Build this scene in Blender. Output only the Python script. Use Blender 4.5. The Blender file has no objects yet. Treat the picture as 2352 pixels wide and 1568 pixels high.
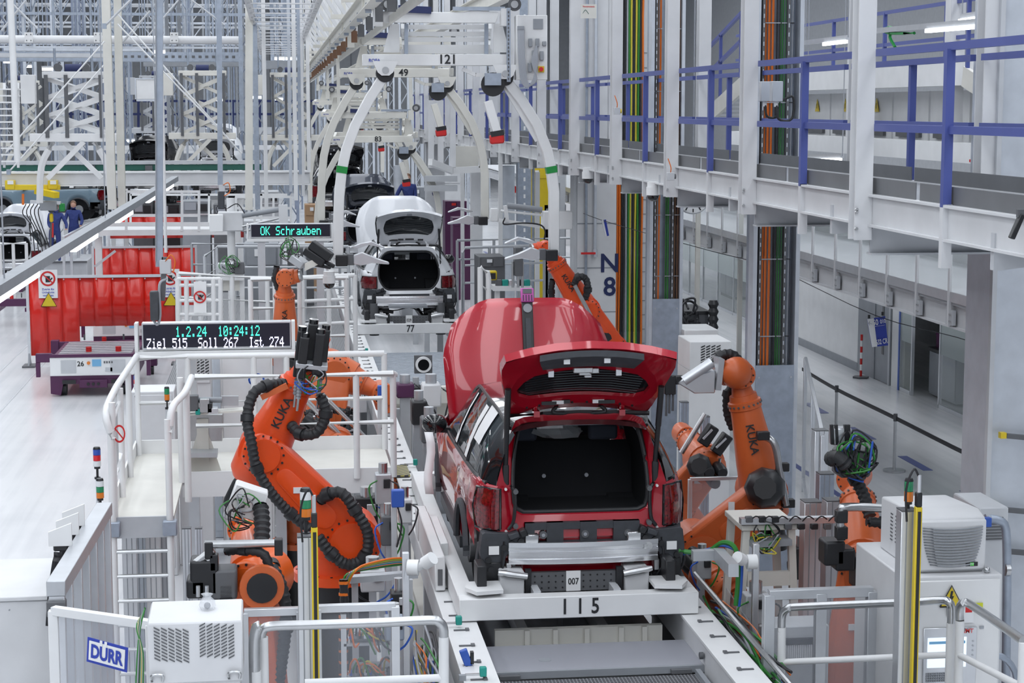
import bpy, bmesh, math, random
from mathutils import Vector, Matrix
RND = random.Random(11)
sc = bpy.context.scene
COL = sc.collection
PI = math.pi
# ------------------------------------------------------------------ camera
FPX, IW, IH, CXP, CYP = 4260.0, 2352, 1568, 1176.0, 784.0
VPX, VPY = 633.0, 248.0                     # vanishing point of the assembly line
CAM = Vector((0, 0, 5.8))
PITCH = math.atan((CYP - VPY) / FPX)
YAW = math.atan((CXP - VPX) / FPX * math.cos(PITCH))
cam_data = bpy.data.cameras.new('camera')
cam_data.sensor_width = 36.0
cam_data.lens = 36.0 * FPX / IW
cam_data.clip_end = 600
cam = bpy.data.objects.new('camera', cam_data)
COL.objects.link(cam)
cam.location = CAM
cam.rotation_euler = (PI / 2 - PITCH, 0, -YAW)
sc.camera = cam
RM = cam.rotation_euler.to_matrix()
# ------------------------------------------------------------------ light
world = bpy.data.worlds.new('world')
sc.world = world
world.use_nodes = True
bg = world.node_tree.nodes['Background']
bg.inputs[0].default_value = (0.80, 0.86, 1.0, 1)
bg.inputs[1].default_value = 0.05
sc.cycles.use_adaptive_sampling = True
sc.cycles.adaptive_threshold = 0.03
sc.cycles.max_bounces = 7
sc.cycles.diffuse_bounces = 3
sc.cycles.glossy_bounces = 3
sc.cycles.transmission_bounces = 4
sc.cycles.caustics_reflective = False
sc.cycles.caustics_refractive = False
sc.view_settings.view_transform = 'Standard'
sc.view_settings.look = 'None'
sc.view_settings.gamma = 1
sc.view_settings.use_curve_mapping = False
sc.view_settings.exposure = -0.48
# the hall roof: evenly spaced rooflight strips, all alike, above the picture
for k_, lx in enumerate((-16, -10, -4, 2, 8, 14)):
 ld = bpy.data.lights.new('rooflight_%d_offscreen' % k_, 'AREA')
 ld.shape = 'RECTANGLE'
 ld.size, ld.size_y, ld.energy = 2.5, 165, 6200
 ld.color = (0.92, 0.955, 1.0)
 lo = bpy.data.objects.new('rooflight_%d_offscreen' % k_, ld)
 COL.objects.link(lo)
 lo.location = (lx, 47, 14.4)
# ------------------------------------------------------------------ pixel helpers (a pixel of the photo gives a direction only)
def ray(px, py):
 return RM @ Vector((px - CXP, CYP - py, -FPX))
def pY(px, py, Y):
 d = ray(px, py); return CAM + d * (Y / d.y)
def pZ(px, py, z):
 d = ray(px, py); return CAM + d * ((z - CAM.z) / d.z)
def pX(px, py, X):
 d = ray(px, py); return CAM + d * (X / d.x)
def V(*a):
 return Vector(a)
# ------------------------------------------------------------------ materials
MATS = {}
def mat(name, col, rough=0.5, metal=0.0, noise=0.0, scale=8.0, bump=0.0, coat=0.0, alpha=1.0, trans=0.0, emit=None, es=1.0, spec=None, stretch=None):
 m = bpy.data.materials.new(name)
 m.use_nodes = True
 nt = m.node_tree
 b = nt.nodes['Principled BSDF']
 c = (col[0], col[1], col[2], 1)
 b.inputs['Base Color'].default_value = c
 b.inputs['Roughness'].default_value = rough
 b.inputs['Metallic'].default_value = metal
 b.inputs['Coat Weight'].default_value = coat
 b.inputs['Alpha'].default_value = alpha
 b.inputs['Transmission Weight'].default_value = trans
 if spec is not None:
  b.inputs['Specular IOR Level'].default_value = spec
 if emit:
  b.inputs['Emission Color'].default_value = (emit[0], emit[1], emit[2], 1)
  b.inputs['Emission Strength'].default_value = es
 if noise > 0 or bump > 0:
  tc = nt.nodes.new('ShaderNodeTexCoord')
  n = nt.nodes.new('ShaderNodeTexNoise')
  n.inputs['Scale'].default_value = scale
  n.inputs['Detail'].default_value = 5
  src = tc.outputs['Object']
  if stretch:
   mp = nt.nodes.new('ShaderNodeMapping')
   mp.inputs['Scale'].default_value = stretch
   nt.links.new(src, mp.inputs[0]); src = mp.outputs[0]
  nt.links.new(src, n.inputs['Vector'])
  if noise > 0:
   r = nt.nodes.new('ShaderNodeValToRGB')
   r.color_ramp.elements[0].position = 0.3
   r.color_ramp.elements[1].position = 0.72
   r.color_ramp.elements[0].color = tuple(max(0, x * (1 - noise)) for x in col[:3]) + (1,)
   r.color_ramp.elements[1].color = tuple(min(1, x * (1 + noise * .6)) for x in col[:3]) + (1,)
   nt.links.new(n.outputs['Fac'], r.inputs[0])
   nt.links.new(r.outputs[0], b.inputs['Base Color'])
  if bump > 0:
   bp = nt.nodes.new('ShaderNodeBump')
   bp.inputs['Strength'].default_value = bump
   bp.inputs['Distance'].default_value = 0.01
   nt.links.new(n.outputs['Fac'], bp.inputs['Height'])
   nt.links.new(bp.outputs[0], b.inputs['Normal'])
 MATS[name] = m
 return m
mat('white', (.80, .81, .82), .42, noise=.05, scale=3)
mat('cream', (.74, .73, .68), .45, noise=.06, scale=3)
mat('offwhite', (.70, .71, .73), .45, noise=.06, scale=3)
mat('lgrey', (.56, .58, .61), .5, noise=.06, scale=4)
mat('mgrey', (.30, .32, .35), .5, noise=.08, scale=4)
mat('dgrey', (.12, .125, .135), .5, noise=.1, scale=5)
mat('black', (.018, .019, .022), .42)
mat('gloss_black', (.008, .009, .011), .08, coat=.6)
mat('rubber', (.022, .023, .026), .55, bump=.3, scale=60)
mat('toe', (.15, .155, .165), .5, noise=.08, scale=3)
mat('trim', (.05, .055, .065), .55, noise=.15, scale=20)
mat('felt', (.018, .019, .022), .95, spec=.2)
mat('seat', (.06, .07, .10), .8)
mat('galv', (.38, .43, .51), .42, metal=.55, noise=.14, scale=9)
mat('galv_light', (.60, .64, .70), .45, metal=.35, noise=.08, scale=6)
mat('steel_blue', (.25, .29, .38), .5, metal=.2, noise=.12, scale=4)
mat('steel', (.55, .56, .57), .28, metal=.95, noise=.06, scale=20)
mat('alu', (.72, .74, .77), .32, metal=.75, noise=.05, scale=6)
mat('alu_dull', (.55, .57, .60), .42, metal=.6, noise=.06, scale=6)
mat('bright_alu', (.85, .86, .88), .22, metal=.95, noise=.04, scale=5, stretch=(1, 1, 30))
mat('red_paint', (.42, .004, .018), .22, metal=.15, coat=1.0)
mat('red_matte', (.23, .003, .011), .42, noise=.1, scale=30, spec=.25)
mat('white_paint', (.78, .80, .84), .2, coat=.8)
mat('graphite_paint', (.035, .042, .062), .2, metal=.4, coat=1.0)
mat('black_paint', (.006, .006, .008), .15, coat=1.0)
mat('blue_paint', (.20, .29, .36), .25, coat=.8)
mat('lamp_red', (.17, .003, .008), .12, coat=.8, noise=.7, scale=45)
mat('lamp_line', (.65, .02, .02), .2, coat=.6)
mat('glass_dark', (.012, .015, .018), .04, coat=.5, alpha=.90)
mat('glass_side', (.06, .08, .09), .03, coat=.5, alpha=.62)
mat('glass_clear', (.78, .86, .86), .05, alpha=.18)
mat('acrylic', (.62, .66, .74), .08, alpha=.15)
mat('acrylic_grey', (.40, .41, .46), .25, alpha=.86)
mat('frost', (.66, .74, .74), .35, alpha=.55)
mat('film', (.85, .88, .92), .12, alpha=.32)
mat('orange', (.78, .12, .010), .36, noise=.06, scale=5, coat=.15)
mat('orange_red', (.86, .085, .010), .36, noise=.06, scale=5, coat=.15)
mat('orange_dark', (.66, .135, .035), .38, noise=.08, scale=5, coat=.1)
mat('blue_rail', (.075, .10, .33), .4, noise=.06, scale=3)
mat('blue', (.03, .10, .45), .4)
mat('navy', (.012, .022, .10), .5)
mat('sign_blue', (.03, .06, .42), .5)
mat('purple', (.085, .018, .075), .45, noise=.08, scale=5)
mat('yellow', (.75, .56, .02), .4, noise=.05)
mat('lime', (.62, .66, .03), .45)
mat('green', (.01, .26, .05), .4)
mat('teal', (.01, .30, .25), .4)
mat('dark_green', (.02, .12, .09), .45)
mat('red', (.62, .02, .02), .4)
mat('curtain', (.80, .025, .015), .16, alpha=.86, noise=.10, scale=1.6, stretch=(1, 1, .15))
mat('amber', (.75, .20, .01), .2, coat=.5)
mat('lens_red', (.70, .01, .02), .2, coat=.5)
mat('lens_green', (.01, .25, .10), .2, coat=.5)
mat('lens_blue', (.02, .08, .45), .2, coat=.5)
mat('lens_white', (.80, .82, .84), .2, coat=.5)
mat('pink', (.55, .10, .42), .4)
mat('c_orange', (.76, .17, .015), .45)
mat('c_green', (.03, .22, .035), .45)
mat('c_yellow', (.62, .52, .05), .45)
mat('c_blue', (.03, .12, .55), .45)
mat('c_black', (.02, .02, .024), .45)
mat('c_grey', (.36, .38, .42), .45)
mat('c_brown', (.18, .09, .05), .5)
mat('cardboard', (.42, .27, .16), .8)
mat('screen', (.5, .6, .7), .3, emit=(.75, .86, 1), es=1.3)
mat('lcd', (.05, .2, .35), .3, emit=(.25, .5, .8), es=.5)
mat('led_panel', (.012, .012, .028), .35)
mat('led_green', (0, .2, .15), .5, emit=(.10, 1.0, .72), es=1.7)
mat('led_white', (.3, .3, .5), .5, emit=(.86, .86, 1.0), es=1.9)
mat('led_small', (0, .2, .0), .5, emit=(.2, 1.0, .2), es=1.5)
mat('tube_light', (.9, .9, .9), .5, emit=(.92, .96, 1.0), es=9.0)
mat('exit_sign', (.05, .6, .1), .5, emit=(.10, .80, .16), es=.9)
mat('paper', (.82, .83, .85), .7)
mat('sign_white', (.86, .87, .88), .5)
mat('denim', (.03, .05, .20), .8)
mat('skin', (.55, .32, .24), .6)
def floor_mat():
 m = mat('floor_paint', (.70, .71, .72), .24)
 nt = m.node_tree; b = nt.nodes['Principled BSDF']
 tc = nt.nodes.new('ShaderNodeTexCoord')
 n1 = nt.nodes.new('ShaderNodeTexNoise'); n1.inputs['Scale'].default_value = .35; n1.inputs['Detail'].default_value = 8
 mp = nt.nodes.new('ShaderNodeMapping'); mp.inputs['Scale'].default_value = (5.0, .12, 1)
 n2 = nt.nodes.new('ShaderNodeTexNoise'); n2.inputs['Scale'].default_value = 1.2; n2.inputs['Detail'].default_value = 4
 mx = nt.nodes.new('ShaderNodeMath'); mx.operation = 'MULTIPLY_ADD'; mx.inputs[1].default_value = .55
 r = nt.nodes.new('ShaderNodeValToRGB')
 e = r.color_ramp.elements
 e[0].position = .36; e[0].color = (.50, .52, .56, 1)
 e[1].position = .86; e[1].color = (.76, .77, .79, 1)
 nt.links.new(tc.outputs['Object'], n1.inputs['Vector'])
 nt.links.new(tc.outputs['Object'], mp.inputs[0]); nt.links.new(mp.outputs[0], n2.inputs['Vector'])
 nt.links.new(n2.outputs['Fac'], mx.inputs[0]); nt.links.new(n1.outputs['Fac'], mx.inputs[2])
 nt.links.new(mx.outputs[0], r.inputs[0]); nt.links.new(r.outputs[0], b.inputs['Base Color'])
floor_mat()
def mesh_grate_mat():
 m = mat('grating', (.16, .17, .18), .5, metal=.5)
 nt = m.node_tree; b = nt.nodes['Principled BSDF']
 tc = nt.nodes.new('ShaderNodeTexCoord')
 br = nt.nodes.new('ShaderNodeTexBrick')
 br.inputs['Scale'].default_value = 22; br.offset = 0
 br.inputs['Color1'].default_value = (.03, .03, .035, 1); br.inputs['Color2'].default_value = (.035, .035, .04, 1)
 br.inputs['Mortar'].default_value = (.34, .35, .37, 1)
 br.inputs['Mortar Size'].default_value = .09; br.inputs['Brick Width'].default_value = .6; br.inputs['Row Height'].default_value = .6
 nt.links.new(tc.outputs['Object'], br.inputs['Vector']); nt.links.new(br.outputs['Color'], b.inputs['Base Color'])
mesh_grate_mat()
def hazard_mat():
 m = mat('hazard', (.6, .5, .02), .5)
 nt = m.node_tree; b = nt.nodes['Principled BSDF']
 tc = nt.nodes.new('ShaderNodeTexCoord')
 mp = nt.nodes.new('ShaderNodeMapping'); mp.inputs['Rotation'].default_value = (0, 0, .8)
 w = nt.nodes.new('ShaderNodeTexWave'); w.inputs['Scale'].default_value = 5.0
 r = nt.nodes.new('ShaderNodeValToRGB'); r.color_ramp.interpolation = 'CONSTANT'
 r.color_ramp.elements[0].color = (.05, .05, .06, 1); r.color_ramp.elements[1].position = .5; r.color_ramp.elements[1].color = (.42, .38, .12, 1)
 nt.links.new(tc.outputs['Object'], mp.inputs[0]); nt.links.new(mp.outputs[0], w.inputs['Vector'])
 nt.links.new(w.outputs['Color'], r.inputs[0]); nt.links.new(r.outputs[0], b.inputs['Base Color'])
hazard_mat()
# ------------------------------------------------------------------ mesh builder
def frame_of(d, up=(0, 0, 1)):
 d = Vector(d).normalized(); up = Vector(up)
 if abs(d.dot(up.normalized())) > .985:
  up = Vector((0, 1, 0)) if abs(d.y) < .9 else Vector((1, 0, 0))
 x = d.cross(up).normalized()
 y = x.cross(d).normalized()
 return x, y, d
def smooth_pts(pts, k=4):
 pts = [Vector(p) for p in pts]
 if len(pts) < 3 or k < 2: return pts
 out = []
 P = [pts[0] * 2 - pts[1]] + pts + [pts[-1] * 2 - pts[-2]]
 for i in range(1, len(P) - 2):
  a, b, c, d = P[i - 1], P[i], P[i + 1], P[i + 2]
  for j in range(k):
   t = j / k
   out.append(.5 * ((2 * b) + (c - a) * t + (2 * a - 5 * b + 4 * c - d) * t * t + (3 * b - a - 3 * c + d) * t ** 3))
 out.append(pts[-1])
 return out
class MB:
 def __init__(s):
  s.v = []; s.f = []
 def _add(s, vs, fs):
  o = len(s.v); s.v += [tuple(p) for p in vs]
  s.f += [tuple(i + o for i in q) for q in fs]
  return s
 def bb(s, x0, x1, y0, y1, z0, z1):
  vs = [(x, y, z) for z in (z0, z1) for y in (y0, y1) for x in (x0, x1)]
  return s._add(vs, [(0, 2, 3, 1), (4, 5, 7, 6), (0, 1, 5, 4), (2, 6, 7, 3), (0, 4, 6, 2), (1, 3, 7, 5)])
 def box(s, c, sz, M=None):
  c = Vector(c); vs = []
  for z in (-.5, .5):
   for y in (-.5, .5):
    for x in (-.5, .5):
     p = Vector((x * sz[0], y * sz[1], z * sz[2]))
     vs.append(c + (M @ p if M else p))
  return s._add(vs, [(0, 2, 3, 1), (4, 5, 7, 6), (0, 1, 5, 4), (2, 6, 7, 3), (0, 4, 6, 2), (1, 3, 7, 5)])
 def bar(s, a, b, w, h=None, up=(0, 0, 1)):
  a, b = Vector(a), Vector(b); h = w if h is None else h
  x, y, d = frame_of(b - a, up)
  vs = [p + x * (w / 2 * i) + y * (h / 2 * j) for p in (a, b) for i, j in ((-1, -1), (1, -1), (1, 1), (-1, 1))]
  return s._add(vs, [(0, 1, 2, 3), (7, 6, 5, 4), (0, 4, 5, 1), (1, 5, 6, 2), (2, 6, 7, 3), (3, 7, 4, 0)])
 def ibeam(s, a, b, w, h, up=(0, 0, 1), t=None):
  a, b = Vector(a), Vector(b); t = t or max(.008, h * .07)
  x, y, d = frame_of(b - a, up)
  o = y * (h / 2 - t / 2)
  s.bar(a + o, b + o, w, t, up); s.bar(a - o, b - o, w, t, up)
  return s.bar(a, b, t, h - 2 * t, up)
 def cyl(s, a, b, r0, r1=None, n=12, cap=True):
  a, b = Vector(a), Vector(b); r1 = r0 if r1 is None else r1
  x, y, d = frame_of(b - a)
  vs = []
  for p, r in ((a, r0), (b, r1)):
   for i in range(n):
    t = 2 * PI * i / n
    vs.append(p + x * (r * math.cos(t)) + y * (r * math.sin(t)))
  fs = [(i, (i + 1) % n, n + (i + 1) % n, n + i) for i in range(n)]
  if cap: fs += [tuple(range(n - 1, -1, -1)), tuple(range(n, 2 * n))]
  return s._add(vs, fs)
 def loft(s, rings, closed=True, cap=True):
  n = len(rings[0]); vs = [p for r in rings for p in r]; fs = []
  for k in range(len(rings) - 1):
   for i in range(n if closed else n - 1):
    j = (i + 1) % n
    fs.append((k * n + i, k * n + j, (k + 1) * n + j, (k + 1) * n + i))
  if cap and closed:
   fs += [tuple(range(n - 1, -1, -1)), tuple(range((len(rings) - 1) * n, len(rings) * n))]
  return s._add(vs, fs)
 def axial(s, a, b, prof, n=16, cap=True):
  """prof: list of (t along a->b 0..1, radius)"""
  a, b = Vector(a), Vector(b); x, y, d = frame_of(b - a)
  rings = []
  for t, r in prof:
   c = a.lerp(b, t)
   rings.append([c + x * (r * math.cos(2 * PI * i / n)) + y * (r * math.sin(2 * PI * i / n)) for i in range(n)])
  return s.loft(rings, True, cap)
 def tube(s, pts, r, n=8, k=1, ribs=0.0):
  pts = smooth_pts(pts, k) if k > 1 else [Vector(p) for p in pts]
  rings = []; px = None
  for i, p in enumerate(pts):
   d = (pts[min(i + 1, len(pts) - 1)] - pts[max(i - 1, 0)])
   if d.length < 1e-9: d = Vector((0, 0, 1))
   d.normalize()
   if px is None:
    x, y, _ = frame_of(d)
   else:
    x = (px - d * px.dot(d))
    x = x.normalized() if x.length > 1e-6 else frame_of(d)[0]
    y = d.cross(x)
   px = x
   rr = r * (1 + (ribs if i % 2 else -ribs))
   rings.append([p + x * (rr * math.cos(2 * PI * j / n)) + y * (rr * math.sin(2 * PI * j / n)) for j in range(n)])
  return s.loft(rings)
 def hose(s, pts, r, step=.022, n=10, ribs=.09):
  """corrugated hose: resampled so that every other ring is proud"""
  P = smooth_pts(pts, 10); L = [0]
  for i in range(1, len(P)): L.append(L[-1] + (P[i] - P[i - 1]).length)
  m = max(8, int(L[-1] / step)); out = []; j = 0
  for i in range(m + 1):
   t = L[-1] * i / m
   while j < len(P) - 2 and L[j + 1] < t: j += 1
   q = (t - L[j]) / max(1e-9, L[j + 1] - L[j])
   out.append(P[j].lerp(P[j + 1], min(1, q)))
  return s.tube(out, r, n, 1, ribs)
 def prism(s, poly, o, ux, uy, th):
  o, ux, uy = Vector(o), Vector(ux), Vector(uy); nz = ux.cross(uy).normalized() * th
  n = len(poly); P = [o + ux * a + uy * b for a, b in poly]
  vs = P + [p + nz for p in P]
  fs = [tuple(range(n - 1, -1, -1)), tuple(range(n, 2 * n))] + [(i, (i + 1) % n, n + (i + 1) % n, n + i) for i in range(n)]
  return s._add(vs, fs)
 def ring(s, outer, inner, th=None, off=None):
  """flat or shaped ring between two equal-length loops, optionally thickened along off"""
  n = len(outer); vs = list(outer) + list(inner)
  fs = [(i, (i + 1) % n, n + (i + 1) % n, n + i) for i in range(n)]
  if off is not None:
   off = Vector(off); vs += [Vector(p) + off for p in outer] + [Vector(p) + off for p in inner]
   fs += [(2 * n + i, 3 * n + i, 3 * n + (i + 1) % n, 2 * n + (i + 1) % n) for i in range(n)]
   fs += [(i, 2 * n + i, 2 * n + (i + 1) % n, (i + 1) % n) for i in range(n)]
   fs += [(n + i, n + (i + 1) % n, 3 * n + (i + 1) % n, 3 * n + i) for i in range(n)]
  return s._add(vs, fs)
 def grid(s, rows):
  m, n = len(rows), len(rows[0])
  return s._add([p for r in rows for p in r], [(i * n + j, i * n + j + 1, (i + 1) * n + j + 1, (i + 1) * n + j) for i in range(m - 1) for j in range(n - 1)])
 def ball(s, c, r, n=12, m=8, sz=(1, 1, 1)):
  c = Vector(c); rings = []
  for i in range(1, m):
   t = PI * i / m
   rings.append([c + Vector((r * sz[0] * math.sin(t) * math.cos(2 * PI * j / n), r * sz[1] * math.sin(t) * math.sin(2 * PI * j / n), -r * sz[2] * math.cos(t))) for j in range(n)])
  return s.loft(rings)
 def mesh(s, name, off=None, sharp=38):
  me = bpy.data.meshes.new(name)
  vs = s.v if off is None else [(p[0] - off[0], p[1] - off[1], p[2] - off[2]) for p in s.v]
  me.from_pydata(vs, [], s.f)
  me.polygons.foreach_set('use_smooth', [True] * len(me.polygons))
  me.set_sharp_from_angle(angle=math.radians(sharp))
  return me
 def build(s, name, m, parent=None, bevel=0.0, sharp=38, seg=1, solid=0.0):
  r = parent
  while r is not None and r.parent is not None: r = r.parent
  me = s.mesh(name, r.location if r is not None else None, sharp)
  me.materials.append(MATS[m])
  o = bpy.data.objects.new(name, me)
  COL.objects.link(o)
  if parent is not None: o.parent = parent
  if solid:
   md = o.modifiers.new('solid', 'SOLIDIFY'); md.thickness = solid; md.offset = 0
  if bevel:
   md = o.modifiers.new('bevel', 'BEVEL'); md.width = bevel; md.segments = seg; md.limit_method = 'ANGLE'; md.angle_limit = math.radians(40)
  return o
def inst(src, name, parent, loc=(0, 0, 0), M=None):
 """copy of a small mesh object, sharing its data"""
 o = src.copy(); o.name = name; COL.objects.link(o); o.parent = parent
 r = parent
 while r is not None and r.parent is not None: r = r.parent
 o.location = Vector(loc) - (r.location if r is not None else Vector((0, 0, 0)))
 if M is not None: o.rotation_euler = M.to_euler()
 return o
def tag(o, label, cat, group=None):
 o['label'] = label; o['category'] = cat
 if group: o['group'] = group
 return o
def thing(name, label, cat, loc=(0, 0, 0), group=None):
 o = bpy.data.objects.new(name, None); o.empty_display_size = .2
 COL.objects.link(o); o.location = loc
 return tag(o, label, cat, group)
def struct(o, label=None):
 o['kind'] = 'structure'
 if label: o['label'] = label
 return o
def copy_tree(o, parent=None, loc=None, label=None, group=None):
 c = o.copy(); COL.objects.link(c); c.parent = parent
 if loc is not None: c.location = loc
 if label: c['label'] = label
 if group: c['group'] = group
 for ch in list(o.children): copy_tree(ch, c)
 return c
def text(name, body, m, parent, o, ux, uy, size, depth=.002, align='CENTER', sx=1.0, bold=.018):
 """lettering: mesh of the words in the plane ux, uy at o"""
 cu = bpy.data.curves.new(name, 'FONT'); cu.body = body; cu.size = size; cu.align_x = align; cu.align_y = 'CENTER'; cu.extrude = 0; cu.offset = bold * size; cu.resolution_u = 3
 t = bpy.data.objects.new(name, cu)
 me = bpy.data.meshes.new_from_object(t)
 bpy.data.objects.remove(t); bpy.data.curves.remove(cu)
 ux, uy, o = Vector(ux).normalized(), Vector(uy).normalized(), Vector(o)
 r = parent
 while r is not None and r.parent is not None: r = r.parent
 base = o - (r.location if r is not None else Vector((0, 0, 0)))
 for v in me.vertices:
  v.co = base + ux * (v.co.x * sx) + uy * v.co.y
 me.materials.append(MATS[m])
 ob = bpy.data.objects.new(name, me); COL.objects.link(ob); ob.parent = parent
 return ob
# ================================================================== SETTING
fl = struct(MB().bb(-60, 30, -40, 170, -.25, 0).build('floor', 'floor_paint'))
def floor_line(p0, p1, w, m='blue_rail', name='floor_line'):
 p0, p1 = Vector(p0), Vector(p1)
 return MB().bar((p0.x, p0.y, .003), (p1.x, p1.y, .003), w, .006).build(name, m, fl)
# right aisle: solid line and dashes
floor_line((8.35, 16, 0), (8.35, 75, 0), .10)
for k in range(14):
 y = 25.5 + k * 2.85
 floor_line((10.35, y, 0), (10.35, y + 1.25, 0), .16, name='floor_dash')
# left aisle guide tracks
for x in (-6.15, -5.35, -8.6):
 floor_line((x, 16, 0), (x, 60, 0), .035, 'lgrey', 'guide_track')
struct(MB().bb(-60, 30, -40, 170, 14.5, 14.7).build('ceiling', 'lgrey'))
for nm, x0, x1, y0, y1 in (('wall_left', -60.3, -60, -40, 170), ('wall_right_outer', 30, 30.3, -40, 170), ('wall_front', -60, 30, -40.3, -40)):
 struct(MB().bb(x0, x1, y0, y1, 0, 14.5).build(nm, 'lgrey'))
far = struct(MB().bb(-60, 30, 150, 150.5, 0, 14.5).build('wall_back', 'lgrey'))
for k in range(40):
 x = -34 + k * 1.6
 MB().bb(x, x + .06, 149.9, 150.05, 0, 14.5).build('cladding_seam', 'mgrey', far)
WX = 12.75
GX, GZ = 8.0, 3.52          # gallery edge
wr = struct(MB().bb(WX, WX + .2, 39.55, 47.0, 0, GZ - .02).build('wall_right', 'white'))
MB().bb(WX - .02, WX, 39.55, 47.0, 0, .18).build('skirting', 'mgrey', wr)
# stretch behind the cable columns up to the glass offices
wr2 = struct(MB().bb(WX, WX + .2, 60.5, 90, 0, GZ - .02).build('wall_right_rear', 'white'))
# office front: a bank of glazing with aluminium mullions and frosted bands
def glazing(y0, y1, n, name, label, band=True, wallm='glass_clear'):
 g = thing(name, label, 'partition', (WX, y0, 0))
 for k in range(n + 1):
  y = y0 + (y1 - y0) * k / n
  MB().bb(WX - .03, WX + .03, y - .025, y + .025, 0, GZ - .1).build('mullion', 'alu', g)
 MB().bb(WX - .03, WX + .03, y0, y1, GZ - .2, GZ - .1).build('head_rail', 'alu', g)
 MB().bb(WX - .03, WX + .03, y0, y1, 0, .08).build('sill_rail', 'alu', g)
 for k in range(n):
  a = y0 + (y1 - y0) * k / n + .03; b = y0 + (y1 - y0) * (k + 1) / n - .03
  p = MB().bb(WX - .006, WX + .006, a, b, .08, GZ - .2).build('pane', wallm, g)
  if band:
   for z0, z1 in ((1.05, 1.75), (1.85, 1.93), (2.03, 2.11), (2.21, 2.27)):
    MB().bb(WX - .012, WX - .008, a, b, z0, z1).build('frosted_band', 'frost', p)
 return g
gl1 = glazing(47.1, 60.4, 7, 'glass_partition', 'long glazed office partition with frosted stripes beyond the white wall')
MB().bb(WX - .05, WX + .05, 60.4, 60.5, 0, GZ - .1).build('corner_post', 'blue', gl1)
for yy, zz, mm in ((56.6, 1.9, 'paper'), (54.6, 2.1, 'lime'), (52.2, 2.2, 'paper')):
 MB().bb(WX - .02, WX - .015, yy, yy + .3, zz, zz + .5).build('notice', mm, gl1)
# office interior behind the glazing
MB().bb(WX + 3.2, WX + 3.3, 30, 62, 0, GZ).build('wall_office', 'lgrey')
struct(bpy.data.objects['wall_office'])
for k, (y, w, h, m) in enumerate(((55, 1.6, 1.3, 'mgrey'), (51.5, 1.8, 1.2, 'purple'), (48.6, 1.2, 1.5, 'dgrey'))):
 t = thing('office_cabinet', ('grey metal cabinet', 'purple low cupboard', 'charcoal tall cabinet')[k] + ' inside the glazed office', 'cabinet', (WX + 1.4, y, 0))
 MB().bb(WX + 1.0, WX + 1.7, y, y + w, .08, h).build('body', m, t)
 for j in range(2):
  MB().bb(WX + .97, WX + 1.0, y + .03 + j * w / 2, y + (j + 1) * w / 2 - .02, .1, h - .03).build('door', m, t)
 MB().bb(WX + 1.0, WX + 1.7, y, y + w, 0, .08).build('plinth', 'black', t)
# door in the white wall
dr = struct(MB().bb(WX - .01, WX + .19, 37.45, 38.35, .01, 2.75).build('door_1', 'mgrey'))
MB().bb(WX - .03, WX + .03, 38.35, 39.5, 0, GZ - .1).build('frame_panel', 'mgrey', dr)
MB().bb(WX - .03, WX + .03, 37.35, 37.45, 0, GZ - .1).build('frame_post', 'alu_dull', dr)
MB().bb(WX - .03, WX + .03, 37.45, 38.35, 2.75, GZ - .1).build('transom', 'mgrey', dr)
MB().bb(WX - .02, WX - .012, 37.78, 37.90, .6, 2.5).build('vision_panel', 'dgrey', dr)
MB().bb(WX - .06, WX - .01, 38.2, 38.25, 1.0, 1.12).bar((WX - .06, 38.22, 1.07), (WX - .06, 38.02, 1.07), .02).build('handle', 'steel', dr)
# kiosk recess beside the door and glazed meeting box
kx = WX
kw = struct(MB().bb(kx, kx + .1, 36.75, 37.3, 0, GZ - .1).build('wall_kiosk', 'white'))
MB().bb(kx - .04, kx + .04, 36.7, 36.78, 0, GZ - .1).build('edge_post', 'blue', kw)
gl2 = glazing(36.0, 36.7, 1, 'glass_side_screen', 'narrow glass screen with blue edge beside the tea kitchen')
kb = struct(MB().bb(kx + 1.1, kx + 1.2, 34.4, 36.0, 0, GZ - .1).build('wall_recess', 'dgrey'))
t = thing('tea_kitchen', 'dark kitchen counter with open recess between the glass screens', 'counter', (kx + .6, 35.2, 0))
MB().bb(kx + .35, kx + 1.08, 34.45, 35.95, .05, .95).build('base_cabinet', 'mgrey', t)
MB().bb(kx + .3, kx + 1.08, 34.42, 35.98, .95, 1.0).build('worktop', 'black', t)
MB().bb(kx + .7, kx + 1.08, 34.45, 35.95, 1.75, 2.35).build('wall_cupboard', 'gloss_black', t)
for k in range(2):
 MB().bb(kx + .33, kx + .35, 34.48 + k * .74, 35.19 + k * .74, .1, .92).build('door', 'mgrey', t)
t = thing('crate', 'small purple box on the dark kitchen counter', 'box', (kx + .6, 35.75, 1.0))
MB().bb(kx + .45, kx + .75, 35.62, 35.9, 1.0, 1.28).build('body', 'purple', t)
MB().bb(kx + .44, kx + .76, 35.61, 35.91, 1.25, 1.29).build('rim', 'purple', t)
t = thing('coffee_machine', 'small black coffee machine on the kitchen counter', 'machine', (kx + .6, 35.3, 1.0))
MB().bb(kx + .6, kx + .95, 35.2, 35.45, 1.0, 1.38).build('body', 'gloss_black', t)
MB().bb(kx + .45, kx + .6, 35.22, 35.43, 1.3, 1.38).build('spout', 'steel', t)
MB().bb(kx + .45, kx + .6, 35.22, 35.43, 1.0, 1.03).build('drip_tray', 'steel', t)
gl3 = glazing(31.6, 34.4, 2, 'glass_meeting_box', 'tall glass front with frosted band beside the tea kitchen')
MB().bb(kx + .5, kx + .62, 32.7, 32.85, 0, GZ).build('column', 'white', gl3)
t = thing('exit_sign', 'lit green emergency exit sign under the gallery', 'sign', (WX - .4, 34.1, 2.75))
MB().bb(WX - .6, WX + .25, 34.15, 34.2, 2.62, 2.95).build('panel', 'exit_sign', t)
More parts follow.
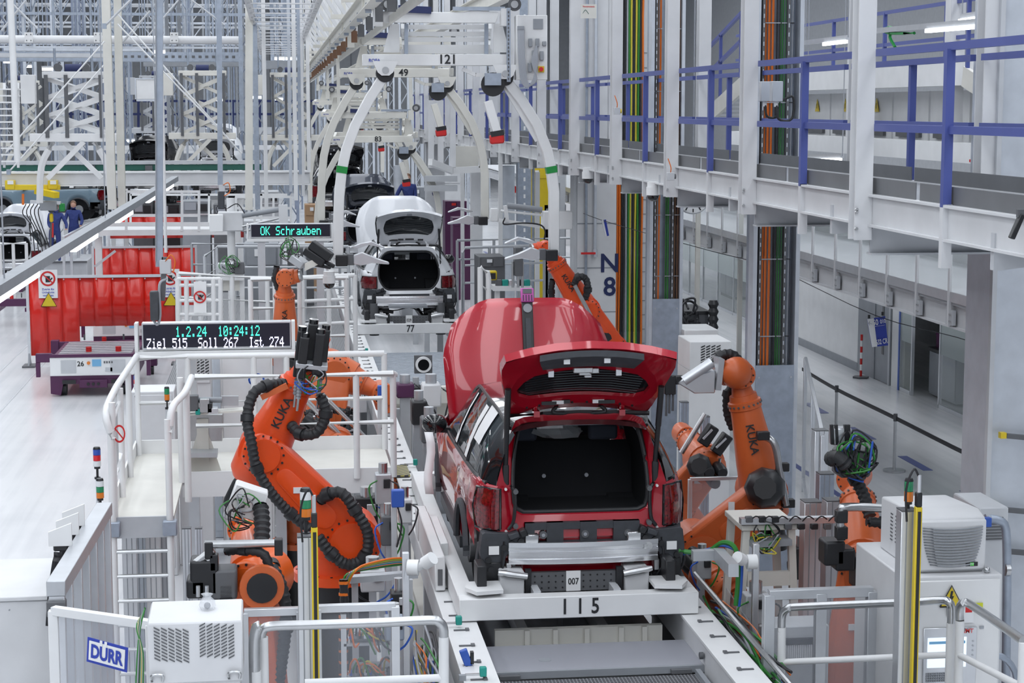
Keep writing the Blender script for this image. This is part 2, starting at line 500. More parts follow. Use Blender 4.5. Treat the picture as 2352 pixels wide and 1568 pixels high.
MB().bb(WX - .63, WX + .28, 34.14, 34.21, 2.58, 2.62).bb(WX - .63, WX + .28, 34.14, 34.21, 2.95, 2.98).build('frame', 'alu', t)
MB().prism([(-.1, 0), (0, .08), (0, .03), (.1, .03), (.1, -.03), (0, -.03), (0, -.08)], (WX - .3, 34.145, 2.78), (1, 0, 0), (0, 0, 1), -.004).box((WX + .05, 34.14, 2.78), (.1, .006, .2)).build('pictogram', 'sign_white', t)
t = thing('poster', 'red notice poster on the glass meeting box', 'poster', (WX - .03, 32.1, 1.6))
MB().bb(WX - .03, WX - .02, 32.35, 32.75, 1.5, 2.0).build('sheet', 'red', t)
MB().bb(WX - .034, WX - .03, 32.4, 32.7, 1.55, 1.7).build('caption', 'paper', t)
t = thing('folded_banner', 'red and grey furled banner stand inside the glass box', 'banner', (WX + .3, 32.9, 0))
MB().axial((WX + .3, 32.95, .75), (WX + .3, 32.95, 1.75), ((0, .16), (.5, .13), (1, .05)), 8).build('cloth', 'red', t)
MB().cyl((WX + .3, 32.95, 0), (WX + .3, 32.95, 1.8), .015).build('pole', 'c_grey', t)
MB().cyl((WX + .3, 32.95, 0), (WX + .3, 32.95, .03), .2).build('base', 'c_grey', t)
# ------------------------------------------------------------------ gallery with glass balustrade
ga = thing('gallery', 'white steel gallery with glass balustrade over the office aisle', 'gallery', (GX, 14, GZ))
MB().bb(GX, GX + 2.0, 14, 75, GZ - .06, GZ).build('deck', 'lgrey', ga)
struct(MB().bb(WX, WX + 3.3, 30, 62, GZ - .02, GZ + .06).build('ceiling_office', 'lgrey'))
MB().ibeam((GX + .06, 14, GZ - .17), (GX + .06, 75, GZ - .17), .12, .34).build('edge_beam', 'offwhite', ga)
for k in range(16):
 y = 15.5 + k * 3.6
 MB().ibeam((GX + .1, y, GZ - .2), (WX, y, GZ - .2), .1, .26).build('joist', 'lgrey', ga)
yk = 14.4
pane_src = None
k = 0
while yk < 62:
 pst = MB().bb(GX - .035, GX - .005, yk - .03, yk + .03, GZ - .32, GZ + 1.18).build('baluster', 'offwhite', ga)
 MB().bb(GX - .03, GX + .02, yk - .13, yk + .07, GZ - .3, GZ - .12).build('bracket', 'lgrey', ga)
 b = MB()
 for dz in (.17, .25):
  for dy in (-.10, -.06): b.cyl((GX - .045, yk + dy, GZ - dz), (GX - .03, yk + dy, GZ - dz), .012, n=6)
 b.build('bolt', 'steel', pst)
 MB().bb(GX - .022, GX - .012, yk + .06, yk + 1.09, GZ + .1, GZ + 1.08).build('glass_pane', 'glass_clear', ga)
 MB().bb(GX - .03, GX - .008, yk + .04, yk + 1.1, GZ - .02, GZ + .1).build('toe_board', 'alu', ga)
 yk += 1.15; k += 1
MB().cyl((GX - .02, 14, GZ + 1.22), (GX - .02, 62, GZ + 1.22), .025).build('handrail', 'steel', ga)
# ------------------------------------------------------------------ overhead walkway with blue rails
KX0, KX1, KZ = 4.6, 5.85, 5.12
wk = thing('overhead_walkway', 'elevated white steel walkway with blue handrails beside the line', 'walkway', (KX0, 10, KZ))
MB().bb(KX0 + .05, KX1 - .05, 9.5, 62, KZ - .05, KZ).build('deck', 'mgrey', wk)
for x in (KX0, KX1):
 MB().ibeam((x, 9.5, KZ - .11), (x, 62, KZ - .11), .09, .25).build('edge_beam', 'offwhite', wk)
 xo = x + (.03 if x == KX0 else -.03)
 y = 9.6
 while y < 60:
  MB().bb(xo - .006, xo + .006, y, y + 3.4, KZ, KZ + .14).build('toe_board', 'toe', wk)
  y += 3.5
PYS = [10.52 + 3.53 * k for k in range(15)]
for y in PYS:
 MB().ibeam((KX0 - .08, y, KZ - .34), (KX0 - .08, y, 14.5), .14, .16, up=(0, 1, 0), t=.014).build('hanger_post', 'offwhite', wk)
 if abs(y - 21.1) > .1 and abs(y - 28.2) > .2: MB().ibeam((KX1 + .1, y + 1.05, KZ - .2), (KX1 + .1, y + 1.05, 14.5), .17, .19, up=(0, 1, 0), t=.014).build('hanger_post', 'offwhite', wk)
 for x in (KX0 - .19, KX1 + .21):
  b = MB()
  for dz in (-.02, -.15, .0):
   b.cyl((x + .05, y - .11, KZ - .1 + dz), (x + .05, y - .09, KZ - .1 + dz), .014, n=6)
  b.build('bolt', 'steel', wk)
 MB().ibeam((KX0, y, KZ - .35), (KX1 + .05, y, KZ - .35), .14, .22).build('cross_beam', 'lgrey', wk)
 y2 = y + 1.83
 MB().prism([(0, 0), (1.3, 0), (1.3, -.1), (.05, -.24), (0, -.24)], (KX0 - .02, y2 - .9, KZ - .12), (1, 0, 0), (0, 0, 1), -.06).build('gusset', 'lgrey', wk)
 MB().bb(KX0 - .05, KX0 + .02, y2 - .03, y2 + .03, KZ - .42, KZ + .02).build('post_foot', 'offwhite', wk)
 MB().bar((KX0 - .02, y2, KZ), (KX0 - .02, y2, KZ + 1.08), .06).build('rail_post', 'blue_rail', wk)
 MB().bar((KX1 + .02, y2 + .9, KZ), (KX1 + .02, y2 + .9, KZ + 1.08), .06).build('rail_post', 'blue_rail', wk)
 for x, oy in ((KX0, 0), (KX1, 1.05)):
  for z, h in ((KZ + 1.1, .055), (KZ + .53, .055)):
   MB().bar((x, y + oy + .12, z), (x, y + oy + 3.53 - .12, z), .05, h).build('handrail' if z > KZ + 1 else 'mid_rail', 'blue_rail', wk)
# devices bolted to the walkway
def dome_camera(p, label):
 t = thing('dome_camera', label, 'camera', p)
 p = Vector(p)
 MB().cyl(p + V(0, 0, .10), p + V(0, 0, .16), .075, n=16).build('mount', 'sign_white', t)
 MB().cyl(p + V(0, 0, .0), p + V(0, 0, .10), .085, n=16).build('housing', 'sign_white', t)
 MB().ball(p, .078, 14, 10).build('dome', 'gloss_black', t)
 return t
dome_camera(pX(1500, 448, KX0 - .05), 'white dome camera with black glass under the walkway')
dome_camera(pX(1350, 410, KX0 - .05), 'dark dome camera under the walkway beside the concrete column')
t = thing('junction_box', 'pair of grey junction boxes with black cable loops on the walkway rail', 'box', pX(1775, 215, KX0 + .3))
for px in (1757, 1783):
 p = pX(px, 210, KX0 + .3)
 bx = MB().box(p, (.11, .10, .20)).build('enclosure', 'lgrey', t, .006)
 MB().box(p + V(0, -.052, 0), (.10, .01, .19)).build('cover', 'galv_light', bx)
 MB().cyl(p + V(0, 0, -.15), p + V(0, 0, -.10), .022, n=10).build('gland', 'sign_white', bx)
p = pX(1757, 235, KX0 + .3); q = pX(1783, 235, KX0 + .3)
MB().tube([p, p + V(.02, -.02, -.14), p + V(.12, -.03, -.14), q + V(.0, 0, -.02)], .012, 8, 5).tube([q, q + V(.02, -.02, -.16), q + V(.16, 0, -.16), q + V(.17, 0, .05), q + V(.06, 0, .02)], .013, 8, 5).build('cable_loop', 'rubber', t)
t = thing('junction_box', 'grey box with yellow sticker and black hoses behind the walkway rail', 'box', pX(1497, 265, KX1))
p = pX(1497, 270, KX1)
MB().box(p, (.17, .12, .2)).build('enclosure', 'lgrey', t, .006)
MB().box(p + V(-.05, -.062, 0), (.03, .004, .1)).build('sticker', 'yellow', t)
MB().tube([p + V(-.05, 0, .1), p + V(-.06, 0, .25), p + V(.1, 0, .28), p + V(.12, 0, .1)], .018, 8, 5).tube([p + V(-.01, 0, .1), p + V(.0, 0, .2), p + V(.15, 0, .25), p + V(.17, 0, -.05)], .018, 8, 5).build('hose', 'rubber', t)
t = thing('hall_clock', 'round white wall clock with black hour marks under the walkway', 'clock', pX(1592, 470, 6.6))
p = pX(1592, 452, 6.6)
MB().cyl(p + V(0, .06, 0), p, .28, n=32).build('case', 'lgrey', t)
MB().cyl(p + V(0, .03, .2), V(p.x, p.y + .03, 14.5), .012, n=6).build('rod', 'c_grey', t)
MB().cyl(p, p + V(0, -.012, 0), .26, n=32).build('dial', 'sign_white', t)
for k in range(12):
 a = k * PI / 6; e = V(math.sin(a), 0, math.cos(a))
 MB().bar(p + V(0, -.016, 0) + e * .19, p + V(0, -.016, 0) + e * .245, .018, .006, up=(0, 1, 0)).build('hour_mark', 'black', t)
MB().bar(p + V(0, -.02, 0), p + V(-.10, -.02, .08), .014, .006, up=(0, 1, 0)).bar(p + V(0, -.02, 0), p + V(.12, -.02, -.17), .01, .006, up=(0, 1, 0)).build('hands', 'black', t)
t = thing('cable_tray', 'perforated galvanised tray piece hung under the walkway by the clock', 'tray', pX(1620, 462, 5.2))
p, q = pX(1578, 446, 5.2), pX(1668, 466, 5.2)
q.y = p.y; 
MB().bar(p, q, .05, .07).build('channel', 'galv_light', t)
for k in range(12):
 c = p.lerp(q, (k + .5) / 12)
 MB().box(c + V(0, -.027, -.008), (.014, .004, .02)).build('slot', 'black', t)
t = thing('floodlight', 'black bracketed sensor lamp clamped to the walkway edge beam', 'lamp', pX(2335, 520, KX0 - .1))
p = pX(2335, 520, KX0 - .12)
MB().box(p, (.03, .05, .16), Matrix.Rotation(.4, 3, 'Y')).build('head', 'black', t, .004)
MB().box(p + V(.06, 0, .08), (.12, .03, .05)).build('bracket', 'dgrey', t)
for px, py, lab in ((1540, 405, 'grey sensor box with orange cable on the walkway post beside the cable trays'), (1417, 255, 'small grey switch box with yellow knob on a walkway hanger post')):
 t = thing('sensor_box', lab, 'sensor', pX(px, py, KX0 - .2))
 p = pX(px, py, KX0 - .2)
 MB().box(p, (.08, .07, .09)).build('body', 'lgrey', t, .004)
 MB().tube([p + V(0, 0, .04), p + V(.0, -.02, .1), p + V(-.03, 0, .2)], .006, 6, 4).build('cable', 'c_orange', t)
 MB().cyl(p + V(.04, 0, 0), p + V(.06, 0, 0), .03, n=10).build('knob', 'yellow' if px < 1500 else 'dgrey', t)
# ------------------------------------------------------------------ cable columns on the right
def cable_column(px0, px1, Y, ycover, label, bundles, full=True):
 a = pY(px0, 300, Y); b = pY(px1, 300, Y)
 zc = pY((px0 + px1) / 2, ycover, Y).z
 t = thing('cable_column', label, 'column', ((a.x + b.x) / 2, Y + .25, 0))
 w = b.x - a.x
 MB().bb(a.x, b.x, Y + .22, Y + .34, 0, 14.5).build('column_web', 'galv', t)
 for x0, x1 in ((a.x, a.x + .05), (b.x - .05, b.x)):
  MB().bb(x0, x1, Y, Y + .22, 0, 12).build('side_channel', 'galv_light', t)
 MB().bb(a.x + .05, b.x - .05, Y - .012, Y, 0, zc).build('cover_plate', 'galv', t)
 bo = MB()
 for zz in (.6, zc * .5, zc - .15):
  for xx in (a.x + .09, b.x - .09): bo.cyl((xx, Y - .02, zz), (xx, Y - .012, zz), .012, n=6)
 bo.build('screw', 'steel', t)
 for x0f, x1f, m, n, nm in bundles:
  xa, xb = a.x + w * x0f, a.x + w * x1f
  for k in range(n):
   r = (xb - xa) / n / 2
   xc = xa + r + 2 * r * k
   yy = Y + .10 + .03 * math.sin(k * 2.1)
   pts = [(xc + RND.uniform(-.3, .3) * r, yy + RND.uniform(-.01, .01), z) for z in (zc - .02, 2.5, 4.0, 5.5, 7, 9, 12) if z >= zc - .02]
   MB().tube(pts, r * 1.02, 6).build(nm, m, t)
  zz = zc + .35
  while zz < 9:
   MB().bar((xa - .01, Y + .06, zz), (xb + .01, Y + .06, zz), .012, .012).build('cable_tie', 'c_grey' if m != 'c_grey' else 'c_black', t)
   zz += .95
 for fx in (.13, .66):
  x = a.x + w * fx
  pl = MB().bb(x, x + .03, Y + .02, Y + .1, zc, 12).build('perforated_strip', 'dgrey', t)
  s0 = None
  z = zc + .05
  while z < 8:
   if s0 is None:
    s0 = MB().box((x + .015, Y + .017, z), (.012, .006, .05)).build('slot', 'galv_light', pl); z0 = z
   else:
    c = s0.copy(); COL.objects.link(c); c.parent = pl; c.location = (0, 0, z - z0)
   z += .11
 return t
B1 = [(.22, .42, 'c_orange', 8, 'orange_cable'), (.45, .53, 'c_black', 3, 'black_cable'), (.54, .64, 'c_green', 6, 'green_cable'), (.72, .80, 'c_grey', 3, 'grey_cable')]
cable_column(1735, 1843, 22.0, 838, 'tall galvanised cable column with orange and green bundles beside the upright orange robot', B1)
B2 = [(.06, .26, 'c_brown', 5, 'brown_cable'), (.28, .34, 'c_orange', 2, 'orange_cable'), (.50, .62, 'c_green', 5, 'green_cable'), (.66, .74, 'c_black', 3, 'black_cable'), (.76, .9, 'c_brown', 4, 'brown_cable')]
cable_column(1495, 1572, 28.2, 686, 'galvanised cable column with brown and green cables behind the red car', B2)
# concrete column N8
Y8 = 35.0
a = pY(1327, 300, Y8); b = pY(1417, 300, Y8)
t = thing('concrete_column', 'pale concrete column marked with big blue N and 8', 'column', ((a.x + b.x) / 2, Y8 + .35, 0))
MB().bb(a.x, b.x, Y8, Y8 + .7, 0, 14.5).build('shaft', 'offwhite', t)
MB().bb(a.x - .06, a.x, Y8 + .02, Y8 + .5, 0, 14).build('side_casing', 'lgrey', t)
for z in (1.9, 2.75, 3.6, 4.5):
 MB().bb(a.x, b.x, Y8 - .006, Y8, z, z + .02).build('joint', 'mgrey', t)
p = pY(1400, 606, Y8); text('marking', 'N', 'navy', t, p + V(0, -.01, 0), (1, 0, 0), (0, 0, 1), .50)
p = pY(1400, 660, Y8); text('marking', '8', 'navy', t, p + V(0, -.01, 0), (1, 0, 0), (0, 0, 1), .50)
t = thing('riser_pipe', 'thin grey riser pipe with red valve lever on the concrete column', 'pipe', (a.x + .35, Y8 - .1, 0))
MB().cyl((a.x + .33, Y8 - .08, 3.1), (a.x + .33, Y8 - .08, 12), .03).build('pipe', 'galv_light', t)
MB().cyl((a.x + .16, Y8 - .06, 0), (a.x + .16, Y8 - .06, 12), .025).build('pipe', 'galv', t)
MB().cyl((a.x + .33, Y8 - .08, 2.98), (a.x + .33, Y8 - .08, 3.12), .05).build('valve', 'galv_light', t)
MB().bar((a.x + .33, Y8 - .14, 3.05), (a.x + .05, Y8 - .14, 3.05), .03, .04).build('lever', 'red', t)
a2 = pY(1419, 300, Y8); b2 = pY(1482, 300, Y8)
t = thing('cable_riser', 'bundle of orange yellow and black cables beside the marked column', 'cables', ((a2.x + b2.x) / 2, Y8 + .2, 0))
MB().bb(a2.x, b2.x, Y8 + .2, Y8 + .25, 0, 12).build('tray', 'lgrey', t)
for k, m in enumerate(('c_orange', 'c_orange', 'c_black', 'c_black', 'c_grey', 'c_green', 'c_yellow', 'c_black', 'c_yellow', 'c_green', 'c_black', 'c_orange')):
 x = a2.x + (b2.x - a2.x) * (k + .5) / 12
 MB().tube([(x + RND.uniform(-.012, .012), Y8 + .15, z) for z in (0, 1.5, 3, 4.5, 6, 7.5, 9, 12)], .021, 6).build('cable', m, t)
# wall panel right of it
t = tag(MB().bb(b2.x + .02, b2.x + .45, Y8 + .3, Y8 + .4, 0, 12).build('ribbed_panel', 'offwhite'), 'pale ribbed panel with thin joints behind the cable columns', 'panel')
for k in range(24):
 MB().bb(b2.x + .02, b2.x + .45, Y8 + .29, Y8 + .3, .4 + k * .28, .415 + k * .28).build('rib', 'mgrey', t)
# rightmost column face
t = thing('steel_column', 'broad pale galvanised steel column beside the electrical cabinet', 'column', (6.3, 15.3, 0))
MB().bb(6.0, 6.75, 15.0, 15.6, 0, 12).build('shaft', 'galv_light', t)
MB().bb(5.98, 6.02, 14.96, 15.02, 0, 12).build('edge_strip', 'lgrey', t)
for py in (1000, 1170, 1265):
 p = pY(2318, py, 14.9)
 MB().bar(p + V(-.03, 0, 0), p + V(.5, 0, -.06), .05, .04).build('bracket_arm', 'dgrey', t)
 MB().box(p + V(-.06, 0, .005), (.05, .06, .05)).build('end_cap', 'yellow', t)
# barrier tape posts in the aisle
posts = []
for px, ytop, ybase in ((1922, 885, 0), (2057, 950, 0), (2218, 1030, 0)):
 Y = {1922: 31.7, 2057: 28.36, 2218: 25.75}[px]
 p = pY(px, ytop, Y)
 t = thing('barrier_post', 'slim steel barrier post ' + {1922: 'at the tape end beside the cable column', 2057: 'midway along the black tape', 2218: 'of the black tape beside the pale steel column'}[px], 'barrier', (p.x, p.y, 0), 'tape barrier posts')
 MB().cyl((p.x, p.y, 0), (p.x, p.y, .03), .18, n=20).build('base', 'steel', t)
 MB().cyl((p.x, p.y, .03), (p.x, p.y, p.z - .02), .026).build('pole', 'steel', t)
 MB().cyl((p.x, p.y, p.z - .12), (p.x, p.y, p.z), .034).build('head', 'dgrey', t)
 posts.append(Vector((p.x, p.y, p.z - .07)))
nxt = pY(2352, 1100, 23.2); prv = pY(1842, 847, 34.6)
t = tag(MB().grid([[p + V(0, 0, z) for p in smooth_pts([prv] + posts + [nxt], 5)] for z in (-.035, .035)]).build('barrier_tape', 'c_black', solid=.004), 'black barrier tape strung between the steel posts', 'tape')
t = thing('warning_post', 'red and white striped warning post on the aisle floor', 'post', pZ(1977, 868, 0))
p = pZ(1977, 868, 0)
MB().cyl(p, p + V(0, 0, .04), .18, n=6).build('foot', 'dgrey', t)
for k in range(7):
 MB().cyl(p + V(0, 0, .04 + k * .13), p + V(0, 0, .17 + k * .13), .028, n=10).build('band', 'red' if k % 2 == 0 else 'sign_white', t)
# hanging direction sign on a wire
P0 = pX(1400, 512, 5.9); P1 = pY(2352, 826, 20.5)
pc = pY(2014, 700, 25)
t = thing('sign_wire', 'thin steel wire stretched across the aisle carrying the sign', 'wire', pY(1700, 604, 27))
MB().tube([pY(1340, 490, 32.2), pY(1387, 507, 31.5), pY(1490, 537, 29.5), pY(1640, 578, 27.5), pY(1780, 617, 26.5), pY(2010, 724, 25), pY(2200, 775, 23), pY(2352, 826, 21.5)], .006, 5, 4).build('strand', 'c_black', t)
t = thing('direction_sign', 'tilted blue and white sign reading 50 010 and 3632 CR', 'sign', pc)
c = [pY(x, y, 25) for x, y in ((1992, 733), (2033, 726), (2040, 793), (2003, 797))]
b = MB(); b.v = [tuple(q) for q in c] + [tuple(q + V(0, .012, 0)) for q in c]
b.f = [(0, 3, 2, 1), (4, 5, 6, 7), (0, 1, 5, 4), (1, 2, 6, 5), (2, 3, 7, 6), (3, 0, 4, 7)]
pn = b.build('panel', 'sign_blue', t)
c2 = [pY(x, y, 24.99) for x, y in ((1992, 733), (2007, 730.5), (2015, 795.5), (2003, 797))]
b = MB(); b.v = [tuple(q) for q in c2]; b.f = [(0, 3, 2, 1)]; b.build('white_edge', 'sign_white', t)
ux = c[1] - c[0]; uy = c[1] - c[2]
text('lettering', '50', 'sign_white', t, pY(2011, 741, 24.98), ux, uy, .115, sx=.7)
text('lettering', '010', 'sign_white', t, pY(2028, 738, 24.98), ux, uy, .08, sx=.7)
text('lettering', '3632 CR', 'sign_white', t, pY(2023, 785, 24.98), ux, uy, .10, sx=.55)
MB().bar(pY(2007, 750, 24.98), pY(2032, 746, 24.98), .006, .003).build('rule', 'sign_white', t)
b = MB()
q0 = pY(1995, 742, 24.97); b.bar(q0, pY(2003, 744, 24.97), .006, .003).bar(q0, pY(1998, 738, 24.97), .006, .003).bar(q0, pY(1998, 747, 24.97), .006, .003)
b.build('arrow', 'navy', t)
for x, y in ((1996, 727), (2027, 720)):
 MB().box(pY(x, y, 25), (.03, .02, .05)).build('clip', 'black', t)
# small sign further along the same wire
t = thing('direction_sign', 'small tilted blue and white sign hung before the concrete column', 'sign', pY(1387, 512, 31.5))
b = MB(); c = [pY(x, y, 31.5) for x, y in ((1381, 506), (1392, 504), (1399, 541), (1391, 543))]
b.v = [tuple(q) for q in c] + [tuple(q + V(0, .012, 0)) for q in c]
b.f = [(0, 3, 2, 1), (4, 5, 6, 7), (0, 1, 5, 4), (1, 2, 6, 5), (2, 3, 7, 6), (3, 0, 4, 7)]
b.build('panel', 'sign_blue', t)
c2 = [pY(x, y, 31.49) for x, y in ((1381, 506), (1386, 505), (1394, 542), (1391, 543))]
b = MB(); b.v = [tuple(q) for q in c2]; b.f = [(0, 3, 2, 1)]; b.build('white_edge', 'sign_white', t)
# ================================================================== ASSEMBLY LINE
STUFF_NAMES = {'bolt', 'screw', 'wiring', 'small_parts'}
_build0 = MB.build
def _build1(s, name, m, parent=None, *a, **k):
 o = _build0(s, name, m, parent, *a, **k)
 if name in STUFF_NAMES: o['kind'] = 'stuff'
 return o
MB.build = _build1
RZ = 1.70                                  # top of the conveyor rails
XL, XR = 1.41, 3.35                        # rail centre lines
XC = (XL + XR) / 2
def rail(x, side, label):
 t = thing('conveyor_rail', label, 'rail', (x, 10, 0))
 MB().bb(x - .13, x + .13, 9, 60, RZ - .02, RZ).build('top_plate', 'white', t)
 MB().bb(x - .11, x - .09, 9, 60, RZ - .30, RZ - .02).bb(x + .09, x + .11, 9, 60, RZ - .30, RZ - .02).bb(x - .09, x + .09, 9, 60, RZ - .3, RZ - .28).build('box_beam', 'offwhite', t)
 src = None
 y = 11.2
 k = 0
 while y < 46:
  if src is None:
   src = MB().box((x - .02 * side, y, RZ + .004), (.115, .022, .010)).box((x + .03 * side, y + .004, RZ + .008), (.03, .05, .014)).build('roller_slot', 'dgrey', t)
  else:
   c = src.copy(); COL.objects.link(c); c.parent = t; c.location = (0, y - 11.2, 0)
  y += .43; k += 1
 y = 10.5
 while y < 46:
  MB().bb(x - .06, x + .06, y - .06, y + .06, 0, RZ - .3).build('support_leg', 'lgrey', t)
  y += 3.5
 for k in range(9):
  y = 11.6 + k * 2.1
  MB().cyl((x + .12 * side, y, RZ - .12), (x + .15 * side, y, RZ - .12), .028, n=10).build('guide_wheel', 'dgrey', t)
 return t
rail(XL, 1, 'long white conveyor rail with dark roller slots on the ladder platform side')
rail(XR, -1, 'long white conveyor rail with dark roller slots on the walkway side')
# deck of the pit between the rails
pit = thing('conveyor_bed', 'grey machine bed and steel decks between the conveyor rails', 'conveyor', (XC, 10, 0))
MB().bb(XL + .12, XR - .12, 9, 20.5, RZ - .5, RZ - .45).build('bed_plate', 'mgrey', pit)
MB().bb(XL + .12, XR - .12, 9, 20.5, .9, .95).build('lower_plate', 'dgrey', pit)
for x in (XL + .62, XR - .62):
 MB().bar((x, 14.7, RZ - .38), (x, 20.5, RZ - .38), .09, .12).build('bed_beam', 'offwhite', pit)
MB().bb(XL + .3, XR - .25, 14.62, 14.68, RZ - .33, RZ - .13).build('cross_plate', 'cream', pit)
for fx in (.2, .38, .58, .8, .95):
 x = XL + .3 + fx * 1.3
 MB().bb(x - .02, x + .02, 14.58, 14.62, RZ - .33, RZ - .13).build('stiffener', 'cream', pit)
MB().bb(XC - .09, XC + .07, 14.85, 15.05, RZ - .40, RZ - .10).build('stop_unit', 'black', pit, .01)
t = thing('cover_plate', 'translucent grey plastic cover lying over the conveyor pit', 'cover', (XC, 14, RZ - .24))
MB().bb(XL + .16, XR - .1, 13.72, 14.42, RZ - .215, RZ - .2).build('sheet', 'acrylic_grey', t, .004)
MB().bb(XL + .16, XR - .1, 13.69, 13.72, RZ - .25, RZ - .195).build('front_lip', 'mgrey', t)
for x in (XL + .22, XR - .38):
 MB().bb(x, x + .16, 13.64, 13.69, RZ - .24, RZ - .21).build('hinge', 'dgrey', t)
MB().cyl((XC - .35, 14.0, RZ - .2), (XC - .35, 14.0, RZ - .198), .05, n=16).build('stain', 'mgrey', t)
t = thing('floor_grating', 'steel mesh grating in front of the plastic pit cover', 'grating', (XC, 11.5, RZ - .3))
MB().bb(XL + .2, XR - .2, 10.3, 13.62, RZ - .26, RZ - .24).build('mesh', 'grating', t)
MB().bb(XL + .16, XL + .2, 10.3, 13.62, RZ - .28, RZ - .2).build('edge', 'mgrey', t)
MB().bb(XR - .2, XR - .16, 10.3, 13.62, RZ - .28, RZ - .2).build('edge', 'mgrey', t)
def skid(Yf, num, plate, L, label, closeup):
 """vehicle carrier: white frame with numbered front beam"""
 t = thing('vehicle_carrier', label, 'carrier', (XC, Yf, RZ))
 x0, x1 = XC - .98, XC + .98
 MB().bb(x0, x1, Yf, Yf + .14, RZ + .01, RZ + .19).build('front_beam', 'white', t, .006)
 for x in (x0, x1 - .14):
  MB().bb(x, x + .14, Yf + .14, Yf + L, RZ + .01, RZ + .19).build('side_beam', 'white', t, .006)
 MB().bb(x0, x1, Yf + L, Yf + L + .14, RZ + .01, RZ + .19).build('rear_beam', 'white', t, .006)
 for i, ch in enumerate(num.split()):
  text('number', ch, 'black', t, (XC + (i - (len(num.split()) - 1) / 2) * .125, Yf - .004, RZ + .10), (1, 0, 0), (0, 0, 1), .18, sx=.8)
 # fixture under the car
 yb = Yf + .36
 for x in (x0 + .62, x1 - .68):
  MB().bb(x, x + .06, Yf + .14, Yf + L, RZ + .12, RZ + .2).build('inner_rail', 'lgrey', t)
 fx = MB().bb(XC - .36, XC + .36, yb, yb + .05, RZ + .14, RZ + .30).build('perforated_plate', 'dgrey', t)
 b = MB()
 for i in range(12):
  for j in range(3):
   b.cyl((XC - .32 + i * .058, yb - .004, RZ + .17 + j * .05), (XC - .32 + i * .058, yb, RZ + .17 + j * .05), .008, n=6)
 b.build('screw', 'black', fx)
 MB().bb(XC - .06, XC + .06, yb - .012, yb - .004, RZ + .14, RZ + .31).build('number_plate', 'sign_white', t)
 if plate: text('plate_number', plate, 'black', t, (XC, yb - .015, RZ + .22), (1, 0, 0), (0, 0, 1), .075, sx=.8)
 MB().bb(XC - .36, XC + .36, yb + .2, yb + .8, RZ + .42, RZ + .46).build('support_plate', 'mgrey', t)
 for s in (-1, 1):
  MB().bb(XC + s * .52 - .1, XC + s * .52 + .1, yb - .1, yb + .12, RZ + .08, RZ + .34).build('lift_block', 'offwhite', t, .01)
  MB().axial((XC + s * .40, yb - .12, RZ + .30), (XC + s * .64, yb - .12, RZ + .34), ((0, .03), (.7, .035), (1, .02)), 10).build('locating_pin', 'steel', t)
  MB().bb(XC + s * .38 - .025, XC + s * .38 + .025, yb - .05, yb, RZ + .12, RZ + .34).build('clamp', 'black', t)
  MB().bb(XC + s * .78 - .04, XC + s * .78 + .04, yb - .2, yb + .05, RZ + .10, RZ + .42).build('stop_block', 'black', t, .008)
  MB().prism([(0, 0), (.22 * s, -.04), (.30 * s, .12), (.26 * s, .3), (0, .3)], (XC + s * .62, yb - .32, RZ + .22), (1, 0, 0), (0, 1, 0), .03).build('outrigger', 'white', t)
  MB().cyl((XC + s * .62, yb + .4, RZ - .1), (XC + s * .62, yb + .4, RZ + .5), .09, n=14).build('lift_cylinder', 'dgrey', t)
  MB().bb(XC + s * .5 - .03, XC + s * .5 + .03, yb + .1, yb + .9, RZ + .30, RZ + .36).build('arm', 'steel', t)
 if closeup:
  MB().bb(x0 - .02, x0 + .05, Yf + 1.5, Yf + 2.6, RZ + .02, RZ + .30).build('sensor_box', 'white', t, .006)
 return t
skid(14.43, '1 1 5', '007', 5.2, 'white vehicle carrier numbered 115 under the red car', True)
skid(33.6, '77', '029', 5.2, 'white vehicle carrier numbered 77 under the white car', False)
# ================================================================== CARS
def lerp_tab(tab, x):
 if x <= tab[0][0]: return tab[0][1]
 for (a, va), (b, vb) in zip(tab, tab[1:]):
  if x <= b:
   q = (x - a) / (b - a); q = q * q * (3 - 2 * q) * .5 + q * .5
   return va + (vb - va) * q
 return tab[-1][1]
def ray_loop(poly, c, n, y=0):
 """sample a closed xz polygon at n angles around c"""
 out = []
 for k in range(n):
  a = 2 * PI * (k + .5) / n; d = (math.cos(a), math.sin(a)); best = None
  for (x0, z0), (x1, z1) in zip(poly, poly[1:] + poly[:1]):
   ex, ez = x1 - x0, z1 - z0
   det = d[0] * -ez + d[1] * ex
   if abs(det) < 1e-9: continue
   rx, rz = x0 - c[0], z0 - c[1]
   s_ = (rx * -ez + rz * ex) / det; u = (d[0] * rz - d[1] * rx) / det
   if s_ > 0 and -1e-6 <= u <= 1 + 1e-6 and (best is None or s_ < best): best = s_
  out.append((c[0] + d[0] * best, c[1] + d[1] * best))
 return out
def rounded(poly, r, k=4):
 out = []; n = len(poly)
 for i in range(n):
  p0, p1, p2 = Vector(poly[i - 1]), Vector(poly[i]), Vector(poly[(i + 1) % n])
  a = p1 + (p0 - p1).normalized() * min(r, (p0 - p1).length * .45)
  b = p1 + (p2 - p1).normalized() * min(r, (p2 - p1).length * .45)
  for j in range(k + 1):
   t = j / k
   out.append(tuple(a * (1 - t) ** 2 + p1 * 2 * t * (1 - t) + b * t * t))
 return out
def mirror_poly(h):
 return [(x, z) for x, z in h] + [(-x, z) for x, z in reversed(h)]
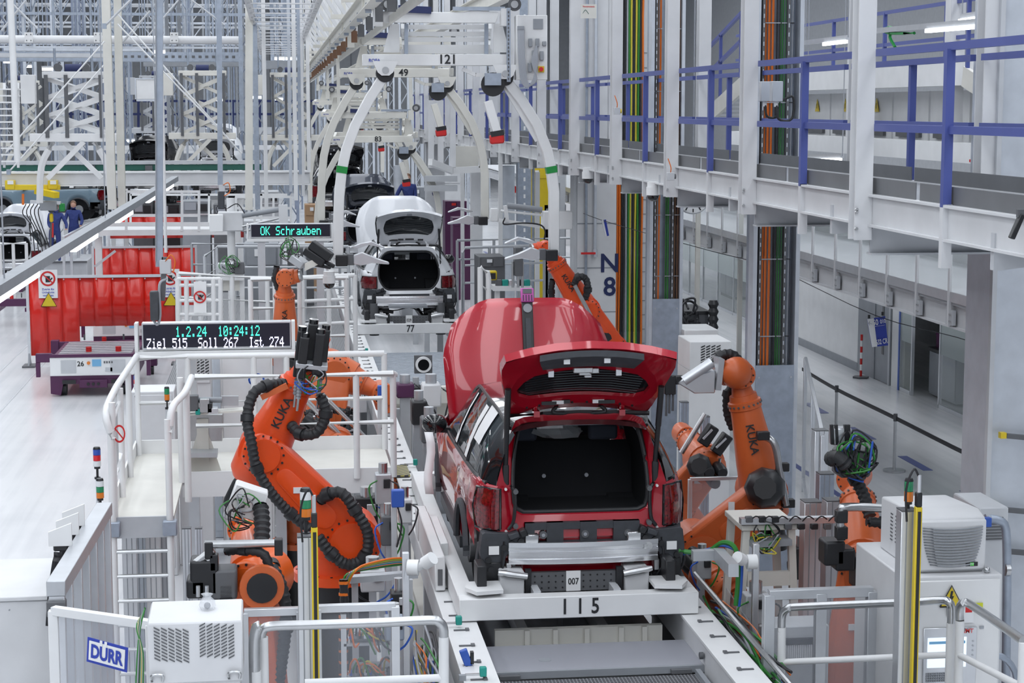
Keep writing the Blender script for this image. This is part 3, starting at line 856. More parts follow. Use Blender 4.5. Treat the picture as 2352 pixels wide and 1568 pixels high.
def make_car(loc, label, paint, roof_mat, style, hood_paint=None, group=None, detail=2, tail_open=True, hood_open=True):
 S = Vector(loc)
 t = thing('car', label, 'car', loc, group)
 def W(x, y, z): return S + V(x, y, z)
 if style == 'suv':
  Lc = 4.40
  belt = [(0, 1.02), (.3, 1.06), (1.2, 1.04), (2.4, 1.01), (3.15, 1.00), (4.4, .95)]
  wbelt = [(0, .70), (.08, .775), (.2, .825), (.45, .85), (1.2, .86), (2.6, .86), (3.4, .83), (4.1, .74), (4.4, .58)]
  wmax = [(0, .73), (.07, .815), (.18, .875), (.40, .915), (1.0, .925), (2.2, .915), (3.4, .92), (4.0, .86), (4.4, .62)]
  roofz = [(.12, 1.50), (.3, 1.56), (.7, 1.60), (1.4, 1.625), (2.1, 1.60), (2.5, 1.52), (3.2, 1.02)]
  wroof = [(.12, .56), (.4, .60), (1.4, .63), (2.4, .60), (3.2, .72)]
  ohalf = [(.555, .78), (.575, 1.00), (.555, 1.25), (.50, 1.50)]; rad = .09
  oh = [(.70, .58), (.735, .85), (.715, 1.02), (.64, 1.25), (.575, 1.45), (.53, 1.555), (.25, 1.585)]
  seatz, arch = 1.20, .37
 else:
  Lc = 4.32
  belt = [(0, .93), (.3, .99), (1.2, .96), (2.4, .93), (3.1, .93), (4.3, .85)]
  wbelt = [(0, .66), (.1, .74), (.25, .80), (.5, .83), (1.2, .84), (2.6, .84), (3.4, .80), (4.1, .70), (4.3, .55)]
  wmax = [(0, .72), (.08, .81), (.2, .87), (.45, .905), (1.0, .91), (2.2, .895), (3.4, .90), (4.0, .82), (4.3, .6)]
  roofz = [(.2, 1.37), (.5, 1.45), (1.0, 1.49), (1.6, 1.50), (2.1, 1.47), (2.4, 1.40), (3.15, .95)]
  wroof = [(.2, .50), (.6, .55), (1.4, .57), (2.3, .55), (3.15, .7)]
  ohalf = [(.44, .62), (.565, .82), (.57, 1.02), (.51, 1.22), (.40, 1.335)]; rad = .10
  oh = [(.68, .52), (.72, .75), (.70, .92), (.63, 1.12), (.55, 1.30), (.46, 1.40), (.2, 1.425)]
  seatz, arch = 1.10, .35
 rw, fw = .85, Lc - .85
 def bottom(y):
  b = .26
  if y < .46: b = .58 if style == 'suv' else .50
  for c in (rw, fw):
   if abs(y - c) < arch + .03: b = max(b, .33 + math.sqrt(max(0, (arch + .03) ** 2 - (y - c) ** 2)))
  return b
 ys = [0, .03, .07, .12, .18, .26, .36, .46]
 for c in (rw, fw):
  for k in range(13): ys.append(c - arch - .03 + (2 * arch + .06) * k / 12)
 ys += [1.5, 1.75, 2.05, 2.3, 2.6, 2.85, Lc - .35, Lc - .2, Lc - .1, Lc]
 ys = sorted(set(round(y, 4) for y in ys if y <= Lc))
 fr = [(0, .93), (.18, .975), (.38, 1.0), (.62, 1.0), (.82, .985), (.94, .96), (1.0, 0)]
 for s in (-1, 1):
  rows = []
  for y in ys:
   zb, zt = bottom(y), lerp_tab(belt, y); wm, wb = lerp_tab(wmax, y), lerp_tab(wbelt, y)
   row = []
   for f, q in fr:
    z = zb + (zt - zb) * f
    x = wm * q if f < 1 else wb
    if f == .94: x = wm * .35 + wb * .65 + .012
    if f == .82: x = max(wm * .93, (wm + wb) / 2 + .01)
    row.append(W(s * x, y, z))
   rows.append(row if s > 0 else row)
  MB().grid(rows).build('flank', paint, t, sharp=50)
 # greenhouse: roof + glass
 ry = [y for y in (.12, .2, .3, .5, .8, 1.1, 1.5, 1.9, 2.2, 2.45)]
 if style != 'suv': ry = [.2, .3, .5, .8, 1.1, 1.5, 1.9, 2.15, 2.35]
 rows = []
 for y in ry:
  zr, wr_ = lerp_tab(roofz, y), lerp_tab(wroof, y)
  rows.append([W(wr_ * u, y, zr - .055 * abs(u) ** 3) for u in (-1, -.92, -.75, -.5, -.2, 0, .2, .5, .75, .92, 1)])
 MB().grid(rows).build('roof', roof_mat, t, sharp=60)
 rows = []
 for y in (ry[-1], 2.6, 2.8, 3.0, 3.15):
  zr, wr_ = lerp_tab(roofz, y), lerp_tab(wroof, y)
  rows.append([W(wr_ * u, y + .12 * (1 - abs(u) ** 2), zr - .03 * abs(u) ** 3) for u in (-1, -.6, -.2, .2, .6, 1)])
 MB().grid(rows).build('windscreen', 'glass_side', t)
 y0g = ry[1] + (.16 if style == 'suv' else .1)
 gy = [y for y in (y0g, .5, .75, .97, 1.3, 1.6, 1.93, 2.2, 2.45, 2.75, 3.05)]
 for s in (-1, 1):
  def gp(y, f):
   zb, zt = lerp_tab(belt, y), lerp_tab(roofz, y) - .055
   xb, xt = lerp_tab(wbelt, y), lerp_tab(wroof, y)
   return W(s * (xb + (xt - xb) * f + .03 * math.sin(PI * f)), y, zb + (zt - zb) * f)
  for a, b in ((y0g, .96), (1.0, 1.93), (1.99, 3.05)):
   n = 6
   MB().grid([[gp(a + (b - a) * i / n, f) for f in (0, .25, .5, .75, 1)] for i in range(n + 1)]).build('side_window', 'glass_side', t)
  for y in (.98, 1.96):
   MB().tube([gp(y, f) for f in (0, .3, .6, 1)], .022, 6).build('pillar', 'black', t)
  # rear pillar in body colour, from window to rear opening
  MB().grid([[gp(y, f) for f in (0, .25, .5, .75, 1)] for y in (.02, ry[0], ry[1], (ry[1] + y0g) / 2, y0g)]).build('rear_pillar', 'gloss_black' if style == 'suv' else paint, t, sharp=60)
  MB().tube([gp(y, 0) + V(s * .008, 0, 0) for y in [.1] + gy], .016, 6).build('belt_moulding', 'black', t)
  MB().tube([gp(y, 1) + V(s * .008, 0, .0) for y in [.2] + gy], .016, 6).build('roof_moulding', 'black', t)
  if style == 'suv':
   for a, b in ((1.02, 1.17), (1.86, 2.01)):
    MB().grid([[gp(y, f) + V(s * .012, 0, 0) for f in (.06, .35, .65, .92)] for y in (a, b)]).build('protective_film', 'sign_white', t)
   MB().grid([[gp(y, f) + V(s * .014, 0, 0) for f in (.42, .6, .8, .98)] for y in (.62, .8, .98)]).build('protective_film', 'sign_white', t)
  # wheel arches
  for c in (rw, fw):
   pts = []
   for k in range(15):
    a = PI * k / 14
    y = c - (arch + .02) * math.cos(a); z = .33 + (arch + .02) * math.sin(a)
    pts.append(W(s * (lerp_tab(wmax, y) * .99 + .012), y, z))
   MB().tube(pts, .03, 6).build('wheel_arch_trim', 'trim', t)
   MB().cyl(W(s * .35, c, .36), W(s * .80, c, .36), arch + .05, n=20).build('wheel_well', 'felt', t)
   MB().cyl(W(s * .80, c, .33), W(s * .86, c, .33), .15, n=16).build('brake_disc', 'steel', t)
  MB().bb(*sorted((S.x + s * .78, S.x + s * .90)), S.y + rw + arch, S.y + fw - arch, S.z + .22, S.z + .32).build('sill_trim', 'trim', t)
  # mirror
  mp = W(s * .99, 2.78, 1.08 if style == 'suv' else .97)
  MB().ball(mp, .12, 14, 10, (1.05, .75, .8)).build('wing_mirror', 'gloss_black', t)
  MB().bar(mp + V(-s * .16, .02, -.07), mp + V(-s * .02, 0, -.06), .06, .05).build('mirror_foot', 'black', t)
 # rear frame around the opening
 n = 64
 op = rounded(mirror_poly(ohalf), rad)
 ou = rounded(mirror_poly(oh), .03, 2)
 cz = (ohalf[0][1] + ohalf[-1][1]) / 2
 lo_o, lo_i = ray_loop(ou, (0, cz), n), ray_loop(op, (0, cz), n)
 def yo(x, z): return max(0, (z - .95) * (.30 if style == 'suv' else .42)) if z > .95 else 0
 O = [W(x, .0 + yo(x, z), z) for x, z in lo_o]
 M_ = [W(x * 1.04, .045 + yo(x, z), cz + (z - cz) * 1.05) for x, z in lo_i]
 I = [W(x, .075 + yo(x, z), z) for x, z in lo_i]
 MB().ring(O, M_).build('rear_frame', paint, t, sharp=60)
 MB().ring(M_, I).build('rear_gutter', paint, t, sharp=60)
 MB().tube(I + [I[0]], .021, 8).build('rubber_seal', 'rubber', t)
 if detail > 1:
  zt_ = ohalf[-1][1]
  MB().tube([p + V(0, .03, -.02) for p in I if p.z - S.z > cz + .1][:], .011, 6).build('pinch_trim', 'c_grey', t)
 # interior
 zf = ohalf[0][1]
 MB().bb(S.x - .60, S.x + .60, S.y + .10, S.y + 1.0, S.z + zf - .05, S.z + zf - .03).build('cargo_floor', 'felt', t)
 for s in (-1, 1):
  MB().grid([[W(s * .57, y, zf - .05), W(s * .60, y, zf + .3), W(s * .52, y, ohalf[-1][1] - .05)] for y in (.12, 1.1)]).build('cargo_lining', 'felt', t)
  for a, b in ((-.56, -.02), (.02, .56)):
   pass
 for a, b in ((-.60, -.193), (-.193, .193), (.193, .60)):
  MB().grid([[W(x, .80 + .25 * f, zf - .03 + (seatz - zf + .03) * f) for f in (0, .3, .6, .9, 1)] for x in (a, (a + b) / 2, b)]).build('seat_back', 'felt', t)
 for x in (-.36, .36):
  MB().box(W(x, 1.08, seatz + .07), (.26, .10, .14)).build('headrest', 'seat', t, .03, seg=2)
  MB().box(W(x, 2.0, seatz + .08), (.42, .14, .40)).build('front_seat', 'seat', t, .04, seg=2)
  MB().cyl(W(x * .52 - .02, .795, zf + .16), W(x * .52 - .02, .78, zf + .16), .018, n=8).build('anchor_clip', 'c_grey', t)
 MB().bb(S.x - .72, S.x + .72, S.y + 2.7, S.y + 3.1, S.z + .75, S.z + .95).build('dashboard', 'felt', t)
 MB().bb(S.x - .80, S.x + .80, S.y + .1, S.y + 3.1, S.z + .30, S.z + .34).build('floor_pan', 'felt', t)
 MB().grid([[W(lerp_tab(wroof, y) * u * .97, y, lerp_tab(roofz, y) - .05 - .055 * abs(u) ** 3) for u in (-1, -.5, 0, .5, 1)] for y in (.25, 1, 1.8, 2.4)]).build('headliner', 'trim', t)
 # lower rear: body panel, carrier plate, plastic corner carriers
 zl = zf - .07
 MB().grid([[W(x, .02 + .05 * (abs(x) / .7) ** 2, z) for z in (.28, .40, .55, zl)] for x in (-.68, -.4, 0, .4, .68)]).build('rear_panel', paint, t)
 cp = MB()
 for x0, x1, z0, z1 in ((-.48, .48, zl - .06, zl), (-.48, -.40, zl - .22, zl), (-.30, -.16, zl - .20, zl), (-.02, .12, zl - .20, zl), (.26, .48, zl - .22, zl), (-.48, .48, zl - .23, zl - .16)):
  cp.bb(S.x + x0, S.x + x1, S.y - .03 - .002 * len(cp.v) / 8, S.y + .02, S.z + z0, S.z + z1)
 cp.build('carrier_strip', 'trim', t)
 for x in (-.33, .02, .38):
  MB().cyl(W(x, -.05, zl - .10), W(x, .01, zl - .10), .032, n=12).build('clip_socket', 'dgrey', t)
  MB().cyl(W(x, -.055, zl - .10), W(x, -.05, zl - .10), .015, n=10).build('clip_pin', 'c_grey', t)
 MB().tube([W(-.6, -.04, zl - .24), W(-.3, -.05, zl - .30), W(0, -.05, zl - .25), W(.25, -.05, zl - .33), W(.5, -.04, zl - .26), W(.66, -.03, zl - .14)], .010, 6, 4).build('wire_harness', 'black', t)
 zt0, zt1 = (.66, 1.00) if style == 'suv' else (.66, .88)
 for s in (-1, 1):
  def cq(y, z, o=0):          # point on the rear corner surface
   f = (z - bottom(y)) / max(.01, lerp_tab(belt, y) - bottom(y))
   return W(s * (lerp_tab(wmax, y) * (1 if f < .7 else .985) + o), y - o, z)
  yy = (.0, .03, .07, .12, .18, .24) if style != 'suv' else (0, .03, .06, .10, .15, .2)
  zs = [zt0 + (zt1 - zt0) * k / 6 for k in range(7)]
  rows = []
  for k, z in enumerate(zs):
   q = 1 - abs(k / 3 - 1) ** 3 * .25
   rows.append([W(s * (.685 if style == 'suv' else .60), -.014, z)] + [cq(y * q, z, .014) for y in yy])
  MB().grid(rows).build('tail_lamp', 'lamp_red', t, sharp=70)
  bt = MB()
  bt.tube([rows[0][0], rows[0][2], rows[0][-1], rows[3][-1], rows[6][-1], rows[6][2], rows[6][0], rows[3][0], rows[0][0]], .011, 6)
  bt.build('lamp_bezel', 'gloss_black', t)
  if detail > 1 and style == 'suv':
   MB().tube([W(s * .60, -.02, zt1 + .03), W(s * .565, -.03, zt1 - .05), W(s * .575, -.03, zt0 + .08), W(s * .62, -.03, zt0)], .016, 6, 4).build('lamp_bracket', 'black', t)
   for z in (zt1 - .02, zt0 + .03):
    MB().cyl(W(s * .56, -.05, z), W(s * .56, 0, z), .022, n=10).build('lamp_fastener', 'dgrey', t)
   for z in (zt0 - .02, .99, 1.18):
    MB().cyl(W(s * .635, -.004 + yo(0, z), z), W(s * .635, .02 + yo(0, z), z), .012, n=8).build('plug', 'sign_white', t)
  zc0 = zt0 - .04
  # stepped plastic carriers
  cc = MB()
  cc.prism(rounded([(.42, zc0), (.84, zc0 + .03), (.86, zc0 - .14), (.80, zc0 - .46), (.70, zc0 - .52), (.64, zc0 - .16), (.50, zc0 - .12)], .02, 1) if s > 0 else [(-x, z) for x, z in rounded([(.42, zc0), (.84, zc0 + .03), (.86, zc0 - .14), (.80, zc0 - .46), (.70, zc0 - .52), (.64, zc0 - .16), (.50, zc0 - .12)], .02, 1)],
     S + V(0, .10 if s > 0 else -.06, 0), (1, 0, 0), (0, 0, 1), .16 if s > 0 else -.16)
  cc.build('bumper_carrier', 'trim', t, .004)
  MB().box(W(s * .745, -.075, zc0 - .12), (.085, .01, .07)).build('radar_cover', 'sign_white', t)
  for dx, dz in ((.52, -.05), (.60, -.07), (.66, -.10), (.77, -.28), (.73, -.40), (.79, -.2)):
   MB().cyl(W(s * dx, -.085, zc0 + dz), W(s * dx, -.05, zc0 + dz), .026, n=10).build('socket', 'black', t)
  MB().box(W(s * .75, .0, zc0 - .33), (.16, .14, .22)).box(W(s * .70, -.02, zc0 - .48), (.13, .12, .1)).build('corner_housing', 'black', t, .012)
  MB().tube([W(s * .66, -.06, zc0 - .05), W(s * .68, -.09, zc0 - .25), W(s * .62, -.06, zc0 - .40), W(s * .7, -.05, zc0 - .6)], .009, 6, 4).build('wire_harness', 'black', t)
  for i_, (dx, dy, dz, w_, h_, m_) in enumerate(((.80, .10, .30, .07, .30, 'dgrey'), (.66, .02, .22, .10, .12, 'black'), (.84, .14, .44, .05, .16, 'trim'), (.62, -.03, .34, .05, .10, 'steel'), (.74, .0, .12, .14, .07, 'dgrey'), (.58, -.05, .62, .09, .05, 'trim'), (.50, -.05, .64, .06, .06, 'black'))):
   MB().box(W(s * dx, dy, dz), (w_, .10, h_), Matrix.Rotation(.15 * s * (i_ - 3), 3, 'Y')).build('carrier_piece', m_, t, .008)
  MB().tube([W(s * .82, -.02, .52), W(s * .86, -.04, .36), W(s * .78, -.05, .2), W(s * .84, .0, .06)], .012, 6, 4).build('brake_hose', 'black', t)
  MB().cyl(W(s * .60, .05, .18), W(s * .66, .15, .42), .035, n=10).build('damper', 'black', t)
  MB().bar(W(s * .3, .1, .2), W(s * .72, .3, .26), .05, .05).build('suspension_arm', 'dgrey', t)
  MB().box(W(s * .43, -.045, .565 if style == 'suv' else .5), (.12, .07, .12)).build('beam_bracket', 'steel', t, .01)
 # bumper beam (ribbed extrusion, slightly bowed)
 zb = .48 if style == 'suv' else .44
 prof = [(0, -.095), (-.02, -.095), (-.025, -.055), (-.01, -.05), (-.01, -.03), (-.028, -.022), (-.028, .012), (-.01, .02), (-.01, .04), (-.025, .046), (-.02, .085), (0, .085), (.05, .06), (.05, -.07)]
 rings = []
 for k in range(11):
  x = -.625 + 1.25 * k / 10
  rings.append([W(x, -.13 + .05 * (abs(x) / .62) ** 2 + a, zb + b) for a, b in prof])
 MB().loft(rings).build('bumper_beam', 'bright_alu', t, sharp=25)
 MB().cyl(W(.54, -.118, zb + .03), W(.54, -.085, zb + .03), .035, n=12).cyl(W(.54, -.125, zb + .03), W(.54, -.11, zb + .03), .014, n=8).build('tow_eye_socket', 'steel', t)
 MB().bb(S.x - .45, S.x + .45, S.y + .3, S.y + .7, S.z + .3, S.z + .42).build('silencer', 'steel', t, .03, seg=2)
 # tailgate
 if tail_open:
  hy, hz = (.22, 1.57) if style == 'suv' else (.27, 1.425)
  Lt = .94 if style == 'suv' else .86
  ang = math.radians(41 if style == 'suv' else 54)
  dv = V(0, -math.cos(ang), math.sin(ang)); nn = V(0, -math.sin(ang), -math.cos(ang))   # nn: towards the inside face
  wt = [(0, .58), (.15, .62), (.5, .68), (.8, .72), (1.0, .70)] if style == 'suv' else [(0, .50), (.2, .56), (.5, .60), (.85, .62), (1, .60)]
  crown = .08
  def tp(u, v, d=0):
   w = lerp_tab(wt, v)
   return W(0, hy, hz) + V(u * w, 0, 0) + dv * (v * Lt - crown * abs(u) ** 2.2 * (.25 + .75 * v)) + nn * (d - .07 * (1 - abs(u) ** 2) * 1.0 + ((.03 if style == 'suv' else .10) * max(0, (v - .72) / .28) ** 1.5))
  us = [-1, -.9, -.7, -.4, 0, .4, .7, .9, 1]; vs_ = [0, .08, .2, .4, .6, .72, .82, .9, .96, 1]
  rows = [[tp(u, v, -.07) for u in us] for v in vs_]
  gate = MB().grid(rows).build('tailgate', paint, t, sharp=60)
  # rim flange between skin and inner panel
  loop_o = [(u, 0) for u in us] + [(1, v) for v in vs_[1:]] + [(u, 1) for u in reversed(us[:-1])] + [(-1, v) for v in reversed(vs_[1:-1])]
  MB().ring([tp(u, v, -.07) for u, v in loop_o], [tp(u * .985, .01 + v * .985, .0) for u, v in loop_o]).build('rim', paint, gate)
  # inner panel with window hole
  if style == 'suv':
   wh = rounded([(-.80, .27), (-.62, .23), (.62, .23), (.80, .27), (.84, .44), (.66, .60), (.2, .64), (-.2, .64), (-.66, .60), (-.84, .44)], .06, 2)
  else:
   wh = rounded([(-.74, .26), (.74, .26), (.80, .5), (.70, .74), (.2, .80), (-.2, .80), (-.70, .74), (-.80, .5)], .08, 2)
  oo = ray_loop([(-1, 0), (1, 0), (1, 1), (-1, 1)], (0, .48), 48); ii = ray_loop(wh, (0, .48), 48)
  mid = [((a + c) / 2, (b + d) / 2) for (a, b), (c, d) in zip(oo, ii)]
  b = MB()
  b.ring([tp(u * .985, .01 + v * .985, .0) for u, v in oo], [tp(u, v, .022) for u, v in mid])
  b.ring([tp(u, v, .022) for u, v in mid], [tp(u, v, .010) for u, v in ii])
  b.ring([tp(u, v, .010) for u, v in ii], [tp(u * .99, .005 + v * .99, -.02) for u, v in ii])
  b.build('inner_panel', paint, gate, sharp=35)
  gw = MB(); c = len(gw.v)
  loops = [[tp(u * q, .48 + (v - .48) * q, -.025) for u, v in ii] for q in (1, .6, .25)]
  gw.ring(loops[0], loops[1]); gw.ring(loops[1], loops[2]); gw._add(loops[2], [tuple(range(48))])
  gw.build('rear_window', 'glass_dark', gate)
  for k in range(9):
   v = (.27 + k * .038) if style == 'suv' else (.32 + k * .05)
   um = .72
   MB().tube([tp(u, v, -.018) for u in (-um, -um / 2, 0, um / 2, um)], .0013, 4).build('heating_wire', 'mgrey', gate)
  if style == 'suv':
   tr = MB(); f = [(-.52, .80), (.52, .80), (.60, .965), (-.60, .965)]
   g = []
   for q in range(9):
    u0 = -.52 + 1.04 * q / 8; u1 = -.60 + 1.20 * q / 8
    g.append([tp(u0, .72, .015), tp(u0, .74, .045), tp((u0 + u1) / 2, .85, .055), tp(u1, .955, .06), tp(u1, .985, .015)])
   tr.grid(g).build('trim_panel', 'trim', gate, sharp=50)
   for u in (-.28, .18):
    MB().box(tp(u, .90, .068), (.05, .012, .045)).build('label_square', 'paper', gate)
   lt = MB()
   for u, v, sx in ((-.05, .66, .16), (-.02, .62, .10), (.02, .58, .06), (.08, .65, .08)):
    lt.box(tp(u, v, .03), (sx, .05, .045))
   lt.build('latch', 'steel', gate, .006)
   for u in (-.42, .38):
    MB().box(tp(u, .62, .02), (.045, .03, .05)).build('bracket', 'alu', gate)
   for u, w in ((-.42, .09), (-.30, .07), (-.19, .05), (.25, .07), (.36, .10)):
    MB().box(tp(u, .155, .03), (w * 1.4, .02, .03)).build('module', 'black' if w != .07 else 'paper', gate)
   for u in (-.72, -.55, -.1, .1, .55, .72):
    MB().cyl(tp(u, .13, .018), tp(u, .13, .03), .01, n=8).build('plug_hole', 'black', gate)
  else:
   for u, w in ((-.50, .16), (-.25, .10), (.05, .16), (.42, .10)):
    MB().box(tp(u, .15, .025), (w, .02, .03)).build('module', 'black', gate)
   lt = MB()
   for u, v, sx in ((0, .90, .08), (-.04, .86, .05), (.04, .86, .05)):
    lt.box(tp(u, v, .02), (sx, .03, .03))
   lt.build('latch', 'mgrey', gate, .004)
   for s in (-1, 1):
    MB().grid([[tp(s * a, b, .012) for b in (.80, .86, .93)] for a in (.32, .5, .7, .88)]).build('trim_patch', 'c_grey', gate)
    MB().grid([[tp(s * a, b, -.075) for b in (.90, .99)] for a in (.15, .5, .97)]).build('spoiler_lamp', 'lamp_line', gate)
    MB().tube([tp(s * 1.0, v, -.03) for v in (.1, .4, .7, .95)], .018, 6).build('edge_trim', 'gloss_black', gate)
  for s in (-1, 1):
   hx = s * .36
   MB().box(W(hx, hy - .03, hz + .02), (.05, .10, .05)).bar(W(hx, hy - .02, hz + .02), tp(hx / .6, .12, .0), .03, .03).build('hinge', paint, gate)
   a = tp(s * .93, .52 if style == 'suv' else .55, .03)
   b = W(s * (.63 if style == 'suv' else .60), yo(0, 1.2) + .01, 1.16 if style == 'suv' else 1.02)
   m2 = a.lerp(b, .5)
   MB().cyl(a, m2, .026 if style == 'suv' else .020, n=10).cyl(m2, b, .022 if style == 'suv' else .015, n=10).build('gas_strut', 'black', t)
   MB().box(b + V(0, -.01, -.06), (.055, .04, .18)).build('strut_bracket', 'black', t, .01)
   MB().tube([tp(s * .30, .06, .01), W(s * .22, hy - .05, hz + .03), W(s * .06, hy, hz + .01)], .016, 6, 4).build('wire_sleeve', 'rubber', t)
  MB().tube([W(x, hy - .01, hz + .02 - .03 * abs(x)) for x in (-.6, -.3, 0, .3, .6)], .022, 6).build('roof_seal', 'black', t)
 # bonnet
 if hood_open:
  by, bz = 3.25, 1.02
  ha = math.radians(74); Lh = 1.22
  dv = V(0, math.cos(ha), math.sin(ha)); nn = V(0, -math.sin(ha), math.cos(ha))
  rows = []
  for k in range(13):
   v = k / 12; row = []
   for j in range(17):
    u = -1 + j / 8
    w = .80 + .05 * math.sin(PI * min(1, v * 1.2) * .5) - .10 * max(0, v - .7) / .3
    drop = .26 * max(0, (abs(u) - .45) / .55) ** 1.8
    row.append(W(u * w, by, bz) + dv * (v * (Lh - drop)) + nn * (.06 * (1 - abs(u) ** 2.5) + .05 * math.sin(PI * v)))
   rows.append(row)
  MB().grid(rows).build('bonnet', hood_paint or paint, t, sharp=60, solid=.03)
  MB().bb(S.x - .7, S.x + .7, S.y + 3.35, S.y + 4.1, S.z + .5, S.z + .85).build('engine_block', 'dgrey', t)
 MB().bb(S.x - .65, S.x + .65, S.y + Lc - .15, S.y + Lc - .02, S.z + .4, S.z + .85).build('front_frame', 'black', t)
 return t, S
CAR_Z = 1.69
red_car, RS = make_car((2.47, 14.9, CAR_Z), 'glossy red compact SUV body with open tailgate and raised bonnet on carrier', 'red_paint', 'gloss_black', 'suv')
# bonnet support strip with pink handle on the red car
def WR(x, y, z): return RS + V(x, y, z)
sp0 = WR(-.04, 3.32, 1.30); ha = math.radians(74)
dvh = V(0, math.cos(ha), math.sin(ha)); nh = V(0, -math.sin(ha), math.cos(ha))
t = thing('bonnet_support', 'black support strip with pink handle leaning on the raised red bonnet', 'tool', sp0)
a0 = WR(.0, 3.25, 1.02) + nh * .145
MB().bar(a0 + dvh * .2, a0 + dvh * 1.25, .11, .03, up=nh).build('strip', 'black', t, .006)
MB().bar(a0 + dvh * .25 + nh * .02, a0 + dvh * 1.0 + nh * .02, .05, .02, up=nh).build('groove_cover', 'trim', t)
MB().cyl(a0 + dvh * 1.1 + nh * .01, a0 + dvh * 1.1 + nh * .03, .045, n=14).build('button', 'mgrey', t)
hd = MB().bar(a0 + dvh * 1.16 + nh * .03, a0 + dvh * 1.30 + nh * .03, .13, .035, up=nh).build('handle', 'pink', t, .006)
MB().bar(a0 + dvh * 1.245 + nh * .05, a0 + dvh * 1.29 + nh * .05, .09, .01, up=nh).build('display', 'dgrey', hd)
for k in range(4):
 c = a0 + V(-.042 + k * .028, 0, 0)
 MB().bar(c + dvh * 1.17 + nh * .05, c + dvh * 1.23 + nh * .05, .012, .01, up=nh).build('slot', 'purple', hd)
# plastic bag inside the red car
bgp = WR(-.02, 1.0, 1.24)
t = thing('plastic_bag', 'crumpled clear plastic bag on the rear seat top of the red car', 'bag', bgp)
b = MB(); rr = random.Random(3); rings = []
for i in range(7):
 q = i / 6; rad_ = (.15, .22, .20, .15, .10, .07, .10)[i]
 rings.append([bgp + V(rad_ * math.cos(2 * PI * j / 12) * rr.uniform(.75, 1.2) - .10 * q, .5 * rad_ * math.sin(2 * PI * j / 12) * rr.uniform(.7, 1.2), .24 * q) for j in range(12)])
b.loft(rings); b.build('film', 'film', t, sharp=10)
MB().tube([bgp + V(-.10, 0, .17), bgp + V(-.15, 0, .2), bgp + V(-.08, 0, .23)], .03, 6, 3).build('knot', 'film', t)
# paper sheet on the mirror
t = thing('paper_sheet', 'long white paper sheet hanging from the red car mirror', 'paper', WR(-1.06, 2.7, 1.0))
MB().grid([[WR(-1.10 + .02 * math.sin(k), 2.66 - .03 * k, 1.02 - .095 * k), WR(-1.02 + .02 * math.sin(k), 2.64 - .03 * k, 1.02 - .095 * k)] for k in range(7)]).build('sheet', 'paper', t, solid=.003)
MB().box(WR(-1.06, 2.66, 1.02), (.06, .01, .02)).build('clip', 'c_black', t)
white_car, WS = make_car((XC + .04, 34.4, CAR_Z + .12), 'white hatchback body with open tailgate and bare tail on carrier 77', 'white_paint', 'white_paint', 'hatch')
skid(46.6, '', '', 4.6, 'white vehicle carrier without number under the graphite hatchback', False)
gcar, GS = make_car((XC - .05, 47.2, CAR_Z + .12), 'dark graphite hatchback with open tailgate behind the white car', 'graphite_paint', 'graphite_paint', 'hatch', detail=1)
bcar, BS = make_car((XC - .45, 57.0, CAR_Z + .75), 'black compact SUV with open tailgate behind the graphite hatchback', 'black_paint', 'gloss_black', 'suv', detail=1)
t = thing('lift_table', 'pale lift table with four posts under the black SUV', 'table', (XC - .45, 57, 0))
MB().bb(XC - .8, XC - .1, 57.3, 61, CAR_Z + .87, CAR_Z + .96).build('top_plate', 'lgrey', t)
for x in (XC - .7, XC - .2):
 for y in (57.6, 60.6): MB().bb(x - .05, x + .05, y, y + .1, 0, CAR_Z + .87).build('post', 'lgrey', t)
# ================================================================== ROBOTS
def basis(n):
 n = Vector(n).normalized(); x = n.cross(Vector((0, 0, 1)))
 x = x.normalized() if x.length > 1e-6 else Vector((1, 0, 0))
 return n, x
def ring_bolts(b, c, n, r, k=14, rb=.012):
 x, y, d = frame_of(n)
 for i in range(k):
  a = 2 * PI * i / k
  p = c + (x * math.cos(a) + y * math.sin(a)) * r
  b.cyl(p, p + d * .012, rb, n=6)
def capsule_arm(b, A, B, n, w0, w1, th, k=10):
 """flat link with round ends between A and B, thickness th along n"""
 n = Vector(n).normalized(); d = (B - A).normalized(); s = n.cross(d).normalized()
 P = []
 for i in range(k + 1):
  a = PI / 2 + PI * i / k; P.append(A + d * (w0 * math.cos(a)) + s * (w0 * math.sin(a)))
 for i in range(k + 1):
  a = -PI / 2 + PI * i / k; P.append(B + d * (w1 * math.cos(a)) + s * (w1 * math.sin(a)))
 m = len(P); c = (A + B) / 2
 rings = [[c + (p - c) * .93 - n * th * .5 for p in P], [p - n * th * .30 for p in P], [p + n * th * .30 for p in P], [c + (p - c) * .90 + n * th * .5 for p in P]]
 b.loft(rings)
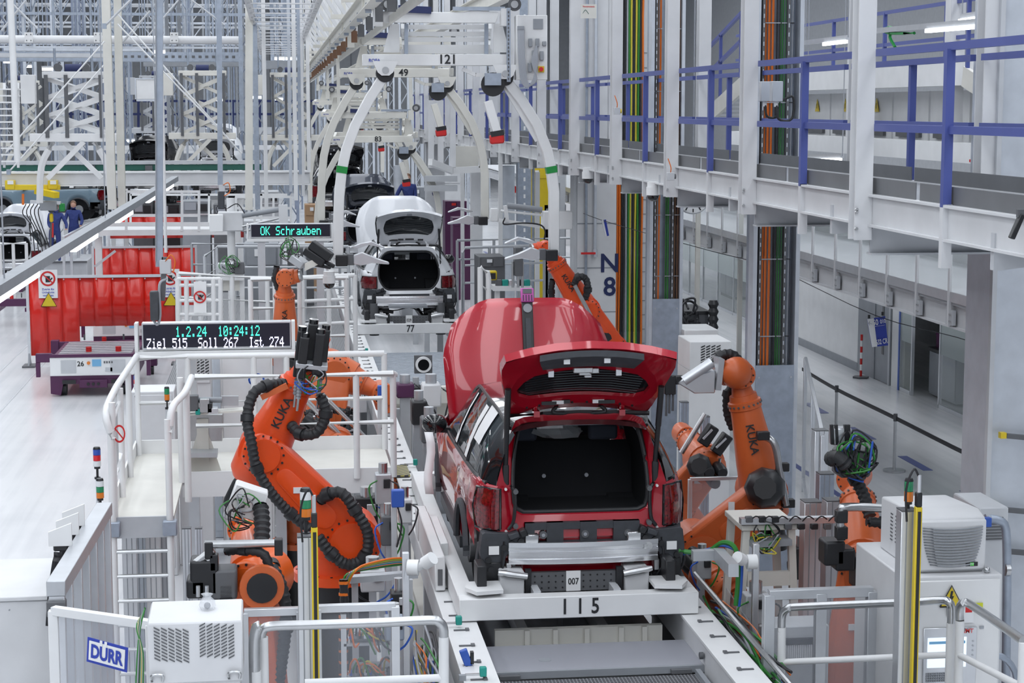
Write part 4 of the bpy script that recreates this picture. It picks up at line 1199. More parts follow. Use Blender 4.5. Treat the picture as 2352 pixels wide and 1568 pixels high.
def robot(label, col, Bp, Sp, Ep, Wp, n=(0, -1, 0), sc_=1.0, floor_z=0.0, wrist_dir=None, letters=True, hoses=(), Bpar=None, rear=.30, link_off=.16, pedestal=True, flip=False, motors=True):
 S, E, W = Vector(Sp), Vector(Ep), Vector(Wp); B = Vector(Bp)
 n, xh = basis(n)
 t = thing('industrial_robot', label, 'robot', (B.x, B.y, floor_z))
 k = sc_
 if pedestal:
  MB().axial((B.x, B.y, floor_z), (B.x, B.y, B.z), ((0, .40 * k), (.04, .40 * k), (.05, .30 * k), (.9, .30 * k), (1, .34 * k)), 20).build('pedestal', 'black', t)
 MB().axial(B, B + V(0, 0, .22 * k), ((0, .38 * k), (.35, .38 * k), (.4, .31 * k), (1, .30 * k)), 24).build('base_ring', col, t)
 bb_ = MB(); ring_bolts(bb_, B + V(0, 0, .075 * k), V(0, 0, 1), .345 * k, 18); bb_.build('bolt', 'black', t)
 # carousel up to the shoulder
 top = B + V(0, 0, .22 * k)
 cr = MB()
 rings = []
 for q in range(6):
  f = q / 5; c = top.lerp(S, f); r = (.30 - .06 * f) * k
  rings.append([c + V(r * math.cos(2 * PI * i / 16), r * math.sin(2 * PI * i / 16), 0) for i in range(16)])
 cr.loft(rings); cr.cyl(S - n * .22 * k, S + n * .20 * k, .25 * k, n=22)
 cr.build('carousel', col, t)
 MB().cyl(S - n * .22 * k, S - n * .46 * k, .13 * k, n=14).build('axis_motor', 'black', t)
 sj = S + n * link_off * k * .9; ej = E + n * link_off * k * .9
 la = MB(); capsule_arm(la, sj, ej, n, .235 * k, .185 * k, .20 * k)
 arm = la.build('link_arm', col, t, .012 * k, seg=2)
 d = (ej - sj).normalized(); s_ = n.cross(d).normalized()
 rp = MB(); capsule_arm(rp, sj + d * .34 * k + n * .10 * k, ej - d * .26 * k + n * .10 * k, n, .10 * k, .075 * k, .025 * k); rp.build('arm_recess', col, arm)
 MB().cyl(sj + n * .09 * k, sj + n * .125 * k, .19 * k, n=24).build('hub_cover', col, arm)
 bb_ = MB(); ring_bolts(bb_, sj + n * .10 * k, n, .215 * k, 18, .010 * k); ring_bolts(bb_, ej + n * .10 * k, n, .165 * k, 16, .010 * k); bb_.build('bolt', 'black', arm)
 MB().cyl(ej + n * .09 * k, ej + n * .12 * k, .14 * k, n=22).build('hub_cover', col, arm)
 MB().box(sj.lerp(ej, .62) + n * .118 * k, (.07 * k, .012, .05 * k)).build('warning_label', 'paper', arm)
 # elbow housing and forearm
 f = (W - E).normalized()
 eh = MB(); eh.cyl(E - n * .20 * k, E + n * .10 * k, .215 * k, n=24)
 eh.axial(E - f * rear * k, E + f * .26 * k, ((0, .15 * k), (.12, .20 * k), (.55, .215 * k), (1, .19 * k)), 18)
 hb = eh.build('elbow_housing', col, t)
 L = (W - E).length
 fa = MB().axial(E + f * .08 * k, W, ((0, .20 * k), (.25, .19 * k), (.7, .150 * k), (.84, .142 * k), (.85, .152 * k), (.93, .152 * k), (.94, .132 * k), (1, .125 * k)), 24).build('forearm', col, t)
 bb_ = MB(); x_, y_, d_ = frame_of(f)
 for i in range(20):
  a = 2 * PI * i / 20; c = E + f * (.08 * k + (L - .08 * k) * .895); r = .152 * k
  p = c + (x_ * math.cos(a) + y_ * math.sin(a)) * r
  bb_.cyl(p, p + (x_ * math.cos(a) + y_ * math.sin(a)) * .01, .010 * k, n=6)
 bb_.build('bolt', 'dgrey', fa)
 for i in range(3 if motors else 0):
  a = 2 * PI * i / 3 + .5
  c = E - f * rear * k + (x_ * math.cos(a) + y_ * math.sin(a)) * .085 * k
  mo = MB().axial(c, c - f * .26 * k, ((0, .062 * k), (.15, .070 * k), (.8, .070 * k), (1, .055 * k)), 12).build('wrist_motor', 'black', t)
  MB().cyl(c - f * .10 * k + V(0, 0, .06 * k), c - f * .10 * k + V(0, -.02, .12 * k), .016 * k, n=8).build('plug', 'steel', mo)
 m3 = E - n * .20 * k
 mo = MB().axial(m3, m3 - n * .24 * k, ((0, .12 * k), (.2, .13 * k), (.85, .12 * k), (1, .08 * k)), 8).build('elbow_motor', 'black', t)
 # wrist
 wd = Vector(wrist_dir).normalized() if wrist_dir is not None else f
 MB().axial(W, W + f * .14 * k, ((0, .105 * k), (.5, .09 * k), (1, .085 * k)), 16).build('wrist_neck', col, t)
 wc = W + f * .20 * k
 wr_ = MB(); wr_.cyl(wc - n * .15 * k, wc + n * .15 * k, .125 * k, n=22); wr_.axial(wc, wc + wd * .22 * k, ((0, .115 * k), (.7, .115 * k), (.72, .10 * k), (1, .10 * k)), 18)
 wo = wr_.build('wrist', col, t, .008 * k)
 bb_ = MB(); ring_bolts(bb_, wc + n * .145 * k, n, .10 * k, 10, .009 * k); bb_.build('bolt', 'black', wo)
 MB().cyl(wc + wd * .22 * k, wc + wd * .25 * k, .085 * k, n=18).build('tool_flange', 'steel', t)
 if letters:
  v = (CAM - E.lerp(W, .5)).normalized()
  g = (v - f * v.dot(f)).normalized()
  c = E + f * (.08 * k + (L - .08 * k) * .54) + g * (.178 * k + .004); f = (f - g * .078).normalized()
  up = f.cross(g) if not flip else -(f.cross(g))
  ux = f if not flip else -f
  text('lettering', 'KUKA', 'black', fa, c, ux, -up if (ux.cross(-up)).dot(g) > 0 else up, .105 * k)
 for pts, r in hoses:
  h = MB().hose([Vector(p) for p in pts], r).build('hose', 'rubber', t)
  P = [Vector(p) for p in pts]
  for i in range(1, len(P) - 1, 2):
   d0 = (P[i + 1] - P[i - 1]).normalized()
   MB().cyl(P[i] - d0 * .03, P[i] + d0 * .03, r * 1.3, n=12).build('hose_clamp', 'black', h)
 return t, wc + wd * .25 * k, wd
def spindle_tool(t, c, d, k=1.0, lean=None):
 """multi-spindle screwdriver head: black spindles and motors on a grey plate"""
 d = Vector(d).normalized(); x, y, _ = frame_of(d)
 MB().bar(c, c + d * .05 * k, .30 * k, .26 * k).build('tool_plate', 'alu_dull', t, .006)
 for i, (a, b, L0, L1, r) in enumerate(((-.10, .07, -.10, .36, .050), (.02, .09, -.06, .40, .055), (.12, .05, -.12, .33, .050), (-.05, -.08, -.05, .35, .052), (.09, -.08, -.10, .30, .050))):
  p = c + x * a * k + y * b * k
  sp = MB().bar(p + d * L0 * k, p + d * L1 * k, r * 1.7 * k, r * 1.9 * k).build('spindle_motor', 'black', t, .012 * k, seg=2)
  MB().cyl(p + d * (L1 - .02) * k, p + d * (L1 + .04) * k, r * .8 * k, n=12).build('motor_cap', 'gloss_black', sp)
  if i % 2 == 0:
   MB().tube([p + d * L0 * k, p - d * .25 * k, p - d * .42 * k], .012 * k, 8).build('screw_shaft', 'steel', sp)
   MB().hose([p + d * (L0 - .02) * k, p - d * .18 * k, p - d * .30 * k], .022 * k, .014, 8, .15).build('spring', 'mgrey', sp)
def cable_sprig(t, c, n=10, r=.18, seed=1, mats=('c_green', 'c_blue', 'c_black', 'c_grey', 'c_green'), th=.006, drop=0.0):
 rr = random.Random(seed); c = Vector(c)
 for i in range(n):
  a0 = rr.uniform(0, 2 * PI); p = [c + V(rr.uniform(-.4, .4) * r, rr.uniform(-.4, .4) * r, rr.uniform(-.4, .4) * r)]
  for k in range(3):
   p.append(c + V(math.cos(a0 + k) * r * rr.uniform(.5, 1.1), rr.uniform(-.6, .6) * r, math.sin(a0 + k) * r * rr.uniform(.5, 1.1) - drop * k / 3))
  p.append(c + V(rr.uniform(-.5, .5) * r, rr.uniform(-.4, .4) * r, -r * .6 - drop))
  MB().tube(p, th, 5, 5).build('cable', mats[i % len(mats)], t)
def hp(lst, Y): return [pY(x, y, Y + (d[0] if d else 0)) for x, y, *d in lst]
# L1: big red-orange robot left of the red car
Y = 16.4
r1, tc, td = robot('bright red-orange robot bending beside the ladder platform with black hoses', 'orange_red',
 pY(775, 1325, Y + .1), pY(806, 1236, Y), pY(606, 1034, Y), pY(688, 868, Y - .1), sc_=1.05, wrist_dir=V(.35, -.2, .8),
 hoses=((hp([(735, 905, -.35), (748, 950, -.35), (728, 992, -.35), (690, 996, -.3), (668, 975, -.2)], Y), .048),
   (hp([(655, 880, -.2), (612, 886, -.3), (582, 905, -.35), (568, 960, -.4), (578, 1020, -.45), (590, 1075, -.45), (622, 1130, -.45), (668, 1180, -.42), (712, 1215, -.4)], Y), .046),
   (hp([(735, 1150, -.3), (752, 1135, -.35), (785, 1132, -.38), (815, 1170, -.4), (845, 1225, -.42), (838, 1278, -.42), (800, 1296, -.4), (762, 1272, -.4), (730, 1232, -.38)], Y), .05)))
spindle_tool(r1, pY(715, 842, Y - .35), V(.12, -.10, 1), .92)
cable_sprig(r1, pY(712, 870, Y - .45), 9, .14, 5)
MB().bar(pY(600, 912, Y - .3), pY(660, 885, Y - .3), .05, .05).build('hose_holder', 'orange_dark', r1)
# L2: foreground robot seen from behind, lower left
Y = 13.6
r2, tc, td = robot('orange robot with horizontal motor block behind the slant-vented air cooler', 'orange',
 pY(640, 1840, Y + .3), pY(610, 1660, Y + .2), pY(592, 1330, Y), pY(572, 1225, Y + 1.3), n=(-.35, -.93, 0), sc_=1.0, letters=False, rear=.2, link_off=.13, motors=False,
 hoses=((hp([(585, 1150, .9), (598, 1190, .8), (602, 1250, .4), (625, 1300, -.1), (650, 1360, -.2), (656, 1440, -.2), (640, 1568, -.1)], Y), .045),
   (hp([(520, 1265, -.2), (560, 1262, -.3), (608, 1275, -.35), (618, 1330, -.35), (600, 1380, -.3)], Y), .035)))
p = pY(602, 1345, Y - .42)
MB().cyl(p, p + V(0, -.06, 0), .16, n=24).build('hollow_hub', 'orange_dark', r2)
MB().cyl(p + V(0, -.062, 0), p + V(0, -.07, 0), .11, n=20).build('hub_opening', 'black', r2)
for x, y, w, h, m in ((470, 1320, .20, .26, 'black'), (515, 1335, .19, .22, 'dgrey'), (452, 1345, .14, .14, 'black'), (520, 1350, .12, .13, 'black')):
 MB().box(pY(x, y, Y - .28), (w, .22, h)).build('drive_motor', m, r2, .02, seg=2)
for a, b in (((470, 1250), (640, 1247)), ((440, 1300), (490, 1262)), ((455, 1310), (490, 1280))):
 MB().cyl(pY(*a, Y - .35), pY(*b, Y - .35), .03, n=12).build('guard_bar', 'steel', r2)
for x, y in ((480, 1262), (640, 1255), (492, 1290)):
 MB().box(pY(x, y, Y - .35), (.06, .08, .12)).build('bar_clamp', 'black', r2, .006)
for x in (455, 475): MB().cyl(pY(x, 1345, Y - .42), pY(x, 1370, Y - .42), .016, n=8).build('connector', 'alu', r2)
bx = pY(568, 1150, Y + .6)
MB().box(bx, (.26, .18, .24), Matrix.Rotation(.35, 3, 'Y')).build('valve_box', 'white', r2, .01)
MB().hose(hp([(598, 1160, .5), (602, 1200, .4), (600, 1250, .3)], Y), .06).build('hose', 'rubber', r2)
cable_sprig(r2, pY(555, 1170, Y + .45), 8, .16, 8, ('c_black', 'c_grey', 'c_black', 'c_green'))
MB().box(pY(600, 1440, Y - .3), (.14, .004, .05)).build('marking_strip', 'yellow', r2)
text('marking', '+IP', 'black', r2, pY(600, 1440, Y - .31), (1, 0, 0), (0, 0, 1), .05)
# L3: robots behind the platform railing
Y = 22.4
r3, tc, td = robot('orange robot with round shoulder seen through the white platform railing', 'orange_dark',
 pY(735, 1190, Y + .4), pY(726, 1042, Y), pY(760, 850, Y + .3), pY(838, 885, Y + .2), sc_=1.15, n=(.1, -1, 0), letters=False, wrist_dir=V(.3, -.1, -1), link_off=.2,
 hoses=((hp([(690, 1100, -.4), (735, 1070, -.45), (790, 1060, -.45), (840, 1065, -.4)], Y), .05),
   (hp([(700, 950, -.3), (760, 940, -.35), (810, 955, -.35)], Y), .045)))
spindle_tool(r3, pY(800, 985, Y - .5), V(.2, -.2, 1), .6)
Y = 21.4
r3b, tc, td = robot('orange robot arm reaching low towards the conveyor behind the platform railing', 'orange_dark',
 pY(690, 1250, Y - .3), pY(690, 1100, Y - .5), pY(775, 1020, Y - .6), pY(868, 1090, Y - .7), sc_=.85, letters=True, link_off=.18, wrist_dir=V(.3, 0, -1))
MB().cyl(pY(690, 905, Y - .7), pY(840, 1060, Y - .7), .03).build('guide_rod', 'steel', r3b)
MB().cyl(pY(740, 905, Y - .6), pY(870, 1035, Y - .6), .025).build('guide_rod', 'steel', r3b)
# L4: tall orange robot before the OK display
Y = 25.0
r4, tc, td = robot('slim orange robot standing upright beside the OK display', 'orange_dark',
 pY(740, 1010, Y + .2), pY(720, 945, Y), pY(655, 800, Y), pY(654, 668, Y - .2), sc_=.92, wrist_dir=V(.9, -.2, .15),
 hoses=((hp([(655, 770, -.35), (618, 768, -.4), (600, 775, -.4)], Y), .04),
   (hp([(648, 780, -.4), (620, 790, -.4), (608, 815, -.4), (612, 850, -.4)], Y), .04),
   (hp([(636, 610, -.15), (632, 640, -.15), (640, 668, -.15)], Y), .04)))
pl = MB(); a, b = pY(690, 600, Y - .4), pY(770, 560, Y - .5)
for i, (x0, y0, x1, y1, w) in enumerate(((700, 575, 745, 605, .10), (715, 560, 760, 592, .12), (725, 590, 768, 612, .05), (705, 605, 760, 615, .04))):
 MB().bar(pY(x0, y0, Y - .4), pY(x1, y1, Y - .5), w, w).build('spindle_motor', 'black', r4, .01)
MB().bar(pY(672, 590, Y - .35), pY(700, 610, Y - .4), .26, .10).build('tool_plate', 'alu_dull', r4, .01)
MB().prism([(0, 0), (.25, .12), (.22, .2), (0, .1)], pY(700, 622, Y - .45), (1, 0, 0), (0, 0, 1), .04).build('tool_bracket', 'cream', r4)
cable_sprig(r4, pY(665, 572, Y - .4), 8, .16, 13, ('c_green', 'c_black', 'c_black', 'c_green'))
# R1: right robot beside the red car
Y = 17.2
r5, tc, td = robot('upright orange robot reaching for the red tailgate beside the cable column', 'orange_dark',
 pY(1570, 1395, Y + .3), pY(1600, 1262, Y + .1), pY(1752, 1128, Y), pY(1706, 905, Y), sc_=1.05, wrist_dir=V(-1, -.1, .05), flip=True,
 hoses=((hp([(1640, 838, .1), (1655, 818, .1), (1680, 814, .1), (1700, 832, .1)], Y), .05),
   (hp([(1690, 880, .25), (1672, 905, .25), (1672, 950, .25), (1685, 985, .25)], Y), .045)))
MB().ball(pY(1692, 856, Y - .1), .155, 20, 14, (1, .9, 1)).build('wrist_cover', 'orange_dark', r5)
MB().bar(pY(1640, 855, Y), pY(1652, 856, Y), .30, .30).build('tool_plate', 'alu_dull', r5)
MB().prism([(0, 0), (.30, .06), (.30, -.16), (.10, -.16), (-.06, -.06)], pY(1566, 862, Y), (1, 0, 0), (0, 0, 1), .12).build('tool_bracket', 'alu', r5, .01)
MB().cyl(pY(1570, 875, Y - .1), pY(1635, 832, Y - .1), .05, n=10).build('bracket_tube', 'alu', r5)
for i, x in enumerate((1531, 1538, 1546)):
 MB().bar(pY(x, 862, Y - .05), pY(x, 905, Y - .05), .045, .06).build('spindle_motor', 'black', r5, .006)
 MB().cyl(pY(x, 905, Y - .05), pY(x - 1, 955 - 6 * i, Y - .05), .012, n=8).build('screw_shaft', 'dgrey', r5)
MB().box(pY(1562, 872, Y - .05), (.10, .08, .08)).build('coupling', 'black', r5, .006)
MB().axial(pY(1757, 1120, Y - .25), pY(1757, 1120, Y - .55), ((0, .19), (.3, .20), (.8, .17), (1, .11)), 9).build('axis_motor', 'black', r5)
MB().tube(hp([(1752, 1000, -.3), (1778, 1018, -.35), (1790, 1075, -.35), (1806, 1160, -.35)], Y), .035, 10, 5).build('guard_bar', 'steel', r5)
for x, y in ((1752, 1000), (1797, 1072), (1810, 1155)): MB().box(pY(x, y, Y - .33), (.12, .08, .08)).build('bar_clamp', 'black', r5, .006)
MB().box(pY(1680, 1163, Y - .42), (.06, .004, .09)).build('warning_label', 'paper', r5)
# R2: tilted forearm behind the red car, right
Y = 19.4
r6, tc, td = robot('orange robot with two black wrist motors between the red car and the cable column', 'orange_dark',
 pY(1560, 1230, Y + .3), pY(1545, 1150, Y + .2), pY(1618, 1060, Y), pY(1580, 1010, Y + .8), sc_=.95, letters=False)
for x0, y0, x1, y1 in ((1612, 1020, 1640, 978), (1642, 1040, 1672, 998)):
 MB().bar(pY(x0, y0, Y - .3), pY(x1, y1, Y - .3), .12, .12).build('drive_motor', 'black', r6, .012)
 MB().bar(pY(x0 + 3, y0 - 12, Y - .38), pY(x1 - 4, y1 + 8, Y - .38), .02, .02).build('connector', 'alu', r6)
MB().axial(pY(1606, 1070, Y - .3), pY(1606, 1070, Y - .5), ((0, .14), (.8, .13), (1, .09)), 8).build('axis_motor', 'black', r6)
MB().cyl(pY(1565, 1040, Y - .2), pY(1620, 950, Y - .2), .03).build('guard_bar', 'steel', r6)
# R3: right foreground robot with cable head
Y = 14.4
r7, tc, td = robot('orange robot with tangled cable head beside the electrical cabinet', 'orange_dark',
 pY(1945, 1850, Y + .2), pY(1945, 1640, Y), pY(1990, 1290, Y), pY(1968, 1135, Y + .6), n=(-.5, -.85, 0), sc_=1.0, letters=False, link_off=.12, motors=False,
 hoses=((hp([(1940, 1062, .2), (1965, 1100, .1), (1985, 1140, .0), (1998, 1185, -.1)], Y), .05),
   (hp([(1990, 1198, -.3), (2030, 1200, -.3), (2060, 1202, -.2)], Y), .04)))
for x, y, w, h in ((1910, 1265, .17, .20), (1978, 1310, .15, .26), (1935, 1280, .16, .18)):
 MB().box(pY(x, y, Y - .3), (w, .2, h)).build('drive_motor', 'black', r7, .02, seg=2)
MB().tube(hp([(1932, 1240, -.4), (1930, 1175, -.4), (1950, 1164, -.4), (2050, 1168, -.3)], Y), .035, 10, 4).build('guard_bar', 'steel', r7)
for x, y in ((1932, 1185), (1932, 1222)): MB().box(pY(x, y, Y - .4), (.09, .08, .10)).build('bar_clamp', 'black', r7, .006)
hd_ = MB().box(pY(1955, 1060, Y), (.26, .25, .22)).build('tool_head', 'dgrey', r7, .02)
MB().box(pY(1930, 1000, Y), (.16, .12, .14)).build('tool_block', 'alu', r7, .01)
for x in (1912, 1922, 1943, 1950):
 MB().bar(pY(x, 1020, Y - .05), pY(x - 2, 975, Y - .05), .025, .03).build('gripper_pin', 'black', r7)
MB().hose(hp([(1905, 1055, -.1), (1925, 1050, -.2), (1945, 1070, -.2)], Y), .06).build('hose', 'rubber', r7)
cable_sprig(r7, pY(1965, 1050, Y - .15), 22, .19, 21, ('c_black', 'c_blue', 'c_green', 'c_black', 'c_black', 'c_black', 'c_green'), .008)
# R4: far orange robot by the hanger clamp
Y = 27.0
r8, tc, td = robot('bright orange robot leaning beside the open hanger arm behind the red bonnet', 'orange_red',
 pY(1420, 850, Y + .3), pY(1400, 800, Y + .2), pY(1345, 712, Y), pY(1272, 598, Y), sc_=1.0, flip=True, wrist_dir=V(-1, -.2, 0),
 hoses=((hp([(1318, 655, -.2), (1328, 636, -.25), (1345, 640, -.25), (1350, 665, -.25), (1342, 690, -.2)], Y), .05),
   (hp([(1270, 640, .1), (1266, 670, .1), (1272, 700, .1)], Y), .045)))
MB().cyl(pY(1320, 655, Y - .35), pY(1362, 735, Y - .35), .03).build('guard_bar', 'steel', r8)
MB().box(pY(1190, 600, Y - .1), (.12, .2, .42)).build('tool_block', 'dgrey', r8, .01)
for x in (1178, 1190, 1200): MB().cyl(pY(x, 600, Y - .15), pY(x, 660, Y - .15), .02, n=8).build('screw_shaft', 'steel', r8)
# R5: low robot body at the right of the carrier
Y = 15.7
r9, tc, td = robot('low orange robot half hidden under the cable tray beside carrier 115', 'orange_dark',
 pY(1690, 1530, Y + .4), pY(1690, 1440, Y + .3), pY(1648, 1345, Y), pY(1690, 1385, Y - .2), sc_=.85, n=(.2, -1, 0), letters=True)
# ================================================================== OVERHEAD HANGERS AND TRACK
def px_bar(x0, y0, x1, y1, Y, w, h=None, Y1=None):
 return MB().bar(pY(x0, y0, Y), pY(x1, y1, Y if Y1 is None else Y1), w, h)
def hanger(Y, ref, num, label, lo=0, full=True, clamps=True):
 """white overhead car hanger; pixel shape taken from the nearest one (ref 1000,138 at 25 m)"""
 R0 = pY(1000, 138, 25.0); R1 = pY(ref[0], ref[1], Y)
 t = thing('vehicle_hanger', label, 'hanger', R1)
 def q(x, y, d=0): return pY(x, y, 25.0 + d) - R0 + R1
 c = 'white' if full else 'cream'
 MB().bar(q(832, 138), q(1166, 138), .14, .15).build('main_beam', c, t, .006)
 MB().bar(q(832, 138, 2.6), q(1166, 138, 2.6), .14, .15).build('main_beam', c, t, .006)
 for x in (845, 1150):
  MB().bar(q(x, 136, .1), q(x, 136, 2.6), .10, .12).build('side_beam', c, t)
 if num: text('number', num, 'black', t, q(1028, 137, -.08), (1, 0, 0), (0, 0, 1), .17)
 text('logo', 'ROFA', 'sign_blue', t, q(860, 139, -.08), (1, 0, 0), (0, 0, 1), .06)
 MB().prism([(-.75, -.07), (.75, -.07), (.8, .07), (.45, .1), (.3, .07), (-.3, .07), (-.45, .1), (-.8, .07)], q(1010, 40), (1, 0, 0), (0, 0, 1), -.12).build('upper_beam', c, t, .005)
 for x in (868, 1160):
  MB().bar(q(x, 20, .0), q(x, 60, 0), .12, .2).build('end_plate', c, t)
  MB().cyl(q(x + 22, 10, -.1), q(x + 22, 10, .1), .09, n=20).build('wheel', 'dgrey', t)
  MB().cyl(q(x + 22, 10, -.13), q(x + 22, 10, -.1), .05, n=16).build('wheel_hub', 'steel', t)
 for y, w in ((62, 190), (78, 200), (91, 178), (108, 200), (118, 210)):
  MB().bar(q(1025 - w / 2, y, .3), q(1025 + w / 2, y, .3), .05, .06).build('scissor_bar', c, t)
 for s in (-1, 1):
  MB().bar(q(1025 + s * 92, 55, .2), q(1025 + s * 92, 124, .2), .05, .05).build('scissor_post', 'galv', t)
  MB().bar(q(1025 + s * 100, 60, .6), q(1025 + s * 96, 122, 1.6), .05, .07).build('scissor_arm', c, t)
  MB().bar(q(1025 + s * 100, 60, 1.6), q(1025 + s * 96, 122, .6), .05, .07).build('scissor_arm', c, t)
  MB().prism([(0, 0), (.12 * s, 0), (.22 * s, -.38), (.0, -.38)], q(1025 + s * 108, 55, .25), (1, 0, 0), (0, 0, 1), .03).build('gusset', c, t)
 if Y > 40:
  for x in (868, 1160): MB().bar(q(x, 30, .3), V(q(x, 30).x, Y + .3, 7.1), .08, .08, up=(0, 1, 0)).build('drop_post', c, t)
 MB().bar(q(915, 20), q(990, 24), .1, .09).build('drive_motor', 'navy', t)
 MB().bar(q(1040, 20), q(1160, 20), .04, .05).build('cable_tray', 'galv', t)
 # arms
 for dy in (0.0,) :
  LA = [(884, 172), (850, 225), (815, 290), (795, 345), (785, 390), (779, 450), (777, 520), (777, 592)]
  RA = [(1158, 180), (1196, 228), (1232, 285), (1256, 345), (1266, 390), (1272, 440), (1272, 520), (1272, 580)]
  for nm, A, s in (('L', LA, -1), ('R', RA, 1)):
   P = [q(x, y, dy) for x, y in A]
   rings = []
   for i, p in enumerate(P):
    d = (P[min(i + 1, len(P) - 1)] - P[max(0, i - 1)]).normalized()
    xx = V(0, 1, 0).cross(d).normalized()
    w, h = .068, .075
    rings.append([p + xx * w * a + V(0, 1, 0) * h * b for a, b in ((-1, -1), (1, -1), (1, 1), (-1, 1))])
   MB().loft(rings).build('grip_arm', c, t, .01)
   e = P[-1]
   if full:
    p = P[4]; d = (P[5] - P[3]).normalized()
    MB().bar(p - d * .05, p + d * .04, .145, .16, up=(0, 1, 0)).build('green_tape', 'green', t)
   MB().cyl(P[0] + V(0, -.09, .02), P[0] + V(0, .09, .02), .12, n=22).build('pivot_disc', 'black', t)
   MB().prism([(-.17, .13), (.17, .13), (.10, -.02), (.05, -.06), (-.05, -.06), (-.10, -.02)], P[0] + V(0, -.12, .05), (1, 0, 0), (0, 0, 1), .02).build('pivot_plate', c, t)
   MB().cyl(P[0] + V(0, -.15, .06), P[0] + V(0, -.1, .06), .045, n=14).build('pivot_pin', 'steel', t)
   if clamps:
    cl = MB().box(e + V(-s * .04, -.05, -.03), (.16, .16, .15)).build('rubber_pad', 'black', t, .012, seg=2)
    MB().box(e + V(-s * .16, -.02, -.02), (.09, .14, .15)).build('clamp_plate', 'dgrey', t, .008)
    MB().prism([(0, .06), (.12, .10), (.30, .02), (.48, -.04), (.48, -.07), (.25, -.05), (.1, -.08), (0, -.06)] if s < 0 else [(0, .06), (0, -.06), (-.1, -.08), (-.25, -.05), (-.48, -.07), (-.48, -.04), (-.30, .02), (-.12, .10)], e + V(-s * .20, .0, -.02), (1, 0, 0), (0, 0, 1), .10).build('clamp_jaw', 'alu', t, .01)
    MB().prism([(0, .02), (.12, .07), (.28, .10), (.46, .02), (.46, .0), (.25, .05), (.1, .0)] if s < 0 else [(0, .02), (-.1, .0), (-.25, .05), (-.46, .0), (-.46, .02), (-.28, .10), (-.12, .07)], e + V(-s * .18, .35, .10), (1, 0, 0), (0, 0, 1), .08).build('clamp_jaw', 'alu', t, .01)
  MB().bar(q(1150, 178), q(1236, 322), .05, .09).build('arm_brace', c, t)
  MB().bar(q(1062, 158), q(1092, 172), .05, .05).bar(q(1092, 172), q(1160, 172), .05, .05).build('link_rod', c, t)
  # stop arms with red tips
  for x0, y0, x1, y1, tip in ((1120, 232, 1142, 306, 'black'),):
   MB().bar(q(x0, y0, -.1), q(x1, y1, -.1), .14, .11).build('stop_arm', c, t)
   MB().bar(q(x1 - 2, y1 + 2, -.1), q(x1, y1 + 24, -.1), .19, .14).build('red_bumper', 'red', t, .02)
   MB().bar(q(x1 - 2, y1 - 6, -.1), q(x1, y1 + 6, -.1), .18, .15).build('bumper_cap', tip, t)
   MB().cyl(q(x0 + 12, y0 - 38, .1), q(x0 + 12, y0 - 38, -.1), .16, n=24).build('cable_reel', 'black', t)
   MB().box(q(x0 + 12, y0 - 50, -.15), (.22, .04, .16)).build('reel_bracket', 'galv', t)
 if full:
  cb = MB().bar(q(1184, 110, -.1), q(1254, 110, -.1), .28, .85).build('control_cabinet', 'white', t, .006)
  MB().box(q(1236, 55, -.25), (.13, .01, .13)).build('vent_grille', 'mgrey', cb)
  for x, y, w, h in ((1218, 98, .05, .11), (1234, 98, .05, .11), (1226, 126, .05, .12), (1244, 128, .05, .12), (1217, 155, .05, .12), (1250, 100, .05, .06)):
   MB().box(q(x, y, -.26), (w, .05, h)).build('plug', 'mgrey', cb, .006)
  MB().box(q(1243, 159, -.25), (.08, .02, .08)).build('switch_plate', 'yellow', cb)
  MB().cyl(q(1243, 159, -.25), q(1243, 159, -.3), .03, n=12).build('rotary_switch', 'red', cb)
  for i in range(6):
   o = i * 2.4
   MB().tube([q(1190 + o, 60, -.26), q(1192 + o, 130, -.3), q(1198 + o, 185, -.3), q(1212 + o * .6, 200 - o * .4, -.3), q(1226 + o * .5, 180, -.3), q(1234 - o, 140, -.3), q(1232, 105, -.28)], .012, 6, 4).build('cable', 'c_grey', t)
  st = MB().bar(q(1168, 18, -.12), q(1168, 188, -.12), .05, .05).build('perforated_strut', 'galv', t)
  for y in range(28, 186, 9): MB().box(q(1168, y, -.15), (.018, .01, .03)).build('slot', 'dgrey', st)
 return t
hanger(25.0, (1000, 138), '121', 'white overhead hanger numbered 121 with open curved arms')
hanger(33.2, (906, 168), '49', 'white overhead hanger close behind hanger 121', full=False)
hanger(44.2, (853, 320), '83', 'low white overhead hanger numbered 83 over the dark cars', full=False)
hanger(56.0, (812, 262), '', 'cream overhead hanger over the black SUV', full=False, clamps=False)
hanger(70.0, (778, 236), '', 'small cream overhead hanger under the track end beyond the black SUV', full=False, clamps=False)
